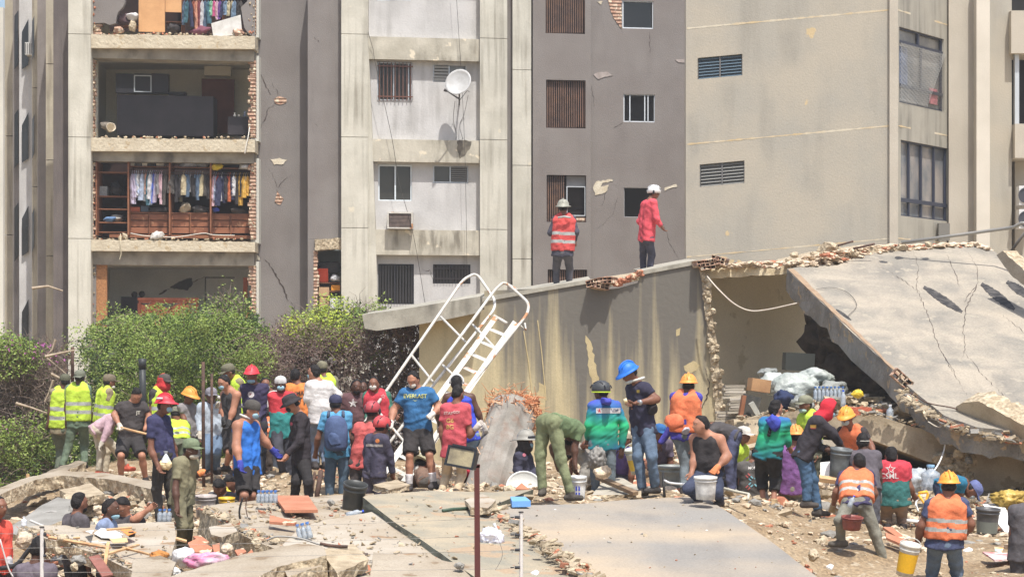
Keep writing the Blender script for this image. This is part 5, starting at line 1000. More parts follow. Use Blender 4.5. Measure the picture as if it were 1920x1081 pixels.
        t0 = A[2]+dr*.025+w*.024; t1 = t0+(dr*.55+w*.75).normalized()*.04*k; t2 = t1+(dr*.9+w*.1+cu*.35).normalized()*.034*k; exm.tube([t0, t1, t2], [R0*.4, R0*.35, R0*.26], 6)
    for sg in (0, 1):
        if not gl or gl[1] == 'R'[:sg == 0]: hand(b, ex, arms[sg], sg, .03*k)
        else: b.cone(arms[sg][2], arms[sg][2]+(arms[sg][2]-arms[sg][1]).normalized()*.03, .024, .022)
    if abs(((hyaw+180) % 360)-180) < 115:
        for sg in (-1, 1):
            e = hc+Mh @ Vector((sg*.03*q, .08*q, .008*q)); ex.m = 1; ex.ball(e, (.0125, .0125, .008), 5, Mh); ex.m = 2; ex.ball(e+HF*.007, (.006, .006, .006), 4, Mh)
            ex.tube([hc+Mh @ Vector((sg*.014*q, .094*q, .026*q)), hc+Mh @ Vector((sg*.032*q, .09*q, .031*q)), hc+Mh @ Vector((sg*.05*q, .078*q, .024*q))], .004, 4)
        ex.m = 3; ex.tube([hc+Mh @ Vector((x, .087*q-abs(x)*.35, -.058*q)) for x in (-.022, 0, .022)], [.003, .005, .003], 4)
    V, Fc = b.mesh(h); sc_ = SK[skin]; skm = mat('skin_'+skin, sc_, tuple(int(x*.86) for x in sc_), scale=7, bump=.15, bscale=50, rough=.55, grain=.05, spec=.35)
    npmesh('body', V, Fc, [skm, plain((214, 208, 200), .4), HAIRM, mat('lips_'+skin, tuple(int(x*y) for x, y in zip(sc_, (.9, .68, .66))), rough=.5)], root, None, ex)
    # clothes
    tc_, sl_ = top; g = Field(); ra = .116*k*fat; tank = sl_ == 't'
    hemp = [hp-up*hem*k for hp in hip]
    for sg in (0, 1):
        s_ = (-1, 1)[sg]; si = sh[sg]-lat*(.085*k*s_)-up*.05
        wst = si.lerp(hip[sg], .62)-lat*(s_*.022*k)
        g.cone(si, wst, ra*(.93 if tank else .96), ra*.9, .06); g.cone(wst, hemp[sg], ra*.9, ra*1.0, .06, None, 1.0)
        if tank: g.cone(neck+lat*s_*.075*k+up*.0, si, .035, .06, .03)
        else:
            g.cone(neck-up*.022+lat*s_*.025, sh[sg]-lat*s_*.01, .058*k, .062*m*k, .04)
            A = arms[sg]; te = .62 if sl_ == 's' else None
            g.cone(A[0]-lat*s_*.012, A[1], .064*m*k, .06*m*k, .03, None, te)
            if sl_ == 'l': g.cone(A[1], A[2], .06*m*k, .043*k, .03, None, .97)
    V, Fc = g.mesh(h, .0062, seed)
    mats_ = [cloth(tc_)]; mi = None
    if top2:   # lower part of the shirt in a second colour
        mats_.append(cloth(top2)); cen = V[Fc].mean(1); tt = (cen-np.array(pel))@np.array(up)/(neck-pel).length; mi = (tt < .52+.02*np.sin(cen[:, 0]*40)).astype(int)
    if tc_ == 'tri':
        pass
    so_ = npmesh('shirt', V, Fc, mats_, root, mi)
    sbv = (V, Fc)
    if vest:
        g = Field()
        for sg in (0, 1):
            s_ = (-1, 1)[sg]; si = sh[sg]-lat*(.085*k*s_)-up*.05; g.cone(si, hip[sg]+up*.04, ra*.96+.02, ra+.016, .06, None, 1.0); g.cone(neck+lat*s_*.07*k+up*.015, si, .055, .09, .04)
        V, Fc = g.mesh(h, .005, seed+3); cen = V[Fc].mean(1); tt = (cen-np.array(pel))@np.array(up)/(neck-pel).length; mi = ((abs(tt-.30) < .045) | (abs(tt-.52) < .045)).astype(int) if stripes else None
        so_ = npmesh('safety_vest', V, Fc, [cloth(vest), STRIPE], root, mi); sbv = (V, Fc)
    bc_, bl_ = bot; g = Field(); g.cone(hip[0], hip[1], .103*k*fat, .103*k*fat); g.cone(pel, pel+up*.08, .095*k*fat, .085*k*fat)
    for G_ in lg:
        if bl_ == 'l': g.cone(G_[0], G_[1], .098*k, .07*k, .03); g.cone(G_[1], G_[2], .068*k, .056*k, .03, None, 1.0)
        elif bl_ == 'c': g.cone(G_[0], G_[1], .105*k, .085*k, .04); g.cone(G_[1], G_[2], .083*k, .072*k, .03, None, .6)
        else: g.cone(G_[0], G_[1], .108*k, .098*k, .04, None, .92)
    V, Fc = g.mesh(h, .006, seed+5); npmesh('trousers' if bl_ != 's' else 'shorts', V, Fc, [cloth(bc_)], root)
    for sg, G_ in enumerate(lg):
        g = Field(); a = G_[2]; tf = fw if not isinstance(shoes, dict) else Vector(shoes['dir'][sg]).normalized(); cc_ = shoes if not isinstance(shoes, dict) else shoes['c']
        z_ = Vector((0, 0, -.055)); g.cone(a+Vector((0, 0, .03)), a+z_*.6, .052, .05, .03, 0, None); g.cone(a+z_-tf*.05, a+z_+tf*.13, .042, .036, .03)
        V, Fc = g.mesh(h); npmesh('shoe', V, Fc, [cloth(cc_)], root)
        if socks: g = Field(); g.cone(G_[1].lerp(a, .62), a, .058, .046, .02, 0, None); V, Fc = g.mesh(h); npmesh('sock', V, Fc, [cloth(socks)], root)
    if gl:
        for sg in (0, 1):
            if gl[1] not in ('B', 'LR'[sg]): continue
            g = Field(); e2 = MB(); A = arms[sg]; hand(g, e2, A, sg, .038*k); g.cone(A[1].lerp(A[2], .86), A[2], .036, .034, .02, 0, None); V, Fc = g.mesh(h); npmesh('glove', V, Fc, [cloth(gl[0])], root, None, e2)
    if hair and hat_ is None or hair == 2 or hood == 'x':
        g = Field(); g.ell(hc+HU*.024*q-HF*.006, Mn, (.083*q, .102*q, .105*q), .02, [((0, .8, -.6), .006), ((0, 0, -1), .05)]); g.ell(hc-HF*.05-HU*.02, Mn, (.07*q, .05*q, .06*q), .03)
        V, Fc = g.mesh(h*.75, .006, seed); npmesh('hair', V, Fc, [HAIRM], root)
    elif hair: 
        g = Field(); g.ell(hc-HF*.02-HU*.005, Mn, (.084*q, .09*q, .07*q), .02, [((0, 1, 0), .02)]); V, Fc = g.mesh(h); npmesh('hair', V, Fc, [HAIRM], root)
    if beard:
        g = Field(); g.ell(hc+HF*.03*q-HU*.066*q, Mn, (.062*q, .07*q, .058*q), .02, [((0, 0, 1), .005)]); V, Fc = g.mesh(h*.8); npmesh('beard', V, Fc, [HAIRM], root)
    if mask:
        mc, mk = mask; g = Field()
        if mk == 'c': g.ell(hc+HF*.045-HU*.085, Mn, (.062, .058, .035), .02)
        elif mk == 'n': g.cone(neck+up*.05-lat*.05+fw*.04, neck+up*.04+lat*.05+fw*.05, .03, .03)
        else: g.ell(hc+HF*.055*q-HU*.045*q, Mn, (.06*q, .058*q, .05*q), .02, [((0, -1, 0), -.0)])
        V, Fc = g.mesh(h*.75); mo = npmesh('face_mask', V, Fc, [cloth(mc)], root)
        ex = MB(); [ex.tube([hc+Mh @ Vector((sg*.058, .05, -.03)), hc+Mh @ Vector((sg*.084, -.01, -.0))], .003, 4) for sg in (-1, 1)]; ex.build('ear_loop', cloth(mc), mo)
    if hood:
        g = Field(); g.ell(hc+HU*.02-HF*.01, Mn, (.1, .118, .125), .03, [((0, 1, 0), .072)]); g.ell(hc-HU*.07+HF*.01, Mn, (.085, .09, .07), .04, [((0, 1, 0), .07)]); g.cone(hc-HU*.08, neck, .08, .1, .05); V, Fc = g.mesh(h, .003, seed); npmesh('hood', V, Fc, [cloth(hood)], root)
    if hat_: hat(hat_[0], hat_[1], hc, Mh, root, hatyaw)
    if prints:
        bv = BVHTree.FromPolygons([tuple(v) for v in sbv[0]], sbv[1].tolist())
        for kind, x, y, sz, col in prints:
            c0 = P(x, y, d+off*.6); 
            def place(u, v, c0=c0):
                o_ = Vector((c0.x+u, c0.y-1.2, c0.z+v)); hit = bv.ray_cast(o_, Vector((0, 1, 0)))
                p = hit[0] if hit[0] is not None else Vector((c0.x+u, c0.y-.1, c0.z+v)); return p-Vector((0, .007, 0))
            if kind == 'star' or kind == 'ostar' or kind == 'disc' or kind == 'band' or kind == 'x' or kind == 'swash':
                mb = MB()
                if kind in ('star', 'ostar'):
                    o_ = [(sz*(1 if i % 2 == 0 else .42)*math.sin(math.pi*i/5), sz*(1 if i % 2 == 0 else .42)*math.cos(math.pi*i/5)) for i in range(10)]
                    if kind == 'star': mb.add([place(0, 0)]+[place(*a) for a in o_], [(0, i+1, (i+1) % 10+1) for i in range(10)])
                    else: mb.add([place(*a) for a in o_]+[place(a*.66, b_*.66) for a, b_ in o_], [(i, (i+1) % 10, 10+(i+1) % 10, 10+i) for i in range(10)])
                elif kind == 'disc': mb.add([place(0, 0)]+[place(sz*math.cos(a*.5236), sz*math.sin(a*.5236)) for a in range(12)], [(0, i+1, (i+1) % 12+1) for i in range(12)])
                elif kind == 'band':
                    n = 10; mb.add([place(sz[0]*(i/n-.5), sz[1]/2) for i in range(n+1)]+[place(sz[0]*(i/n-.5), -sz[1]/2) for i in range(n+1)], [(i, i+1, n+2+i, n+1+i) for i in range(n)])
                elif kind == 'x':
                    for a, o2 in ((45, -.02), (45, .02), (-45, -.02), (-45, .02)):
                        for t in range(5):
                            if t == 2: continue
                            u0, u1 = (t/5-.5)*sz*2, ((t+.8)/5-.5)*sz*2; ca, sa = math.cos(R(a)), math.sin(R(a)); w_ = .009
                            mb.m = t % 2; mb.add([place(u*ca-(o2+v_)*sa, u*sa+(o2+v_)*ca) for u, v_ in ((u0, -w_), (u1, -w_), (u1, w_), (u0, w_))], [(0, 1, 2, 3)])
                else: mb.add([place(-sz, 0), place(0, -sz*.5), place(sz, 0), place(0, -sz*.25)], [(0, 1, 2, 3)])
                mb.build('print', [cloth(col), cloth((120, 190, 210))] if kind == 'x' else cloth(col), so_)
            else: text_mb(kind, sz, place, bold=.0015).build('print', cloth(col), so_)
    return root, dict(arms=arms, legs=lg, neck=neck, pel=pel, sh=sh, hc=hc, fw=fw, up=up, lat=lat, M=Mh, shirt=so_)
def multi(name, cols, zs):
    """jersey whose dye runs from one colour into another up the body"""
    m = bpy.data.materials.new(name); m.use_nodes = True; t = m.node_tree; N = t.nodes; L = t.links.new; b = N['Principled BSDF']; b.inputs['Roughness'].default_value = .9
    tc = N.new('ShaderNodeTexCoord'); s = N.new('ShaderNodeSeparateXYZ'); L(tc.outputs['Object'], s.inputs[0]); n = N.new('ShaderNodeTexNoise'); n.inputs['Scale'].default_value = 4; n.inputs['Detail'].default_value = 5; L(tc.outputs['Object'], n.inputs[0])
    a = N.new('ShaderNodeMath'); a.operation = 'MULTIPLY_ADD'; L(n.outputs[0], a.inputs[0]); a.inputs[1].default_value = .35; L(s.outputs[2], a.inputs[2])
    r = N.new('ShaderNodeMapRange'); r.inputs['From Min'].default_value = zs[0]; r.inputs['From Max'].default_value = zs[1]; L(a.outputs[0], r.inputs[0]); cr = N.new('ShaderNodeValToRGB'); L(r.outputs[0], cr.inputs[0])
    el = cr.color_ramp.elements; el[0].color = lin(cols[0])+(1,); el[1].color = lin(cols[-1])+(1,)
    for i, c in enumerate(cols[1:-1]): e = el.new((i+1)/(len(cols)-1)); e.color = lin(c)+(1,)
    L(cr.outputs[0], b.inputs['Base Color']); bp = N.new('ShaderNodeBump'); bp.inputs['Strength'].default_value = .3; bp.inputs['Distance'].default_value = .02; L(n.outputs[0], bp.inputs['Height']); L(bp.outputs[0], b.inputs['Normal']); return m
TRI = multi('dyed_jersey', [(30, 70, 120), (30, 130, 110), (40, 170, 110), (40, 110, 150), (70, 70, 170)], (.95, 1.75))
YV = (196, 234, 60); OV = (244, 120, 74); GW = (206, 198, 182); BLU = (150, 196, 216); OLV = (110, 108, 80); GRN = (84, 96, 72)
people = {}
def PP(key, *a, **k): people[key] = person(*a, **k)
G1 = 'rescue workers on the rubble'
PP('v1', 42, 'olive uniformed man in yellow vest at the far left, half behind a taller vested man', (122, 715), (116, 729), (114, 806), -150, None, [(117, 770), (121, 800)], [(113, 842), (108, 878)], [(119, 842), (117, 880)], hat_=('cap', (74, 78, 62)), top=((124, 114, 90), 's'), vest=YV, bot=((82, 92, 78), 'l'), skin='dark')
PP('v2', 41, 'tall man seen from behind in yellow vest and green uniform with backwards grey cap', (150, 708), (147, 722), (147, 793), 172, None, [(165, 757), (172, 782)], [(128, 836), (116, 874)], [(158, 833), (158, 868)], hat_=('cap', (104, 110, 96)), hatyaw=170, top=((92, 116, 96), 's'), vest=YV, bot=((88, 108, 88), 'l'), skin='dark', k=1.02)
PP('v3', 40.5, 'man in yellow vest and brown cap turned right with white mask at his chin', (205, 716), (199, 729), (191, 797), 120, None, [(196, 762), (199, 784)], None, None, hat_=('cap', (104, 94, 78)), mask=((222, 218, 208), 'c'), top=((148, 132, 104), 's'), vest=YV, bot=((190, 176, 150), 'l'))
PP('pl', 38.5, 'bending man in pink checked shirt and beige trousers with orange shoes', (226, 786), (214, 781), (181, 805), 92, [(205, 806, .1), (194, 826, .05)], [(201, 809, .05), (191, 830, .05)], [(190, 846), (186, 882)], [(214, 838, -.2), (236, 872, -.1)], top=((204, 168, 180), 'l'), bot=((204, 192, 170), 'l'), gl=(GW, 'B'), shoes=(224, 92, 70), pit=50)
PP('bk', 37.5, 'dark haired man in black t-shirt and shorts leaning on a shovel handle', (256, 741), (248, 754), (244, 824), 15, [(214, 777, .05), (224, 797)], [(280, 782), (272, 803, .1)], [(227, 854), (227, 897)], [(266, 854), (273, 897)], top=((46, 44, 48), 's'), bot=((36, 36, 40), 's'), gl=(GW, 'L'), skin='tan', pit=45, k=1.03, m=1.05, prints=[('JT', 261, 773, .07, (220, 216, 200))])
PP('rb', 38.8, 'man in red face cloth, dark cap and yellow vest behind a black pipe', (308, 716), (299, 730), (300, 802), 60, hat_=('cap', (62, 58, 58)), mask=((214, 40, 48), 'f'), top=((52, 50, 52), 's'), vest=YV, hood=(206, 44, 50), bot=((60, 62, 60), 'l'))
PP('rh', 32.5, 'man in red hard hat, blue mask and navy t-shirt holding a plastic bag', (309, 760), (296, 779), (307, 853), 65, [(283, 843, .05), (296, 872, .05)], [(325, 838, -.05), (330, 856, -.02)], [(294, 916), (300, 976)], [(318, 912), (324, 968)], hat_=('hard', (214, 34, 48)), mask=(BLU, 'f'), top=((40, 42, 84), 's'), bot=((44, 42, 42), 'l'), skin='brown', k=1.02, shoes=(96, 90, 82), hy=70)
PP('yb', 38, 'crouching helper whose yellow striped back shows beside the red hard hat man', (330, 778), (333, 791), (334, 832), 178, top=((90, 96, 80), 's'), vest=YV, bot=((84, 98, 78), 'l'), hat_=('cap', (120, 122, 104)), k=.9, pit=30)
PP('ob', 38.4, 'slim young person in orange and green hard hat and grey t-shirt', (355, 744), (349, 757), (357, 812), 55, [(343, 780), (350, 802)], None, None, None, hat_=('hard', (240, 150, 50)), top=((138, 134, 138), 's'), bot=((90, 92, 96), 'l'), skin='brown', k=.86, pit=15)
PP('lb', 37.6, 'man in pale blue long sleeved shirt and grey cap raising a hammer behind rusty poles', (396, 742), (396, 755), (398, 816), 25, [(373, 783), (375, 810)], [(417, 776), (411, 764, .1)], [(389, 848), (389, 878)], [(406, 848), (406, 878)], hat_=('cap', (122, 120, 132)), top=((178, 192, 208), 'l'), bot=((92, 116, 146), 'l'), gl=(GW, 'B'), skin='dark')
PP('bt', 36.8, 'man in black tank top and blue mask looking down left beside the yellow vest', (420, 717), (432, 733), (436, 812), -50, [(418, 765, .05), (420, 785, .1)], [(437, 770, .05), (430, 790, .05)], [(430, 848), (424, 872)], [(442, 850), (440, 884)], mask=(BLU, 'f'), top=((42, 42, 48), 't'), bot=((36, 36, 40), 's'), gl=((42, 42, 46), 'B'), skin='tan', m=1.15, pit=20)
PP('yc', 38.4, 'man in olive cap, blue mask and yellow vest above the black tank top man', (429, 697), (442, 710), (450, 780), -65, hat_=('cap', (92, 90, 74)), mask=(BLU, 'f'), top=((138, 128, 98), 's'), vest=YV, bot=((80, 84, 70), 'l'), pit=15)
PP('rn', 37.4, 'man in bright red hard hat and navy long sleeved shirt with round white badge', (472, 704), (477, 720), (479, 795), -5, [(464, 763), (466, 790)], [(492, 763), (484, 786)], [(474, 838), (486, 884)], None, hat_=('hard', (226, 42, 52)), mask=(BLU, 'c'), top=((42, 38, 72), 'l'), bot=((52, 54, 64), 'l'), gl=((40, 40, 44), 'R'), prints=[('disc', 472, 739, .05, (214, 206, 206)), ('star', 472, 739, .025, (190, 60, 60))])
PP('wt', 39, 'man in white t-shirt with mask, half hidden behind the bright red hard hat man', (497, 721), (506, 734), (504, 795), 25, mask=((206, 214, 220), 'f'), top=((222, 220, 218), 's'), bot=((70, 80, 100), 'l'))
PP('ov', 37.8, 'stooping person in orange reflective vest between the navy shirt and the white cap', (505, 776), (501, 786), (492, 822), 150, top=((150, 86, 60), 's'), vest=OV, bot=((70, 60, 56), 'l'), skin='dark', k=.9)
PP('wc', 37, 'man in white patterned cap, blue mask and red and teal shirt', (526, 721), (529, 736), (528, 812), 8, [(513, 770), (517, 800)], [(545, 770), (542, 800)], [(524, 850), (530, 884)], None, hat_=('cap', (214, 212, 214)), hatyaw=180, mask=(BLU, 'f'), top=((204, 44, 58), 'l'), top2=(34, 132, 132), bot=((44, 48, 60), 'l'), shoes=(196, 164, 120), skin='dark')
PP('or', 38.2, 'man seen from behind in orange football shirt with dark lettering', (554, 705), (558, 720), (562, 785), 172, top=((244, 132, 60), 's'), bot=((70, 74, 84), 'l'), prints=[('AIMAR', 562, 737, .09, (60, 50, 46)), ('01', 566, 751, .2, (60, 50, 46))])
PP('wl', 36.4, 'man in white and grey long sleeved shirt with hand on hip, mask, seen from behind', (589, 699), (598, 715), (601, 785), -150, [(577, 748), (584, 764)], [(634, 740), (622, 765)], [(592, 828), (590, 868)], [(606, 828), (610, 868)], top=((226, 224, 222), 'l'), mask=(BLU, 'f'), bot=((104, 120, 146), 'l'), gl=(GW, 'L'), skin='tan', k=1.04, hy=-120)
PP('yd', 39.5, 'olive capped head and yellow shoulder behind the white and grey shirt', (604, 692), (608, 706), (606, 775), 180, hat_=('cap', (110, 108, 88)), top=((110, 108, 88), 's'), vest=YV, bot=((80, 84, 70), 'l'))
PP('bl', 30.5, 'muscular man in bright blue tank top, black shorts and blue gloves', (472, 769), (461, 789), (464, 880), 60, [(443, 836, .1), (450, 868, .08)], [(492, 822, -.1), (511, 843, -.05)], [(458, 928), (454, 985)], [(472, 928), (474, 985)], hat_=('cap', (58, 56, 56)), hatyaw=175, mask=(BLU, 'f'), top=((30, 108, 216), 't'), bot=((30, 30, 34), 's'), gl=((42, 52, 160), 'B'), skin='tan', m=1.25, fat=1.1, pit=12, hy=65, k=1.03)
PP('bh', 33.5, 'person all in black with a black bucket hat and black face scarf', (547, 757), (562, 776), (565, 862), -72, [(550, 822, -.1), (541, 850)], [(562, 826, .1), (538, 853, .05)], [(555, 903), (550, 950)], [(578, 903), (580, 950)], hat_=('bucket', (34, 32, 40)), mask=((30, 28, 34), 'f'), top=((30, 28, 36), 'l'), bot=((28, 27, 32), 'l'), skin='tan', fat=1.08, pit=25, prints=[('disc', 546, 794, .025, (180, 70, 90))])
PP('bp', 34.2, 'man seen from behind in sky blue t-shirt and navy cap carrying a backpack', (629, 757), (631, 773), (633, 848), 178, [(596, 822), (592, 848)], [(652, 818), (648, 848)], [(618, 900), (619, 960)], [(644, 900), (643, 960)], hat_=('cap', (42, 46, 80)), top=((78, 160, 212), 's'), bot=((66, 92, 118), 'l'), gl=((190, 174, 146), 'R'), skin='brown')
PP('st', 37.6, 'bearded man in dark maroon shirt with large white star', (668, 725), (666, 739), (663, 803), 22, top=((84, 54, 60), 's'), prints=[('star', 663, 755, .075, (226, 222, 220))], bot=((60, 58, 62), 'l'), skin='dark', beard=1)
PP('os', 38.6, 'person in orange top partly hidden beside the white star shirt', (679, 727), (684, 741), (686, 800), 30, top=((228, 110, 60), 's'), bot=((70, 60, 60), 'l'), skin='dark')
PP('rg', 37, 'person with round white mask in red vest over green sleeves', (701, 720), (706, 735), (710, 800), -10, [(688, 768), (690, 790)], [(730, 762), (742, 778)], top=((44, 104, 88), 'l'), vest=(206, 46, 62), stripes=False, mask=((228, 224, 214), 'f'), bot=((70, 66, 70), 'l'), prints=[('ostar', 719, 742, .04, (226, 180, 180))])
PP('rr', 34, 'rescuer seen from behind in faded red t-shirt and red ear-muffed helmet', (698, 772), (693, 793), (678, 868), 158, [(662, 822), (668, 850, -.1)], [(716, 830), (722, 850, -.1)], hat_=('rescue', (178, 56, 62)), top=((214, 88, 88), 's'), bot=((60, 54, 56), 'l'), gl=((200, 180, 140), 'L'), skin='dark')
PP('nr', 33.2, 'rescuer in navy uniform with grey sleeve band and orange patch under a red helmet', (716, 800), (707, 815), (702, 886), 135, [(688, 848), (690, 872)], [(731, 853, -.05), (736, 886, -.05)], hat_=('rescue', (196, 58, 60)), top=((52, 50, 74), 'l'), bot=((60, 58, 72), 'l'), skin='brown', prints=[('disc', 709, 825, .03, (216, 120, 60)), ('band', 703, 834, (.24, .035), (164, 158, 156))])
PP('ev', 33.6, 'man in blue sports t-shirt and black shorts looking down over a white mask', (775, 712), (782, 729), (784, 808), -6, [(738, 769), (733, 793)], [(825, 764), (811, 776, .12)], [(768, 854), (767, 909)], [(805, 853), (813, 905)], mask=((228, 220, 208), 'f'), top=((34, 96, 156), 's'), bot=((34, 33, 36), 's'), gl=((222, 214, 202), 'B'), skin='tan', m=1.25, fat=1.08, pit=28, hy=-25, k=1.02, beard=1, socks=(226, 224, 226), shoes={'c': (60, 58, 62), 'dir': ((-.25, -1, 0), (.8, .5, 0))}, prints=[('EVERLAST', 779, 742, .074, (220, 224, 130)), ('swash', 779, 749, .035, (220, 224, 130))])
PP('sb', 33, 'boy seen from behind in faded red t-shirt with yellow graphic and khaki trousers', (859, 737), (855, 757), (851, 848), 162, [(828, 805), (832, 840)], [(881, 816), (892, 803, .05)], [(838, 888), (828, 921)], [(866, 888), (856, 920)], top=((204, 70, 84), 's'), bot=((206, 184, 150), 'l'), gl=((206, 198, 190), 'R'), mask=(BLU, 'f'), skin='brown', hy=140, k=.95, prints=[('STAY', 841, 774, .055, (226, 196, 190)), ('GO!', 856, 772, .05, (226, 196, 190)), ('G6', 844, 788, .085, (224, 180, 100)), ('8G', 844, 800, .085, (224, 180, 100))])
PP('bs', 34.8, 'man in bright blue sleeveless shirt and light jeans with white headband', (856, 719), (860, 738), (874, 818), 178, [(822, 775), (824, 800)], [(894, 768), (906, 797)], [(884, 860), (894, 905)], [(890, 862), (904, 908)], top=((44, 66, 214), 't'), bot=((130, 160, 190), 'l'), gl=((214, 206, 196), 'B'), skin='dark', m=1.1, prints=None)
PP('fn', 33.6, 'kneeling rescuer in navy uniform and pale fire helmet with blue mask', (986, 828), (979, 847), (984, 905), 70, [(970, 880), (985, 900)], [(998, 882, .1), (1004, 900)], [(998, 915, .1), (975, 925)], [(990, 925, .1), (970, 930)], hat_=('fire', (146, 142, 130)), mask=(BLU, 'f'), top=((42, 44, 66), 'l'), bot=((44, 46, 60), 'l'), hood=(34, 32, 36), prints=[('disc', 983, 851, .025, (190, 100, 120))])
PP('cr1', 34.5, 'crouched rescuer with grey and yellow helmet behind the blue shirt man', (790, 872), (796, 885), (806, 905), 150, None, None, [(800, 925, -.2), (806, 938)], [(815, 925, -.2), (812, 938)], hat_=('fire', (150, 144, 110)), top=((110, 84, 70), 's'), bot=((80, 76, 74), 'l'), pit=40)
PP('cr2', 35.4, 'crouched person in bright red shirt behind the khaki trousers', (872, 880), (880, 878), (898, 898), -100, [(870, 895), (866, 905)], [(874, 898), (866, 912)], [(880, 925), (898, 935)], [(890, 925), (905, 935)], top=((214, 44, 62), 's'), bot=((96, 92, 92), 'l'))
PP('cr3', 36, 'crouched person in grey trousers behind the light jeans', (930, 880), (918, 872), (900, 868), 100, [(934, 890), (944, 900)], [(936, 888), (950, 903)], [(912, 900), (914, 925)], [(918, 898), (922, 925)], top=((90, 100, 130), 's'), bot=((126, 124, 120), 'l'), skin='brown')
PP('gu', 30, 'man in green uniform bent double with his back up and boots on the slab', (1068, 836), (1076, 806), (1030, 792), 132, [(1036, 838, -.3), (1044, 868, -.05)], [(1077, 836, 0), (1078, 868, .05)], [(1013, 852, .02), (1017, 916, .02)], [(1052, 862, .05), (1070, 924, .05)], top=((98, 122, 84), 's'), bot=((116, 126, 90), 'l'), skin='dark', shoes={'c': (72, 68, 62), 'dir': ((-.2, -1, 0), (1, -.25, 0))}, k=1.02, pit=70, fat=1.08, hem=.02)
PP('gb', 32.4, 'man seen from behind in blue and green dyed jersey with black climbing helmet', (1127, 735), (1134, 752), (1131, 833), -168, [(1104, 797), (1102, 822)], [(1170, 799), (1166, 840)], None, None, hat_=('bike', (52, 54, 56)), hatyaw=0, top=((52, 120, 130), 'l'), bot=((92, 106, 118), 'l'), skin='dark', hy=-130, fat=1.05, prints=[('band', 1140, 769, (.33, .07), (214, 214, 218)), ('star', 1123, 769, .035, (206, 44, 60)), ('BRIGADAS', 1145, 769, .06, (110, 110, 130))])
PP('bb', 31, 'tall man in blue hard hat and navy t-shirt looking at his hand', (1180, 700), (1196, 719), (1207, 804), -62, [(1203, 775, -.1), (1188, 762)], [(1231, 748, .05), (1199, 754, .12)], [(1196, 856), (1205, 915)], [(1222, 856), (1228, 911)], hat_=('hard', (22, 104, 214)), mask=((206, 214, 214), 'c'), top=((32, 32, 58), 's'), bot=((76, 100, 128), 'l'), skin='brown', m=1.12, fat=1.06, pit=28, k=1.04, shoes=(52, 50, 52), prints=[('III', 1195, 733, .05, (200, 170, 60))])
PP('oh', 33, 'man seen from behind in orange hard hat and orange vest over blue sleeves', (1291, 722), (1287, 737), (1284, 815), 168, [(1262, 795), (1238, 832, -.05)], [(1306, 775), (1308, 800, -.05)], [(1284, 868), (1282, 915)], [(1296, 868), (1292, 915)], hat_=('hard', (250, 150, 60)), top=((56, 54, 168), 'l'), vest=OV, stripes=False, bot=((104, 118, 128), 'l'), skin='dark')
PP('kt', 30, 'kneeling man in black tank top with both gloved hands at a white bucket', (1314, 796), (1325, 815), (1331, 888), -28, [(1303, 860, .05), (1297, 884, .08)], [(1364, 855, .05), (1345, 876, .1)], [(1290, 915, .25), (1310, 935, -.2)], [(1345, 925, .2), (1350, 935, -.2)], top=((34, 32, 38), 't'), bot=((40, 50, 78), 'l'), gl=((226, 130, 80), 'R'), skin='tan', m=1.25, fat=1.05, hy=-75, hair=2)
PP('bd', 32.6, 'person bending low in dark grey shirt and navy trousers behind the kneeling man', (1326, 806), (1336, 799), (1376, 816), -98, [(1322, 825, .1), (1308, 840, .1)], [(1330, 830), (1318, 846)], [(1366, 868, .1), (1371, 918, 0)], [(1372, 866, -.1), (1374, 916, 0)], top=((62, 60, 64), 'l'), bot=((58, 64, 96), 'l'), pit=50, shoes=(150, 150, 146))
PP('wb', 32, 'woman with long black braid in blue and green dyed jersey and black trousers', (1455, 766), (1454, 784), (1440, 850), 150, [(1432, 822), (1440, 842, -.1)], [(1474, 820, -.05), (1480, 836, -.05)], [(1428, 892), (1431, 937)], [(1454, 894), (1451, 938)], top=((52, 120, 130), 'l'), bot=((32, 32, 36), 'c'), skin='tan', hy=130, fat=1.05, shoes=(180, 150, 110))
PP('gc', 34.6, 'man in grey-green cap with pale mask and yellow vest behind the red hood', (1510, 758), (1517, 774), (1520, 850), -60, hat_=('cap', (122, 124, 104)), mask=((170, 206, 196), 'c'), top=((120, 116, 92), 's'), vest=YV, bot=((80, 84, 70), 'l'))
PP('rd', 31.4, 'man in black jacket with bright red hood and blue mask carrying a dark bucket', (1554, 766), (1538, 783), (1506, 852), 80, [(1560, 812, -.1), (1576, 832, -.1)], [(1523, 831, .1), (1549, 842, .12)], [(1514, 906), (1512, 938)], [(1524, 900), (1534, 954)], hood=(214, 28, 48), mask=(BLU, 'f'), top=((34, 33, 42), 'l'), bot=((58, 94, 132), 'l'), skin='dark', m=1.15, fat=1.15, pit=25, shoes=(62, 58, 56), k=1.03, prints=[('band', 1521, 798, (.07, .045), (196, 150, 60)), ('band', 1521, 801, (.06, .02), (180, 60, 80))])
PP('om', 34, 'man in orange hard hat with white mask and open orange vest over black shirt', (1587, 783), (1597, 803), (1600, 860), -25, [(1578, 845), (1584, 858)], [(1632, 832), (1640, 850)], hat_=('hard', (250, 156, 44)), mask=((196, 214, 220), 'f'), top=((48, 42, 46), 's'), vest=OV, stripes=False, bot=((60, 60, 66), 'l'), gl=((120, 180, 130), 'L'), pit=15)
PP('gt', 31, 'man with shaved head and mask strap in dark grey t-shirt behind the orange vest boy', (1618, 828), (1620, 846), (1624, 912), 172, [(1596, 890), (1600, 912)], [(1648, 895), (1648, 928)], None, None, top=((76, 72, 84), 's'), bot=((70, 72, 84), 'l'), gl=((130, 134, 138), 'R'), skin='dark')
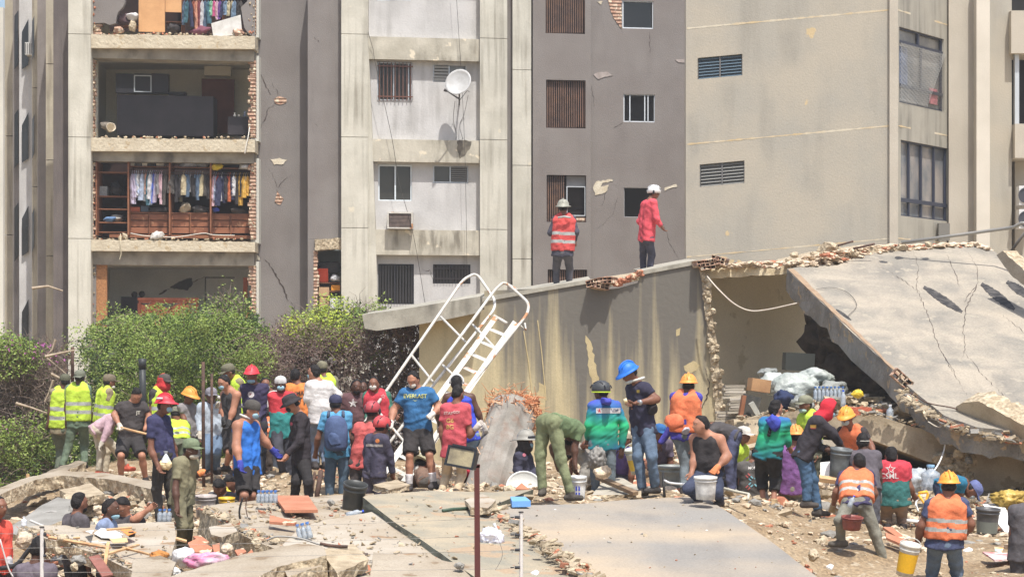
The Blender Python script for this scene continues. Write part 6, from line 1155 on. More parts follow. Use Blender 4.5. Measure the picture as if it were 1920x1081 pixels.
PP('ok', 28.4, 'young man seen from behind in orange striped vest stooping over a red-brown basin', (1611, 866), (1606, 884), (1606, 944), 178, [(1568, 922, .02), (1562, 948)], [(1640, 925), (1622, 960, -.1)], [(1575, 975, .15), (1577, 1010, -.1)], [(1642, 1000), (1659, 1062)], top=((50, 46, 84), 's'), vest=OV, bot=((124, 124, 112), 'l'), gl=((160, 140, 110), 'B'), skin='brown', k=.95, shoes={'c': (86, 82, 78), 'dir': ((-1, -.3, 0), (1, -.3, 0))})
PP('cs', 31.6, 'sturdy man seen from behind in red and teal shirt with white letters and star', (1671, 854), (1673, 867), (1676, 938), 178, [(1646, 905), (1650, 930)], [(1704, 912), (1713, 927, -.1)], [(1662, 975, -.2), (1664, 985, .2)], [(1692, 975, -.2), (1694, 985, .2)], top=((208, 48, 66), 's'), top2=(38, 104, 104), bot=((150, 124, 104), 'l'), fat=1.28, m=1.2, skin='brown', prints=[('ostar', 1667, 878, .075, (232, 222, 222)), ('CSML', 1664, 891, .1, (232, 222, 222))])
PP('bc', 31.8, 'person in slate blue cap bending forward in a teal shirt behind the orange hard hat', (1823, 918), (1808, 902), (1766, 912), 88, [(1800, 930, -.1), (1790, 950, 0)], [(1798, 935, .1), (1790, 955, .1)], [(1760, 955), (1752, 985)], [(1768, 955), (1764, 985)], hat_=('cap', (84, 96, 150)), mask=((190, 206, 214), 'f'), top=((24, 108, 148), 's'), bot=((52, 66, 100), 'l'), pit=60)
PP('fo', 27, 'worker seen from behind in orange hard hat and orange vest, nearest at right', (1779, 910), (1776, 936), (1771, 1016), 178, [(1728, 985), (1719, 1022)], [(1820, 982), (1808, 1004, -.12)], [(1748, 1070), (1736, 1140)], [(1794, 1070), (1798, 1140)], hat_=('hard', (250, 156, 48)), top=((52, 62, 100), 's'), vest=OV, bot=((90, 112, 140), 'l'), gl=((190, 182, 168), 'L'), m=1.15, fat=1.12, k=1.03)
PP('re', 27, 'person in dark grey t-shirt cut off by the right edge', (1936, 925), (1928, 948), (1924, 1040), 178, [(1899, 1000), (1902, 1035)], None, top=((74, 72, 80), 's'), bot=((60, 60, 66), 'l'), fat=1.1)
PP('p1', 28, 'bearded man in dark grey t-shirt standing in the pit, leftmost of three heads', (149, 942), (143, 965), (141, 1045), 130, top=((74, 70, 78), 's'), bot=((60, 60, 70), 'l'), beard=1, skin='brown')
PP('p2', 27.9, 'man with grey temples and lowered blue mask in the pit, middle of three heads', (208, 953), (200, 974), (198, 1050), 85, top=((130, 150, 190), 's'), bot=((60, 60, 70), 'l'), mask=(BLU, 'c'), beard=1, skin='dark')
PP('p3', 28.6, 'man looking down in the pit with one bare arm stretched right, rightmost of three heads', (230, 948), (236, 968), (238, 1045), 15, None, [(252, 974, .1), (276, 956, 0)], top=((56, 54, 60), 's'), bot=((60, 60, 70), 'l'), pit=45, skin='tan', hy=-20)
PP('pu', 24.6, 'man in faded purple t-shirt seen from behind at the bottom left corner', (72, 1028), (66, 1058), (66, 1150), 175, [(38, 1110), (36, 1140)], [(98, 1110), (100, 1140)], top=((92, 84, 98), 's'), bot=((60, 60, 70), 'l'), skin='dark', fat=1.1)
PP('le', 26, 'person in bright red shirt cut off by the left edge', (-3, 950), (-8, 978), (-6, 1060), 60, [(-25, 1030), (-20, 1060)], [(14, 1028), (17, 1050)], top=((240, 74, 60), 's'), bot=((44, 42, 46), 'l'), gl=((176, 178, 182), 'R'), fat=1.1)
PP('gs', 29, 'soldier in olive green uniform and green cap holding an orange piece of bread', (358, 842), (349, 857), (341, 928), 62, [(329, 918, .08), (332, 950, .06)], [(366, 888, 0), (377, 890, .05)], [(342, 985), (338, 1034)], [(352, 985), (352, 1030)], hat_=('cap', (104, 120, 92)), top=((122, 118, 90), 's'), bot=((112, 108, 82), 'l'), skin='dark', k=.95, fat=1.05, mask=((206, 196, 176), 'c'), hem=.12)
PP('h1', 31.2, 'dark haired person digging low behind the yellow bucket, left of two heads', (412, 913), (418, 928), (414, 975), -20, None, None, [(412, 1010, .2), (412, 1015, -.2)], [(418, 1010, .2), (418, 1015, -.2)], top=((64, 66, 74), 's'), bot=((60, 60, 70), 'l'), hair=2, pit=60)
PP('h2', 31.6, 'dark haired person digging low with yellow gloves, right of two heads', (431, 907), (438, 924), (442, 970), -30, [(428, 930), (424, 918)], [(440, 940), (430, 925)], [(442, 1010, .2), (442, 1015, -.2)], [(446, 1010, .2), (446, 1015, -.2)], top=((52, 60, 90), 's'), bot=((60, 60, 70), 'l'), gl=((226, 206, 70), 'B'), hair=2, pit=40)
PP('ff', 45.5, 'firefighter seen from behind in red and silver vest and wide helmet on the roof', (1056, 390), (1058, 405), (1055, 474), 176, [(1032, 436), (1038, 418, -.1)], [(1080, 434), (1078, 453)], [(1043, 504), (1044, 545)], [(1068, 503), (1067, 543)], hat_=('fire', (146, 144, 128)), top=((58, 60, 76), 'l'), vest=(220, 70, 70), bot=((74, 74, 84), 'l'), skin='brown', fat=1.08)
PP('rj', 46, 'rescuer in plain red jacket and white helmet standing on the roof edge', (1226, 362), (1218, 376), (1212, 446), 115, [(1200, 415), (1212, 430, -.2)], [(1231, 410, .05), (1240, 424, -.05)], [(1206, 480), (1206, 520)], [(1222, 478), (1217, 518)], hat_=('rescue', (224, 222, 218)), top=((222, 68, 84), 'l'), bot=((54, 56, 76), 'l'), skin='brown', fat=1.12, m=1.1, hy=85)
PP('mx', 33.2, 'sitting man seen from behind in grey t-shirt with red and blue crossed print', (1420, 852), (1411, 868), (1412, 932), 176, [(1390, 905), (1394, 925)], [(1432, 905), (1434, 925)], [(1402, 925, -.4), (1402, 940)], [(1422, 925, -.4), (1422, 940)], top=((74, 72, 74), 's'), bot=((60, 60, 66), 'l'), fat=1.15, prints=[('MORA', 1411, 876, .05, (210, 208, 204)), ('x', 1412, 901, .14, (204, 96, 96))])
PP('pp', 33.2, 'bent helper in purple shirt and camouflage trousers under an orange hard hat', (1492, 818), (1486, 838), (1484, 916), 178, [(1466, 880), (1470, 900)], [(1502, 880), (1504, 900)], [(1476, 932, -.1), (1474, 955)], [(1494, 932, -.1), (1494, 955)], hat_=('hard', (248, 150, 60)), top=((112, 66, 132), 's'), bot=((120, 116, 104), 'l'), fat=1.1)
PP('wp', 35.2, 'low crouching man with white cap glimpsed behind the braided woman', (1394, 816), (1385, 834), (1380, 880), 60, None, None, [(1390, 905, .2), (1380, 925)], [(1395, 905, .1), (1385, 925)], hat_=('cap', (218, 212, 204)), top=((90, 100, 84), 's'), vest=YV, bot=((90, 92, 92), 'l'))
PP('vb', 34.4, 'low crouching person with beige cap and violet shirt left of the tall man', (1172, 824), (1164, 840), (1160, 885), -40, None, None, [(1150, 905, .2), (1160, 925)], [(1166, 905, .1), (1166, 925)], hat_=('cap', (206, 192, 166)), top=((88, 76, 160), 's'), bot=((70, 70, 90), 'l'))
PP('sc', 34.2, 'crouching person in blue cap reaching out behind the tall man', (1236, 812), (1238, 828), (1236, 872), 40, [(1222, 850), (1212, 866)], None, [(1240, 895, .2), (1236, 920)], [(1250, 895, .2), (1246, 920)], hat_=('cap', (34, 96, 170)), top=((84, 74, 96), 's'), bot=((110, 128, 150), 'l'))
PP('gj', 33.4, 'stooping person with dusty grey trousers and bare arm reaching right behind the bent man', (1060, 850), (1082, 838), (1106, 868), -100, [(1098, 832, .1), (1116, 840, .1)], [(1075, 862), (1070, 885)], [(1090, 905, .1), (1095, 925)], [(1106, 905), (1110, 925)], top=((150, 144, 136), 's'), bot=((138, 134, 126), 'l'))
for kk in ('gb', 'wb'):
    for ch in people[kk][0].children:
        if ch.name.startswith('shirt'): ch.data.materials[0] = TRI
# worn extras, parts of their wearers
def extra(key, name, fn, m):
    mb = MB(); fn(mb, people[key][1]); mb.build(name, m, people[key][0], True)
extra('wb', 'braid', lambda mb, q: [mb.ball(P(1452-i*1.5, 776+i*5.5, 31.86), (.026, .024, .028), 5) for i in range(8)], HAIRM)
extra('wb', 'blue_hood', lambda mb, q: mb.rock(P(1450, 792, 31.84), (.12, .06, .12), 4, 3, .3), cloth((50, 66, 190)))
extra('gb', 'blue_hood', lambda mb, q: mb.rock(P(1136, 752, 32.27), (.13, .07, .07), 5, 3, .3), cloth((58, 66, 190)))
def bpk(mb, q):
    c = q['neck'].lerp(q['pel'], .48)-Vector((0, .2, 0)); n = 12; prof = [(.0, -.27), (.13, -.26), (.165, -.2), (.17, -.05), (.16, .1), (.12, .2), (.05, .235), (0, .24)]
    mb.lathe([(r_, z) for r_, z in prof], 18, Matrix.Diagonal((1, .55, 1)).to_3x3(), c); mb.rock(c+Vector((0, -.07, -.1)), (.13, .05, .12), 2, 3, .2)
extra('bp', 'backpack', bpk, mat('backpack_blue', (84, 100, 134), (66, 80, 112), scale=5, bump=.5, bscale=12))
extra('bp', 'backpack_strap', lambda mb, q: [mb.tube([q['neck']+q['lat']*s_*.1+Vector((0, -.1, .02)), q['neck']+q['lat']*s_*.11+Vector((0, -.17, -.06))], .022, 6) for s_ in (-1, 1)], cloth((60, 72, 100)))
extra('oh', 'orange_bag', lambda mb, q: mb.rock(P(1264, 792, 32.75), (.14, .09, .13), 6, 3, .25), cloth((240, 112, 72)))
extra('oh', 'pale_shirt_tail', lambda mb, q: mb.rock(P(1287, 806, 32.85), (.13, .04, .06), 7, 3, .4), cloth((196, 196, 206)))
extra('bb', 'waist_bag', lambda mb, q: mb.rock(P(1224, 765, 30.8), (.09, .06, .09), 7, 3, .2), cloth((36, 34, 40)))
extra('bb', 'wristwatch', lambda mb, q: mb.tube([P(1201, 754, 30.62), P(1198, 754, 30.6)], .036, 12), plain((170, 170, 170), .3, .6))
extra('bs', 'headband', lambda mb, q: mb.tube([q['hc']+Vector((.1*math.cos(R(a)), .02, .02+.115*math.sin(R(a)))) for a in range(-10, 191, 20)], .014, 6), plain((226, 224, 220), .4))
extra('bl', 'respirator', lambda mb, q: mb.tube([q['neck']+Vector((.015+.085*math.cos(R(a)), -.01-.085*math.sin(R(a)), .055-.03*math.cos(R(a)))) for a in range(-30, 211, 30)], .016, 6), cloth((220, 218, 210)))
extra('bb', 'neck_mask', lambda mb, q: mb.tube([q['neck']+Vector((-.02+.1*math.cos(R(a)), -.02-.09*math.sin(R(a)), .05+.03*math.cos(R(a)))) for a in range(0, 361, 40)], .016, 6), cloth((224, 222, 214)))
extra('gt', 'mask_strap', lambda mb, q: mb.tube([q['hc']+Vector((.082*math.cos(R(a)), -.1*abs(math.sin(R(a))), .015)) for a in range(-0, 181, 20)], .006, 5), cloth((224, 222, 214)))
extra('ff', 'silver_band', lambda mb, q: mb.tube([P(1046, 408, 45.3), P(1058, 406, 45.28), P(1070, 408, 45.3)], .02, 6), STRIPE)
extra('rh', 'helmet_sticker', lambda mb, q: mb.box(q['hc']+Vector((-.055, -.115, .1)), (.09, .012, .028)), plain((214, 196, 196), .5))
# ---------------------------------------------------------------- hedges: thousands of small leaves on twigs
def inside(poly, x, y):
    c = False; n = len(poly)
    for i in range(n):
        x1, y1 = poly[i]; x2, y2 = poly[i-1]
        if (y1 > y) != (y2 > y) and x < (x2-x1)*(y-y1)/(y2-y1)+x1: c = not c
    return c
def leafm(n, a, b):
    m = mat(n, a, b, scale=14, rough=.6, bump=0, grain=.25, gscale=9); m.node_tree.nodes['Principled BSDF'].inputs['Subsurface Weight'].default_value = 0; return m
GL = [leafm('leaf_mid', (120, 138, 56), (100, 120, 50)), leafm('leaf_light', (142, 156, 80), (126, 140, 70)), leafm('leaf_deep', (72, 90, 46), (58, 74, 40))]
YL = [leafm('leaf_yellow', (170, 180, 60), (150, 164, 56)), GL[1], GL[0]]
BLf = [leafm('leaf_dry', (112, 88, 80), (94, 74, 68)), leafm('leaf_dry_pale', (134, 112, 102), (118, 98, 90)), GL[0]]
TWIG = mat('twig', (136, 120, 106), (106, 92, 82), scale=9)
def hedge(name, label, poly, d0, d1, nl, nt, lm, seed, size=.05, bw=(.5, .3, .2), cat='hedge', clumps=90, tw=.006, spray=14):
    rnd = random.Random(seed); xs_ = [p[0] for p in poly]; ys_ = [p[1] for p in poly]
    def pt(m=0):
        while True:
            x, y = rnd.uniform(min(xs_), max(xs_)), rnd.uniform(min(ys_), max(ys_))
            if inside(poly, x, y): return P(x, y, rnd.uniform(d0, d1))
    cl = [(pt(), rnd.uniform(.16, .42), rnd.choices((0, 1, 2), bw)[0]) for _ in range(clumps)]
    root = thing(name, label, cat, P(sum(xs_)/len(xs_), max(ys_), (d0+d1)/2))
    vs = []; fs = []; mi = []
    for i in range(nl):
        if rnd.random() < .72:
            c_, r_, k_ = rnd.choice(cl); q = Vector((rnd.gauss(0, 1), rnd.gauss(0, 1), rnd.gauss(0, 1))).normalized(); p = c_+q*r_*rnd.uniform(.6, 1.05); kk = k_ if rnd.random() < .75 else rnd.choices((0, 1, 2), bw)[0]
        else: p = pt(); kk = rnd.choices((0, 1, 2), bw)[0]
        a = Vector((rnd.gauss(0, 1), rnd.gauss(0, .8), rnd.gauss(0, .7))).normalized(); n_ = Vector((rnd.gauss(0, .6), rnd.gauss(-.5, .6), rnd.gauss(.8, .5))); b_ = a.cross(n_)
        if b_.length < .1: continue
        b_.normalize(); s = size*rnd.uniform(.55, 1.3); k = len(vs); vs += [p-a*s*.6, p+b_*s*.32, p+a*s*.6, p-b_*s*.32]; fs.append((k, k+1, k+2, k+3)); mi.append(kk)
    for i in range(int(nl*.05)):
        p = pt(); p.y = d1+rnd.uniform(0, .5); s = size*rnd.uniform(2.5, 4.5); a = Vector((rnd.gauss(0, 1), rnd.gauss(0, .3), rnd.gauss(0, 1))).normalized(); b_ = a.cross(Vector((0, 1, 0))); k = len(vs); vs += [p-a*s*.6, p+b_*s*.4, p+a*s*.6, p-b_*s*.4]; fs.append((k, k+1, k+2, k+3)); mi.append(2 if lm is not BLf else 0)
    mb = MB(); mb.v = [tuple(v) for v in vs]; mb.f = fs; mb.mi = mi; 
    me = bpy.data.meshes.new('foliage'); o0 = ORG[root.name]; me.from_pydata([tuple(Vector(v)-o0) for v in mb.v], [], fs); [me.materials.append(m) for m in lm]; me.polygons.foreach_set('material_index', mi)
    ob = bpy.data.objects.new('foliage', me); C.objects.link(ob); ob.parent = root; ORG[ob.name] = o0
    mb = MB()
    for i in range(nt):
        p = pt(); dv = Vector((rnd.gauss(0, .6), rnd.gauss(0, .4), rnd.gauss(.35, .5))).normalized(); L_ = rnd.uniform(.15, .55); q = [p]
        for j in range(3): dv = (dv+Vector((rnd.gauss(0, .35), rnd.gauss(0, .35), rnd.gauss(0, .35)))).normalized(); q.append(q[-1]+dv*L_/3)
        mb.tube(q, [tw*rnd.uniform(.8, 1.5), tw, tw*.8, tw*.4], 3, False)
    for i in range(10):
        x = rnd.uniform(min(xs_), max(xs_)); a = P(x, max(ys_), (d0+d1)/2); q = [a]
        for j in range(5):
            p = q[-1]+Vector((rnd.gauss(0, .16), rnd.gauss(0, .1), rnd.uniform(.2, .4)))
            if j and not inside(poly, p.x/p.y*F+960, HY-(p.z-CZ)/p.y*F-20): break
            q.append(p)
        if len(q) > 2: mb.tube(q, [.03, .026, .02, .016, .012, .006][:len(q)], 5)
    mb.build('branches', TWIG, root); return root
hedge('green_hedge', 'large bright green bush in front of the open rooms', [(146, 650), (160, 616), (200, 592), (255, 586), (320, 592), (375, 584), (420, 592), (462, 600), (488, 618), (492, 660), (484, 905), (148, 905)], 44.5, 47.5, 78000, 700, GL, 1, .042, clumps=190)
hedge('green_hedge', 'thin leafy sprays rising above the right side of the large green bush', [(400, 600), (405, 560), (432, 548), (438, 575), (462, 560), (470, 605)], 46, 47, 1100, 90, GL, 2, clumps=14)
hedge('yellow_green_bush', 'yellow-green bush top below the debris niche', [(540, 620), (560, 596), (600, 574), (640, 592), (655, 620), (640, 640), (550, 640)], 45.5, 47.5, 5200, 150, YL, 3, clumps=30)
hedge('yellow_green_bush', 'small leafy tips at the left end of the fallen roof slab', [(640, 610), (665, 578), (690, 590), (720, 574), (728, 582), (705, 604), (690, 620)], 46, 47.5, 1500, 100, GL, 4, clumps=14)
hedge('dry_hedge', 'wide brown dry hedge of tangled twigs left of the staircase', [(470, 640), (520, 612), (600, 614), (700, 604), (790, 612), (800, 740), (800, 905), (470, 905)], 44.8, 47.5, 52000, 3200, BLf, 5, .034, (.6, .3, .1), clumps=130)
hedge('dry_hedge', 'grey tangle of bare twigs at the far left edge', [(-30, 690), (60, 655), (110, 660), (118, 760), (100, 860), (-30, 880)], 43.5, 46, 2600, 5200, BLf, 6, .04, (.4, .4, .2), clumps=50)
hedge('green_hedge', 'green climber with magenta flowers at the left edge', [(-30, 650), (30, 636), (62, 655), (70, 690), (30, 705), (-30, 700)], 43.3, 44.6, 4200, 120, GL, 7, clumps=26)
hedge('green_hedge', 'low green shrub at the left under the grey tangle', [(-30, 800), (60, 770), (110, 765), (128, 880), (90, 915), (20, 935), (-30, 935)], 42.6, 44.5, 12000, 500, GL, 8, clumps=50)
mb = MB(); rnd = random.Random(5)
for cx, cy, n in ((80, 648, 9), (92, 662, 7), (30, 640, 4), (8, 655, 3), (55, 662, 4), (102, 675, 4), (8, 810, 5)):
    for i in range(n):
        p = P(cx+rnd.gauss(0, 8), cy+rnd.gauss(0, 6), 43); 
        for j in range(3): a = rnd.uniform(0, 6.28); mb.add([p, p+Vector((math.cos(a)*.028, -.01, math.sin(a)*.028)), p+Vector((math.cos(a+.8)*.028, -.02, math.sin(a+.8)*.028))], [(0, 1, 2)])
tag(mb.build('magenta_flowers', mat('magenta_petal', (190, 110, 172), (170, 92, 150))), 'magenta blossoms scattered over the climber at the left', 'flowers', None, 'stuff')
for k, pts in enumerate([[(30, 755), (60, 764), (100, 778)], [(104, 636), (98, 655), (85, 668), (112, 690), (128, 704)], [(85, 668), (110, 662), (140, 656)], [(100, 712), (92, 735), (84, 752)], [(60, 540), (90, 536), (118, 545)], [(96, 700), (120, 712), (134, 718)]]):
    mb = MB(); mb.tube([P(x, y, 42.8-.1*k) for x, y in pts], [.03, .02, .014, .01, .008][:len(pts)], 5); tag(mb.build('bare_branch', mat('bare_branch', (176, 160, 138), (150, 132, 112), scale=8)), ['pale bare branch slanting down beside the leftmost vested man', 'tall curling bare branch above the vested men', 'bare branch reaching right towards the cream column', 'short bare branch behind the vested men', 'leafless branch high against the dark wall strip', 'bare branch just above the leftmost olive cap'][k], 'branch', 'bare branches')
# ---------------------------------------------------------------- small rubble: a few named blocks, the rest as loose stuff
def scatter(name, label, n, region, smin, smax, mats, seed, drop=.3, sub=1):
    rnd = random.Random(seed); mb = MB()
    for i in range(n):
        while True:
            x, y = region(rnd)
            z = H(x, y)
            break
        s = smin*(smax/smin)**(rnd.random()**1.7); mb.m = rnd.choices(range(len(mats)), [.55, .25, .1, .1][:len(mats)])[0]; mb.rock((x, y, z+s*.25), (s*rnd.uniform(.9, 1.8), s*rnd.uniform(.7, 1.2), s*rnd.uniform(.35, .8)), seed*1000+i, sub)
    return tag(mb.build(name, mats), label, 'rubble', None, 'stuff')
RM = [mat('pale_rubble', (0, 0, 0)), BROKEN, mat('grey_rubble', (150, 146, 138), (126, 122, 114), scale=7, bump=.8), TERRA]
scatter('small_rubble', 'loose small rubble spread over the whole heap', 5200, lambda r: (r.uniform(-9.5, 10), r.uniform(29, 43)), .012, .11, RM, 1)
scatter('fine_rubble', 'fine rubble in front of the slabs', 2600, lambda r: (r.uniform(-7.5, 8), r.uniform(22, 30)), .008, .06, RM, 2)
def pxreg(x0, x1, d0, d1): return lambda r: (lambda d: ((r.uniform(x0, x1)-960)/F*d, d))(r.uniform(d0, d1))
scatter('coarse_rubble', 'coarse rubble around the pit at the left', 700, pxreg(60, 330, 30, 37), .03, .16, RM, 3, sub=2)
scatter('coarse_rubble', 'coarse rubble under the floor slab', 900, pxreg(1220, 1930, 33, 40), .03, .2, RM, 4, sub=2)
scatter('coarse_rubble', 'coarse rubble behind the bent people in the middle', 420, pxreg(1080, 1420, 33, 39), .04, .2, RM, 6, sub=2)
scatter('coarse_rubble', 'coarse rubble and tile bits at the bottom left', 700, pxreg(230, 720, 23.2, 26.5), .015, .09, [RM[0], BROKEN, TERRA, TERRA], 5, sub=1)
CH = [(1250, 855, 36, 40, 'pale rounded block behind the orange vest man, left of him'), (1275, 868, 36, 30, 'cream square block beside the kneeling man'), (1258, 838, 37, 26, 'broken lump highest of the blocks behind the tall man'), (1390, 850, 35.5, 46, 'big pale block behind the braided woman'), (1368, 835, 36, 26, 'tan chunk left of the big pale block'), (1540, 905, 34, 30, 'stone under the dark bucket'), (1800, 850, 35.8, 34, 'grey boulder lying on the floor slab end'), (1818, 862, 35.6, 20, 'small stone right of the grey boulder'), (1790, 832, 36, 22, 'stone behind the yellow pipe'), 
      (1710, 845, 37.5, 30, 'dark stone in the gap under the floor slab'), (1750, 868, 37, 26, 'brown stone in the gap right of the red shirt'), (140, 955, 31, 30, 'grey stone behind the leftmost head in the pit'), (125, 934, 33, 26, 'round pale stone at the top of the pit rubble'), (185, 955, 31.5, 24, 'stone between two heads in the pit'), (262, 962, 29, 30, 'wrapped pale lump under the outstretched arm'), (300, 935, 33, 26, 'block at the foot of the slope behind the navy shirt man'),
      (120, 1012, 26.2, 34, 'rough lump under the left edge of the pale slab'), (45, 1015, 26.4, 50, 'big rough block at the left end of the pale slab'), (110, 1032, 25.5, 24, 'hanging concrete lump by the white fence post'), (148, 1050, 25, 30, 'broken lump under the middle of the pale slab'), (140, 1062, 24.8, 22, 'square lump below the broken middle lump'), (425, 1030, 25.2, 34, 'tan block in front of the thick slab'), (480, 1018, 25.4, 28, 'squarish block right of the tan block'), (560, 1060, 24, 44, 'grey lump inside the rebar cage'), (600, 1060, 24, 40, 'second grey lump inside the rebar cage, right'), (632, 1035, 24.6, 34, 'grey cube of concrete on the rebar cage corner'), (672, 1040, 24.5, 26, 'broken cube right of the grey cube'), (860, 1060, 23.9, 26, 'broken brick lump under the dark edged slab'), (1525, 1040, 27.3, 30, 'brown curled lump lying on the sandy slope'),
      (1130, 884, 31.4, 36, 'cream broken block leaning by the stooping men'), (650, 935, 29.8, 14, 'small stone at the foot of the black bucket'), (620, 942, 29.5, 18, 'small stone left of the black bucket'), (1880, 1020, 30, 20, 'brick lump right of the black bucket at right'), (1890, 1038, 29, 16, 'red lump beyond the magazine'), (700, 970, 27.8, 10, 'tiny stone on the white slab')]
for k, (x, y, d, s, lab) in enumerate(CH): chunk(x, y, d, s, lab, k+200, [BROKEN, RM[0], BROKEN, RM[2]][k % 4], grp='loose concrete blocks', sub=3, flat=.75)
# ---------------------------------------------------------------- terracotta shards, boards, papers
def flat(name, label, cat, pts, d, m, th=.02, tiltd=0, grp=None, lift=.0):
    """thin real plate: near edge at the lower pixels"""
    ys_ = [p[1] for p in pts]; y0, y1 = min(ys_), max(ys_); mb = MB(); q = [P(x, y, d+tiltd*(y1-y)/max(1, y1-y0))+Vector((0, 0, lift)) for x, y in pts]; mb.prism(q, (0, .0, -th)); return tag(mb.build(name, m), label, cat, grp)
flat('terracotta_board', 'square orange-brown board lying flat on the thick slab', 'board', [(514, 928), (578, 928), (596, 955), (534, 955)], 28.4, mat('orange_board', (186, 126, 98), (170, 112, 84), scale=3), .035, 1.6)
for k, (pts, d, lab) in enumerate([([(352, 1020), (370, 1012), (400, 1030), (392, 1040), (360, 1036)], 25.4, 'large terracotta shard left of the pink bag'), ([(362, 1008), (376, 1006), (392, 1018), (380, 1022)], 25.8, 'terracotta shard standing behind the large one'), ([(398, 1024), (412, 1020), (412, 1036), (402, 1042)], 25.2, 'pointed shard right of the large one'), ([(440, 1034), (456, 1030), (462, 1036), (446, 1044)], 24.9, 'red shard in front of the squarish block'), ([(456, 1048), (472, 1032), (476, 1040), (462, 1054)], 24.5, 'bright red tile leaning at the beam'), ([(395, 1036), (412, 1048), (408, 1052), (392, 1042)], 24.8, 'thin pale shard near the pink bag'), ([(506, 968), (556, 980), (552, 984), (505, 980)], 27.2, 'bundle of orange strips on the thick slab'), ([(1510, 1066), (1524, 1070), (1520, 1075), (1508, 1070)], 26.5, 'red chip at the bottom of the sandy slope'), ([(1660, 1000), (1688, 1010), (1714, 1022), (1690, 1022), (1662, 1010)], 28.6, 'curled orange sheet beside the stooping boy'), ([(1655, 990), (1672, 990), (1700, 1012), (1690, 1014)], 28.8, 'upper torn flap of the curled orange sheet'), ([(892, 968), (910, 960), (938, 958), (945, 966), (905, 972)], 28.4, 'orange dusty sheet behind the rusty post'), ([(815, 970), (832, 975), (834, 978), (818, 975)], 28, 'small orange shard on the dark edged slab'), ([(668, 1056), (692, 1062), (700, 1081), (672, 1081)], 23.9, 'pink tile leaning in the rebar cage'), ([(640, 1044), (652, 1040), (648, 1062), (640, 1066)], 24, 'red tile upright in the rebar cage'), ([(176, 948), (215, 948), (214, 954), (180, 955)], 0, '')]):
    if lab: flat('terracotta_shard', lab, 'tile shard', pts, d, TERRA, .03, .35, 'terracotta pieces', .02)
WB = mat('pale_timber', (204, 166, 122), (180, 140, 100), scale=6, streak=(150, 112, 78), sscale=(14, 2, 2))
def plank(label, a, b, w, m=WB, name='timber', cat='plank', grp='loose timber', th=.02):
    A, B = P(*a), P(*b); d_ = (B-A).normalized(); o_ = d_.cross(Vector((0, -.6, 1))).normalized()*w/2; mb = MB(); mb.prism([A-o_, B-o_, B+o_, A+o_], Vector((0, -.3, 1)).normalized()*th); return tag(mb.build(name, m), label, cat, grp)
plank('long thin brown batten lying across the pale slab to the right', (92, 1008, 26.3), (206, 1028, 25.6), .035); plank('pale batten rising right on the pale slab', (192, 1042, 25.2), (260, 1022, 26), .03); plank('short upright batten at the slab edge', (197, 1060, 24.8), (203, 1018, 25), .035); plank('thin stick left of the papers', (137, 1010, 26.4), (150, 1009, 26.4), .02); plank('thin stick on the pale slab behind the papers', (200, 994, 27), (247, 990, 27.2), .02); plank('thin strip right of the crossing battens', (230, 1027, 25.8), (280, 1040, 25.3), .02)
plank('thin dark board standing behind the beige trousers, at left', (52, 890, 38), (55, 912, 38), .05); plank('long grey-brown plank pointing at the white bucket', (1121, 897, 32), (1192, 928, 30.6), .07, mat('old_plank', (150, 126, 100), (120, 98, 76), scale=5), th=.05); plank('yellow timber under the dark bucket', (1536, 900, 33), (1572, 905, 33), .08, th=.06)
plank('wide red-brown plank upright at the bottom left', (176, 1044, 24.6), (202, 1081, 24.0), .11, mat('red_plank', (150, 100, 88), (130, 84, 72), scale=5)); plank('brown strip between papers and slippers', (330, 1010, 26), (350, 1016, 26), .03)
PAP = mat('paper', (232, 230, 224), (214, 212, 206), scale=5, bump=.05)
for k, (pts, lab) in enumerate([([(176, 1002), (190, 992), (215, 996), (231, 1004), (228, 1012), (190, 1010)], 'largest white paper sheet on the pale slab'), ([(164, 1006), (182, 1006), (184, 1018), (167, 1018)], 'small white card left of the large sheet'), ([(186, 1012), (204, 1014), (200, 1020), (184, 1019)], 'white scrap below the large sheet'), ([(160, 998), (176, 996), (172, 1003)], 'tiny white scrap behind the small card')]): flat('paper', lab, 'paper', pts, 26.8-.1*k, PAP, .006, .8, 'papers on the pale slab', .02)
flat('paper', 'orange paper scrap right of the white sheets', 'paper', [(226, 996), (242, 994), (256, 1000), (240, 1006)], 26.6, plain((226, 140, 70), .8), .006, .5, 'papers on the pale slab', .02); flat('paper', 'beige card below the white sheets', 'paper', [(205, 1012), (238, 1010), (240, 1018), (212, 1020)], 26.2, plain((206, 176, 130), .8), .006, .5, 'papers on the pale slab', .02)
flat('white_board', 'large white board leaning behind the black bucket at right', 'board', [(1842, 944), (1880, 943), (1905, 985), (1904, 998), (1884, 996)], 30.6, PAP, .02, 1.5); flat('magazine', 'open magazine lying at the lower right', 'magazine', [(1842, 1038), (1880, 1040), (1910, 1042), (1905, 1050), (1865, 1054)], 27.6, mat('magazine_page', (222, 206, 200), (190, 110, 110), scale=9, bump=0), .02, .8, None, .03)
flat('paper', 'blue and orange leaflet above the magazine', 'paper', [(1864, 1024), (1882, 1026), (1878, 1036), (1866, 1032)], 28.4, mat('leaflet', (150, 200, 210), (226, 170, 110), scale=8), .006, .4); flat('white_board', 'white sheet between the woman and the dark bucket', 'board', [(1538, 866), (1560, 864), (1562, 892), (1538, 896)], 34, PAP, .02, .1); 
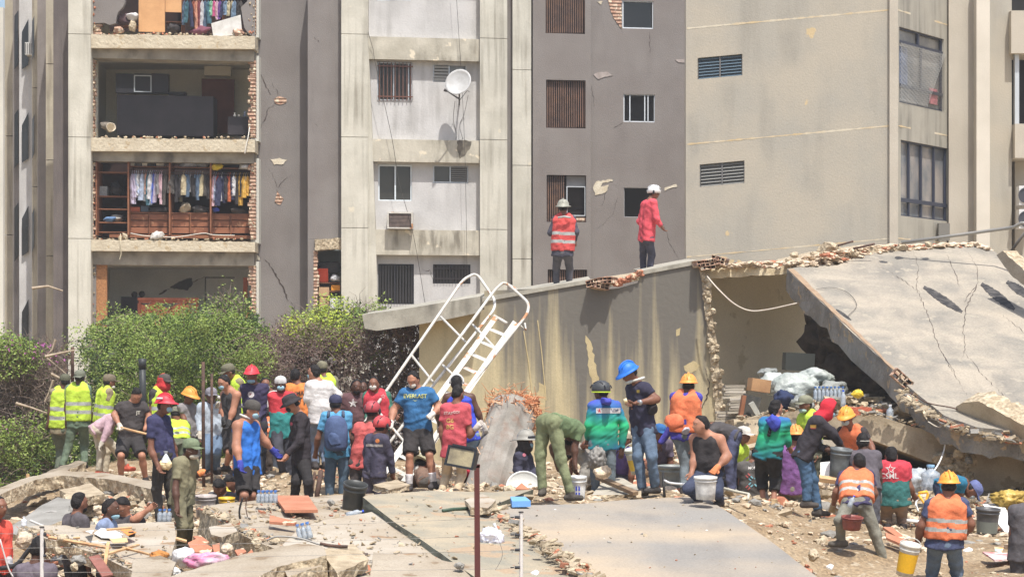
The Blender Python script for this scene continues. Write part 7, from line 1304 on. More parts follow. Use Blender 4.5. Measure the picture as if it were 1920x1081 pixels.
for k, (x, y, w_, lab) in enumerate([(1132, 1010, 9, 'white shard in the middle of the widest slab'), (1212, 963, 5, 'tiny white chip on the upper widest slab'), (1296, 972, 7, 'white chip near the right edge of the widest slab'), (1324, 995, 10, 'grey flat chip right of the white chip'), (1003, 1072, 16, 'white block piece by the thin white post'), (1040, 956, 9, 'yellowish splinter on the upper edge of the widest slab'), (1556, 1060, 14, 'white scrap at the foot of the sandy slope'), (1815, 1030, 18, 'white tile at the lower right')]):
    flat('pale_chip', lab, 'chip', [(x-w_/2, y), (x+w_*.1, y-w_*.3), (x+w_/2, y-w_*.1), (x+w_*.2, y+w_*.35)], f5(x, y, .02).y if k not in (4, 6, 7) else [0, 0, 0, 0, 23.9, 0, 26.9, 28.9][k], PAP, .02, .1, 'pale chips', .0)
flat('blue_foam_block', 'pale blue foam block lying before the green uniformed man', 'foam block', [(957, 938), (985, 938), (995, 946), (960, 947)], 28.7, plain((112, 160, 214), .7), .07, .3, None, .05)
# ---------------------------------------------------------------- buckets
def bucket(label, x, y, d, rp_, hp, col, tilt=0, band=None, handle=True, rim=None, fwdt=8, name='bucket', cat='bucket', taper=.84, stripes=None):
    s = F/d; r = rp_/s; h_ = hp/s; M = Matrix.Rotation(R(tilt), 3, 'Y') @ Matrix.Rotation(R(fwdt), 3, 'X'); c = P(x, y, d); base = c-M @ Vector((0, 0, h_)); t = thing(name, label, cat, base, 'buckets')
    m1 = mat('plastic_%d_%d_%d' % col, col, tuple(int(v*.82) for v in col), scale=9, rough=.45, bump=.1, grain=.1, spec=.4); mb = MB(); f = lambda u: r*(taper+(1-taper)*u)
    prof = [(0, 0), (f(0), 0), (f(.3), h_*.3), (f(.6), h_*.6), (f(.78), h_*.78), (f(.8)*1.06, h_*.8), (f(.82)*1.06, h_*.83), (f(.84), h_*.84), (f(.9), h_*.9), (f(.9)*1.07, h_*.905), (f(1)*1.07, h_), (f(1)*.98, h_), (f(.9)*.95, h_*.8), (f(0)*.9, h_*.1), (0, h_*.1)]
    mb.lathe(prof, 28, M, base); mb.build('body', m1, t, True)
    if band: mb = MB(); mb.lathe([(f(a)*1.012, h_*a) for a in (band[1], (band[1]+band[2])/2, band[2])], 28, M, base); mb.build('label', plain(band[0], .5), t, True)
    if stripes:
        mb = MB()
        for a in (-100, -80): 
            for z0, z1 in ((.12, .45), (.5, .72)): mb.add([base+M @ Vector((f(.5)*1.03*math.cos(R(b_)), f(.5)*1.03*math.sin(R(b_)), h_*z)) for b_, z in ((a-6, z0), (a+6, z0), (a+6, z1), (a-6, z1))], [(0, 1, 2, 3)])
        mb.build('print', plain(stripes, .5), t)
    if handle:
        mb = MB(); side = 1 if handle == 1 else -1; mb.tube([base+M @ Vector((r*1.06*math.cos(R(a)), -r*.25*math.sin(R(a)), h_*.9+side*r*.95*math.sin(R(a)))) for a in range(0, 181, 15)], .006, 5); mb.build('handle', plain((206, 204, 196), .4), t)
    return t
bucket('black bucket standing tilted on the slab behind the dark edged slab', 667, 906, 29.6, 22, 62, (70, 70, 66), 9, handle=0, fwdt=14)
bucket('grey bucket with its handle up beside the rusty poles', 398, 840, 38, 13, 40, (176, 174, 166), 0, fwdt=2)
bucket('grey ribbed bucket seen by its rim left of the yellow one', 385, 928, 29.4, 20, 40, (190, 178, 170), 0, handle=0, fwdt=4, )
bucket('bright yellow bucket left of the muscular man legs', 425, 932, 29.6, 15, 40, (236, 186, 48), 0, handle=0, fwdt=4)
bucket('white and yellow bucket behind the yellow one', 438, 912, 31.2, 7, 34, (214, 206, 170), 4, (((226, 200, 70)), .1, .5), fwdt=4)
bucket('white bucket with dark blue bars between the green uniformed legs', 1083, 892, 30.6, 16, 52, (226, 226, 222), 0, handle=-1, stripes=(56, 70, 170), fwdt=4)
bucket('tilted whitish bucket with a yellow label left of the tall man', 1186, 840, 32.8, 16, 48, (212, 212, 200), -14, ((226, 190, 70), .15, .6))
bucket('white bucket held on the ground by the kneeling man', 1323, 893, 29.4, 21, 42, (222, 218, 210), 0, handle=0, fwdt=4)
bucket('dark grey bucket carried by the man with the red hood', 1578, 840, 31.2, 20, 54, (112, 116, 116), 6, handle=0, fwdt=6)
bucket('white bucket with a big yellow label in the hand of the nearest worker', 1708, 1018, 26.6, 19, 62, (222, 218, 206), 10, ((236, 184, 44), .12, .72), fwdt=10)
bucket('black and grey dusty bucket standing by the white board', 1853, 952, 30.6, 22, 48, (84, 82, 82), 3, ((112, 116, 108), .05, .5), handle=0, fwdt=4)
bucket('red-brown basin hanging between the legs of the stooping boy', 1598, 968, 28.1, 20, 24, (142, 76, 66), 3, handle=0, fwdt=8, name='basin', cat='basin', taper=.8)
bucket('grey plastic tub behind the kneeling man', 1262, 872, 33.6, 28, 56, (150, 154, 148), 0, handle=0, fwdt=2, name='tub', cat='tub')
mb = MB(); mb.lathe([(0, 0), (.22, 0), (.24, .02), (.24, .05), (.225, .05), (.22, .03), (0, .03)], 28, Matrix.Rotation(R(62), 3, 'X'), P(982, 915, 32.4)); tag(mb.build('round_lid', plain((214, 214, 206), .4), None, True), 'round white bucket lid lying before the fire helmet', 'lid')
# ---------------------------------------------------------------- bottles, bags, tools
WATER = mat('water_plastic', (198, 204, 208), (172, 184, 196), scale=22, rough=.25, bump=.5, spec=.6, grain=0, alpha=.6)
def bottle(mb, p, r, h_, M=None): mb.lathe([(0, 0), (r, 0), (r*1.02, h_*.3), (r*.92, h_*.4), (r, h_*.55), (r*.95, h_*.72), (r*.35, h_*.88), (r*.35, h_), (0, h_)], 12, M, p)
def pack(label, x, y, d, nx_, ny_, M=None, hh=.24, w=.07, rr=.036):
    t = thing('bottle_pack', label, 'bottle pack', P(x, y, d), 'packs of water bottles'); o0 = P(x, y, d)
    for i in range(nx_):
        for j in range(ny_):
            p = Vector(((i-(nx_-1)/2)*w, j*w, 0)); p = (M @ p if M else p)+o0; mb = MB(); bottle(mb, p, rr, hh, M); mb.build('bottle', WATER, t, True)
            mb = MB(); q = Vector((0, 0, hh*.97)); mb.lathe([(0, 0), (.017, 0), (.017, .022), (0, .022)], 8, M, p+(M @ q if M else q)); mb.build('bottle_cap', plain((84, 124, 186), .4), t)
    return t
pack('pack of water bottles behind the orange-brown board', 500, 942, 28.9, 5, 3, None, .13, .05, .024); pack('wrapped pack of water bottles lying on the white slab', 573, 1010, f3(573, 1012).y, 3, 2, Matrix.Rotation(R(-14), 3, 'Y'), .16, .055, .027); pack('row of water bottles standing among the sacks in the cavity', 1555, 752, 38, 8, 2, None, .22, .062, .028); pack('water bottles half hidden behind the navy shirt man boots', 308, 978, 31, 3, 2, None, .15, .06, .03)
def one(name, label, x, y, d, r, h_, m, cap=None, M=None):
    t = thing(name, label, 'bottle', P(x, y, d)); mb = MB(); bottle(mb, P(x, y, d), r, h_, M); mb.build('body', m, t, True); mb = MB(); q = Vector((0, 0, h_*.97)); mb.lathe([(0, 0), (r*.42, 0), (r*.42, h_*.1), (0, h_*.1)], 8, M, P(x, y, d)+(M @ q if M else q)); mb.build('bottle_cap', plain(cap or (226, 226, 226), .4), t)
one('plastic_bottle', 'clear bottle standing on the floor slab edge', 1669, 792, 36.7, .06, .26, WATER); one('plastic_bottle', 'bottle with blue cap lying at the foot of the black bucket', 650, 966, 28.9, .04, .2, WATER, (60, 90, 210), Matrix.Rotation(R(75), 3, 'Y')); one('plastic_bottle', 'large clear water jug by the red and teal shirt man', 1745, 918, 32.6, .13, .32, WATER, (150, 190, 220)); one('plastic_bottle', 'blue capped bottle below the row in the cavity', 1581, 762, 36.9, .04, .24, WATER, (50, 90, 210)); one('plastic_bottle', 'white bottle standing left behind the pale slab', 45, 988, 28.3, .035, .12, plain((222, 222, 224), .3)); one('plastic_bottle', 'small blue bottle in the back pocket of the stooping boy', 1592, 950, 28.12, .03, .14, WATER, (60, 90, 220), Matrix.Rotation(R(25), 3, 'Y'))
def sack(name, label, cat, x, y, d, rx, ry, rz, m, seed, grp=None, wr=.16, sub=4):
    bm = bmesh.new(); bmesh.ops.create_icosphere(bm, subdivisions=sub, radius=1); o_ = Vector((seed*3.1, seed*1.7, 0)); c = P(x, y, d); mb = MB(); vs = []
    for v in bm.verts: q = v.co; n1 = noise.noise(q*1.4+o_)*.35; n2 = (1-abs(noise.noise(q*3.2+o_)*2))*wr+(1-abs(noise.noise(q*7+o_)*2))*wr*.4; f_ = 1+n1+n2-wr*.8; vs.append(Vector((q.x*rx*f_, q.y*ry*f_, q.z*rz*f_))+c)
    mb.add(vs, [tuple(v.index for v in f.verts) for f in bm.faces]); bm.free(); return tag(mb.build(name, m, None, True), label, cat, grp)
PLS = mat('white_sack', (178, 182, 174), (150, 154, 148), scale=4, rough=.45, bump=1, bdist=.06, bscale=5, streak=(120, 140, 128), sscale=(3, 3, 3), sk_amt=.5); PLG = mat('grey_sack', (146, 148, 142), (122, 124, 118), scale=4, rough=.5, bump=1, bdist=.05, bscale=9)
for k, (x, y, d, rx, rz, m, lab) in enumerate([(1492, 722, 38.5, .42, .3, PLS, 'largest white plastic sack in the middle of the cavity'), (1450, 712, 38.8, .26, .22, PLS, 'white sack left of the largest one over the cardboard'), (1440, 694, 39.4, .2, .13, PLG, 'grey sack on top at the far left of the sacks'), (1530, 704, 39.4, .36, .2, PLS, 'white sack behind the largest one with green print'), (1560, 725, 39.0, .3, .2, PLG, 'grey sack behind the bottle row'), (1505, 752, 37.9, .24, .2, PLG, 'grey sack bottom under the largest one'), (1470, 745, 38, .2, .22, mat('dark_blue_crate', (44, 54, 84), (36, 40, 60)), 'dark blue bag below the white sacks')]): sack('plastic_sack', lab, 'sack', x, y+6, d, rx*.85, .26, rz*.78, m, k+2, 'sacks in the cavity', .13)
sack('plastic_bag', 'bunch of small white plastic bags behind the rusty post', 'bag', 921, 1008, f4(921, 1020).y-.1, .13, .1, .11, plain((236, 234, 244), .35), 11, None, .3); sack('plastic_bag', 'clear plastic bag of bread hanging from the navy shirt man hand', 'bag', 311, 870, 32.3, .085, .07, .08, mat('bread', (236, 216, 170), (226, 200, 150), scale=20, rough=.4), 12)
mb = MB(); mb.lathe([(.07, 0), (.05, .05), (.015, .11), (.03, .15)], 12, None, P(311, 866, 32.3)); tag(mb.build('bag_neck', plain((206, 210, 214), .3)), 'twisted clear neck of the hanging bread bag', 'bag')
sack('pink_bag', 'pink and white plastic sheet bag in the debris at bottom left', 'bag', 385, 1050, 24.6, .22, .12, .09, mat('pink_bag', (206, 120, 156), (216, 196, 200), scale=5, rough=.4), 13); sack('plastic_bag', 'clear white plastic bag left of the pink one', 'bag', 346, 1044, 24.8, .12, .1, .1, plain((214, 210, 206), .3), 14); sack('white_cloth', 'white crumpled paper cloth at the bottom left', 'cloth', 316, 1072, 24, .12, .1, .05, PAP, 15); sack('slippers', 'pair of orange-brown fur slippers in the debris', 'slippers', 298, 1043, 25, .1, .09, .07, mat('fur', (196, 134, 74), (160, 104, 54), scale=12, bump=.8), 16)
sack('black_glove', 'black crumpled glove beside the papers', 'glove', 246, 1001, 26.8, .04, .04, .03, cloth((36, 34, 34)), 17, None, .4); sack('yellow_cloth', 'olive yellow plastic sheet at the right behind the white board', 'sheet', 1895, 935, 32, .25, .15, .12, mat('yellow_sheet', (190, 160, 80), (150, 124, 60), scale=5, rough=.4, bump=.5), 18, None, .35); sack('plastic_bag', 'clear plastic bottles bag behind the red and teal shirt man', 'bag', 1718, 898, 34, .18, .15, .17, mat('clear_bag', (186, 190, 192), (150, 156, 160), scale=6, rough=.2), 19); sack('dark_bag', 'black rubbish bag beside the crossed print shirt', 'bag', 1378, 905, 33.4, .16, .12, .14, plain((52, 54, 54), .35), 20, None, .3); sack('yellow_canister', 'yellow plastic canister in the cavity rubble', 'canister', 1608, 738, 37.2, .09, .07, .06, plain((206, 176, 50), .5), 21)
sack('broken_foam', 'torn mass of grey wet cloth by the stooping person', 'cloth', 1120, 858, 32.2, .12, .1, .14, mat('wet_cloth', (150, 146, 140), (110, 106, 100), scale=6), 22, None, .4)
solidb = lambda name, label, cat, x, y, d, sx_, sy, sz, m, rz=0, rx=0, grp=None: (lambda mb: (mb.box(P(x, y, d), (sx_, sy, sz), Matrix.Rotation(R(rz), 3, 'Z') @ Matrix.Rotation(R(rx), 3, 'Y')), tag(mb.build(name, m), label, cat, grp))[1])(MB())
for st, (x, y, n, w_) in enumerate(((1388, 772, 6, .36), (1376, 744, 5, .32), (1365, 788, 4, .36))):
    for i in range(n): solidb('book', 'book %s the %s pile at the left of the cavity' % (('at the bottom of', 'second from the bottom in', 'third from the bottom in', 'fourth from the bottom in', 'fifth from the bottom in', 'at the top of')[i if i < n-1 else 5], ('tallest', 'upper', 'lowest')[st]), 'book', x+(i % 3-1)*2, y-i*5, 38.2+st*.1, w_, .26, .036, mat('book_%d' % (i % 3), [(176, 166, 148), (150, 140, 124), (190, 180, 164)][i % 3]), (i*17) % 14-7, (i*5) % 6-3, 'piled books')
solidb('picture_frame', 'dark framed panel leaning on the book piles', 'frame', 1405, 768, 37.9, .3, .05, .46, mat('dark_panel', (88, 84, 78), (60, 60, 58), scale=5), 20, 14); solidb('picture_frame', 'tan edged panel leaning left of the dark framed panel', 'frame', 1390, 770, 37.8, .06, .1, .5, WOOD, 10, 10); solidb('grey_tile', 'grey slab tile leaning right of the dark framed panel', 'tile', 1418, 772, 37.7, .08, .2, .34, mat('tile_grey', (160, 158, 148)), 0, -30)
solidb('cardboard_box', 'open brown cardboard flap beside the white sacks', 'box', 1423, 722, 38.4, .32, .22, .2, mat('cardboard', (178, 138, 98), (160, 120, 84), scale=4), 15, 8); solidb('hollow_brick', 'orange-red brick box on the floor slab edge', 'brick', 1609, 771, 36.6, .36, .2, .13, mat('orange_brick', (190, 102, 76), (170, 88, 66), scale=8, bump=.5), 12); solidb('cardboard_box', 'brown cardboard piece behind the braided woman', 'box', 1404, 824, 35.5, .24, .2, .1, mat('cardboard', (0, 0, 0)), 20, -12)
solidb('black_box', 'dark suitcase in the shadow behind the sacks', 'suitcase', 1497, 678, 41, .5, .3, .3, plain((60, 62, 58), .6), 5, 3)
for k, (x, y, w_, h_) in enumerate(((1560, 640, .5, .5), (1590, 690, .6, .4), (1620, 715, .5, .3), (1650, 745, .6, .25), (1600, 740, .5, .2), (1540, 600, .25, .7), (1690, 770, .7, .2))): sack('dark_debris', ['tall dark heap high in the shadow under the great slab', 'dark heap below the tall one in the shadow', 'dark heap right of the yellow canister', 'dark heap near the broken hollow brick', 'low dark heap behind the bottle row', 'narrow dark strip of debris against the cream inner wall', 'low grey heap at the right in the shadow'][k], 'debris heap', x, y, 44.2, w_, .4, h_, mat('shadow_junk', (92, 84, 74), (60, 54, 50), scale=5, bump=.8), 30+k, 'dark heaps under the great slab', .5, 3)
pipe('yellow_pipe', 'short pale yellow plastic pipe lying on the floor slab', [P(1757, 806, 35.9), P(1792, 803, 36.2)], .075, plain((206, 196, 130), .5)); mb = MB(); mb.lathe([(0, 0), (.06, 0)], 16, Matrix.Rotation(R(90), 3, 'Y') , P(1756.5, 806, 35.89)); mb.build('pipe_hole', DARKROOM).parent = None
bpy.data.objects.remove(bpy.data.objects['pipe_hole'])
pipe('cable', 'long white cable dangling from the yellow pipe to the orange hard hat', [P(1770, 806, 35.7), P(1772, 830, 35.6), P(1768, 850, 35.5), P(1758, 872, 34.8), P(1742, 895, 34), P(1736, 915, 33), P(1718, 940, 32), P(1722, 958, 31.8)], .012, plain((226, 224, 218), .5), 'cable')
pipe('cable', 'white electric cable curving behind the kneeling man bucket', [P(1246, 900, 30.6), P(1258, 905, 30.4), P(1285, 907, 30.2), P(1302, 907, 30)], .014, plain((232, 230, 226), .5), 'cable'); pipe('metal_pipe', 'pale bent pipe lying behind the white bucket', [P(1345, 912, 30.4), P(1380, 921, 30.2), P(1404, 926, 30), P(1402, 936, 29.9)], .02, plain((190, 184, 166), .5))
pipe('crutch', 'black stick standing between the tall man and the kneeling man', [P(1243, 885, 31), P(1246, 930, 30.8)], .018, plain((44, 42, 40), .6), 'stick'); pipe('tow_handle', 'yellow shovel handle behind the nearest worker', [P(1722, 924, 31), P(1738, 921, 31), P(1740, 926, 31), P(1734, 945, 31), P(1722, 926, 31)], .02, plain((236, 176, 60), .4), 'shovel'); pipe('shovel_handle', 'wooden shovel handle held by the leaning man', [P(224, 800, 37.2), P(250, 807, 37), P(275, 813, 36.9), P(300, 840, 36.8)], .018, WB, 'shovel')
HM = thing('hammer', 'hammer held up by the pale blue shirt man', 'hammer', P(412, 768, 37.3)); mb = MB(); mb.tube([P(411, 775, 37.3), P(415, 752, 37.3)], .016, 6); mb.build('handle', WOOD, HM); mb = MB(); mb.tube([P(408, 744, 37.3), P(424, 749, 37.3)], .03, 8); mb.build('head', plain((190, 186, 176), .5), HM)
pipe('bread', 'orange piece of bread held by the green capped soldier', [P(372, 888, 28.9), P(380, 884, 28.9), P(384, 885, 28.9)], .035, mat('orange_bread', (226, 140, 84), (206, 120, 70), scale=20), 'bread'); pipe('bread', 'small pale bread held by the tall man in blue hard hat', [P(1170, 752, 30.8), P(1176, 750, 30.8)], .03, mat('bread', (0, 0, 0)), 'bread')
# poles
pipe('black_pipe', 'thick black plastic pipe standing behind the leaning man', [P(270, 830, 37.9), P(268, 740, 37.9), P(267, 690, 37.9)], .052, plain((58, 60, 60), .5), 'pipe', None, 14); pipe('black_pipe', 'collar end on top of the thick black pipe', [P(267, 690, 37.9), P(267, 672, 37.9)], .062, plain((54, 56, 56), .5), 'pipe', None, 14)
pipe('rusty_pole', 'taller rusty steel pole right of the soldier, with a rag on top', [P(382, 912, 33.5), P(381, 780, 33.5), P(381, 678, 33.5)], .024, RUST, 'pole', 'rusty poles'); pipe('rusty_pole', 'shorter rusty steel pole beside the taller one', [P(397, 905, 34), P(397, 700, 34)], .019, RUST, 'pole', 'rusty poles'); pipe('rusty_pole', 'short stub of dark pipe left of the backpack man', [P(594, 930, 33), P(602, 882, 33.2)], .035, RUST, 'pole', 'rusty poles'); pipe('rusty_pole', 'second stub of thin pipe beside the dark stub', [P(585, 925, 33.4), P(590, 885, 33.6)], .018, RUST, 'pole', 'rusty poles'); pipe('rusty_pole', 'rusty pipe standing behind the olive vest cap at far left', [P(136, 715, 43), P(136, 650, 43)], .03, RUST, 'pole', 'rusty poles')
# floodlight on its post
FL = thing('floodlight', 'black floodlight with clear glass on a dark red angled post', 'floodlight', P(895, 1090, 22.4)); DR = plain((92, 50, 48), .5); mb = MB(); q = lambda x, y, d=22.4: P(x, y, d)
mb.prism([q(889, 876), q(899, 870), q(901, 1140), q(890, 1140)], (0, .06, 0)); mb.prism([q(866, 870), q(900, 870), q(900, 876), q(888, 877), q(866, 876)], (0, .058, 0)); mb.build('post', DR, FL)
Mf = Matrix.Rotation(R(10), 3, 'Y') @ Matrix.Rotation(R(-16), 3, 'Z') @ Matrix.Rotation(R(-8), 3, 'X'); fc = P(864, 857, 22.1); mb = MB()
def fb(x, y, z, a, b, c_): mb.box(fc+Mf @ Vector((x, y, z)), (a, b, c_), Mf)
fb(0, 0, .085, .28, .03, .02); fb(0, 0, -.085, .28, .03, .02); fb(-.13, 0, 0, .02, .03, .15); fb(.13, 0, 0, .02, .03, .15); fb(0, .07, 0, .26, .1, .16); fb(0, .05, .1, .2, .14, .02); mb.build('housing', plain((38, 40, 44), .45), FL); mb = MB(); fb(0, -.004, 0, .235, .006, .15); mb.build('glass', mat('lamp_glass', (160, 148, 116), (120, 110, 88), scale=7, rough=.15, spec=.6, bump=.1), FL)
mb = MB(); mb.tube([P(852, 872, 22.2), P(868, 874, 22.3)], .012, 6); mb.build('bracket', BLACKM, FL)
# electric fence: thin posts, insulators, wires
wy = (995, 1022, 1042, 1064)
for k, (x, yt, lab) in enumerate(((78.5, 988, 'thin white fence post at the left with wires'), (977, 960, 'thin white fence post in the middle with black insulators'))):
    t = thing('fence_post', lab, 'fence post', P(x, 1110, 22.5), 'electric fence posts'); mb = MB(); mb.tube([P(x, 1130, 22.5), P(x, yt, 22.5)], .018, 8); mb.build('pole', plain((214, 208, 202), .5), t)
    mb = MB(); mb.tube([P(x, yt, 22.5), P(x, yt-2, 22.5)], .024, 8); mb.build('post_cap', BLACKM, t)
    for y in (((1001, 1041) if k == 0 else (969, 1002, 1030, 1063))):
        mb = MB(); o_ = (-1 if k else 1); mb.tube([P(x+o_*2, y, 22.45), P(x+o_*12, y, 22.45)] if k else [P(x+3, y, 22.45), P(x+8, y, 22.45)], .014, 8); mb.tube([P(x+o_*13, y, 22.45), P(x+o_*20, y, 22.45)] if k else [P(x+6, y, 22.45), P(x+9, y, 22.45)], .006, 5); mb.build('insulator', BLACKM, t)
for k, (y0, y1, y2) in enumerate(((999, 990, 969), (1026, 1022, 1002), (1048, 1040, 1030), (1072, 1068, 1063))):
    pipe('fence_wire', 'thin fence wire, %s of four' % ('topmost', 'second from the top', 'third from the top', 'lowest')[k], [P(-20, y0, 22.5), P(80, y0, 22.5), P(500, (y0+y2)/2+3, 22.5), P(890, y2+3, 22.5), P(977, y2, 22.5)], .0022, plain((150, 146, 140), .5), 'wire', 'electric fence wires', 4)
# rebar and tangled conduits at the bottom
for k, (pts, r_, lab) in enumerate([([(500, 1012), (520, 1005), (560, 1008), (600, 1020), (640, 1030), (660, 1034)], .012, 'grey cable curving over the bottom beam'), ([(600, 1018), (620, 1022), (652, 1024)], .02, 'upper bar of the rebar cage'), ([(596, 1040), (640, 1040), (690, 1038)], .016, 'lower bar of the rebar cage'), ([(684, 1040), (680, 1060), (676, 1081)], .014, 'vertical bar of the rebar cage'), ([(600, 1030), (625, 1055), (655, 1081)], .014, 'long conduit slanting down through the cage'), ([(582, 1050), (600, 1062), (610, 1090)], .014, 'pale hose curling under the cage'), ([(450, 972), (449, 955), (455, 932)], .014, 'black cable sticking up from the thick slab'), ([(464, 968), (461, 950), (463, 930)], .007, 'thin wire beside the black cable'), ([(0, 1065), (30, 1058), (50, 1035), (62, 1022), (72, 1020)], .03, 'thick black hose at the bottom left'), ([(0, 1010), (15, 1062), (25, 1081)], .01, 'thin white wire at the left edge'), ([(100, 1055), (100, 1070), (125, 1090)], .012, 'pale wire under the pale slab'), ([(926, 980), (938, 1010), (946, 1034)], .02, 'pale stick leaning behind the white bags'), ([(1880, 812), (1890, 803), (1935, 798)], .025, 'bent chrome rail at the right edge'), ([(1880, 812), (1905, 835), (1935, 850)], .025, 'lower arm of the bent chrome rail'), ([(1820, 1000), (1860, 1012), (1905, 1024)], .012, 'thin dark cable at the lower right'), ([(1700, 975), (1730, 978), (1760, 982)], .03, 'white pipe lying behind the nearest worker'), ([(56, 975), (80, 985), (96, 990)], .02, 'pale bar left in the pit'), ([(70, 965), (95, 958), (115, 962)], .014, 'curved conduit left in the pit'), ([(1705, 735), (1740, 755), (1790, 765), (1820, 780)], .012, 'wire curving along the broken lower edge of the great slab'), ([(1740, 790), (1760, 800), (1775, 790)], .012, 'pale wire loop below the great slab'), ([(920, 1081), (942, 1040), (930, 1000)], .003, 'hair thin wire before the white bags')]):
    dd = {12: 35.4, 13: 35.4, 14: 30.2, 15: 31.5, 16: 30, 17: 31, 18: 35.6, 19: 35.4, 6: 27.5, 7: 27.6, 8: 24.6, 9: 24, 10: 24.6, 11: 26.2}.get(k, 24.1)
    pipe('conduit', lab, [P(x, y, dd) for x, y in pts], r_*.8, [plain((150, 146, 138), .5), RUST, RUST, RUST, plain((170, 150, 128), .6), plain((176, 172, 166), .5), plain((44, 42, 42), .6), RUST, plain((48, 46, 46), .5), plain((196, 190, 184), .5), plain((200, 190, 170), .5), plain((206, 204, 200), .5), plain((170, 168, 164), .3, .6), plain((170, 168, 164), .3, .6), plain((70, 66, 62), .6), plain((222, 222, 220), .4), plain((190, 186, 180), .5), plain((160, 156, 150), .5), RUST, plain((196, 186, 170), .5), plain((120, 116, 110), .5)][k], 'conduit')
pipe('green_tube', 'dark green rolled tile strip lying on the dark edged slab', [f4(830, 966, .02), f4(850, 963, .02), f4(876, 962, .02)], .02, plain((70, 88, 72), .5), 'strip')
# ---------------------------------------------------------------- white steel staircase leaning on the wall
ST = thing('metal_staircase', 'white rusty steel staircase with two looped handrails leaning against the stained wall', 'staircase', P(740, 905, 35.3))
def sp(x, y, dn=0): return P(x, y, 35+(905-y)*.0125*1.0-dn)
def bez(pts, n=5):
    out = [Vector(pts[0])]
    for i in range(1, len(pts)-1):
        a, b, c_ = Vector(pts[i-1]), Vector(pts[i]), Vector(pts[i+1]); r1 = min(.35, 14/max((a-b).length, 1)); r2 = min(.35, 14/max((c_-b).length, 1)); A = b.lerp(a, r1); B = b.lerp(c_, r2)
        for j in range(n+1): t = j/n; out.append(A*(1-t)**2+b*2*t*(1-t)+B*t*t)
    return out+[Vector(pts[-1])]
for pts, dn in (([(640, 855), (868, 524), (893, 511), (928, 562), (927, 580), (812, 722), (730, 830)], .0), ([(760, 770), (928, 543), (946, 527), (992, 568), (989, 588), (870, 738), (780, 880)], .45)):
    mb = MB(); mb.tube([sp(x, y, dn) for x, y in bez(pts)], .024, 8); mb.build('handrail', WHITEP, ST, True)
for a, b in (((826, 593), (873, 641)), ((772, 666), (812, 716)), ((700, 760), (760, 830)), ((886, 608), (934, 658)), ((830, 684), (860, 712))):
    mb = MB(); mb.tube([sp(*a, .1), sp(*b, .1)], .02, 6); mb.build('brace', WHITEP, ST, True)
for a, b, w_, dn in (((926, 591), (712, 886), 12, .1), ((962, 600), (752, 900), 14, .35)):
    A, B = Vector(a), Vector(b); mb = MB(); mb.prism([sp(A.x, A.y, dn), sp(B.x, B.y, dn), sp(B.x+w_, B.y+4, dn), sp(A.x+w_*.6, A.y+6, dn)], (0, .05, 0)); mb.build('stringer', WHITEP, ST)
for i in range(12):
    t = (i+.9)/12.5; x0, y0 = 926+(712-926)*t+6, 591+(886-591)*t; x1, y1 = 962+(752-962)*t-2, 600+(900-600)*t; mb = MB()
    mb.prism([sp(x0, y0+2, .1), sp(x1+3, y1+6, .35), sp(x1+3, y1+10, .36), sp(x0, y0+6, .11)], (0, .26, .02)); mb.build('tread', WHITEP, ST)
mb = MB(); mb.tube([sp(926, 592), sp(940, 600), sp(950, 606)], .03, 6); mb.tube([sp(962, 615, .3), sp(976, 610, .4), sp(986, 618, .4), sp(984, 606, .4)], .018, 6); mb.tube([sp(955, 534, .4), sp(970, 543, .4)], .02, 6); mb.build('bracket', WHITEP, ST, True)
# ---------------------------------------------------------------- broken palm trunk with frayed fibres
PT = thing('fallen_palm', 'leaning grey grooved trunk with a torn mass of orange fibres on top', 'palm', P(915, 912, 34.2))
mb = MB(); n = 24; A = P(905, 960, 34.0); B = P(962, 772, 35.6); ax = (B-A).normalized(); u = ax.cross(Vector((0, 1, 0))).normalized(); w_ = ax.cross(u); rg = []
for k in range(9):
    t = k/8; rr_ = (.36+.0*t); rg.append([A.lerp(B, t)+(u*math.cos(2*math.pi*j/n)+w_*math.sin(2*math.pi*j/n))*rr_*(1-.06*(j % 4 == 0)+.02*math.sin(k*2.1+j)) for j in range(n)])
mb.add([p for r_ in rg for p in r_], [(i*n+j, i*n+(j+1) % n, (i+1)*n+(j+1) % n, (i+1)*n+j) for i in range(8) for j in range(n)]+[tuple(range(8*n, 9*n))]); mb.build('trunk', mat('palm_trunk', (150, 144, 134), (124, 118, 108), scale=3, bump=.8, bscale=8, streak=(116, 84, 64), sk_amt=.7, sscale=(6, 6, 1)), PT)
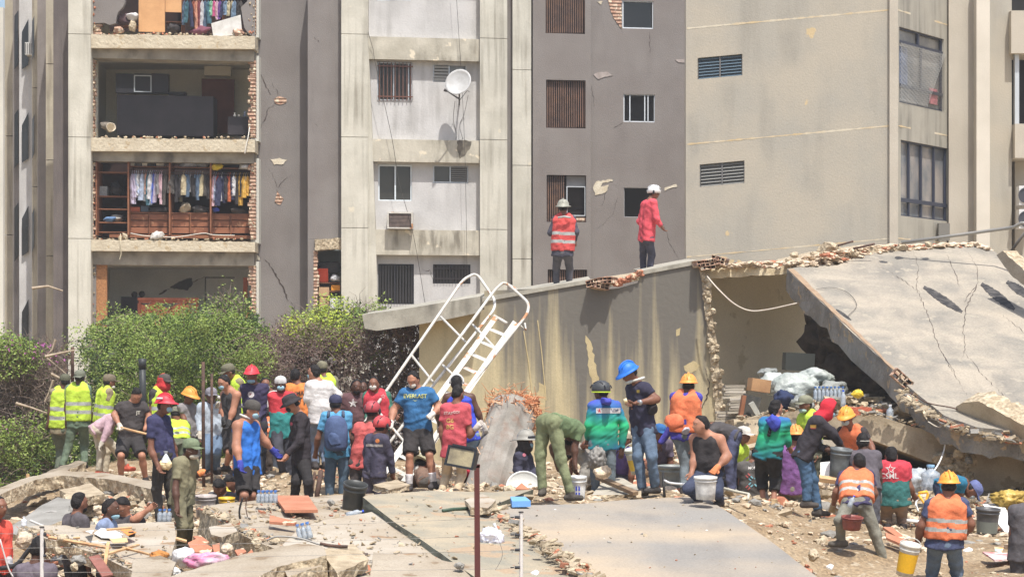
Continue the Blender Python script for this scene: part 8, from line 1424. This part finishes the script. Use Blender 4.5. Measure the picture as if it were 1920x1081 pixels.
mb = MB(); rnd = random.Random(11); FB = B-ax*.1
for i in range(1500):
    a = rnd.uniform(0, 6.28); p = FB+(u*math.cos(a)+w_*math.sin(a))*rnd.uniform(0, .4)+ax*rnd.uniform(-.12, .28); dv = (ax*rnd.uniform(-.4, 1)+u*rnd.gauss(.0, .8)+w_*rnd.gauss(0, .6)+Vector((.2, -.2, 0))).normalized(); L_ = rnd.uniform(.05, .2)
    q = [p, p+dv*L_*.5, p+dv*L_*.9+Vector((rnd.gauss(0, .05), rnd.gauss(0, .05), rnd.gauss(-.03, .05)))]; mb.m = rnd.random() < .3; mb.tube(q, [.008, .006, .003], 3, False)
for i in range(60):
    p = A.lerp(B, rnd.uniform(.1, .95))+u*rnd.uniform(-.3, .36)-w_*0+Vector((0, -.36, 0)); dv = Vector((rnd.gauss(.1, .3), rnd.gauss(-.1, .1), rnd.gauss(-.6, .4))).normalized(); mb.tube([p, p+dv*.12, p+dv*.3], [.005, .004, .002], 3, False)
mb.build('fibres', [mat('orange_fibre', (214, 150, 104), (190, 122, 80), scale=8), mat('pale_fibre', (232, 190, 150), (206, 160, 120), scale=8)], PT)
sack('fibre_clump', 'solid clod of orange root fibre on the broken trunk', 'root clod', 968, 768, 35.6, .34, .3, .22, mat('orange_clod', (196, 128, 88), (150, 92, 62), scale=14, bump=1), 44, None, .4)
# ---------------------------------------------------------------- dusty air
mb = MB(); mb.hexa([(-60, -4, -1), (60, -4, -1), (60, -4, 30), (-60, -4, 30), (-60, 130, -1), (60, 130, -1), (60, 130, 30), (-60, 130, 30)])
hm = bpy.data.materials.new('dusty_air'); hm.use_nodes = True; t = hm.node_tree; t.nodes.remove(t.nodes['Principled BSDF']); pv = t.nodes.new('ShaderNodeVolumePrincipled'); pv.inputs['Density'].default_value = .0009; pv.inputs['Color'].default_value = (.93, .91, .88, 1); pv.inputs['Anisotropy'].default_value = .2
t.links.new(pv.outputs[0], t.nodes['Material Output'].inputs['Volume']); tag(mb.build('haze', hm, origin=(0, 0, 0)), kind='stuff')
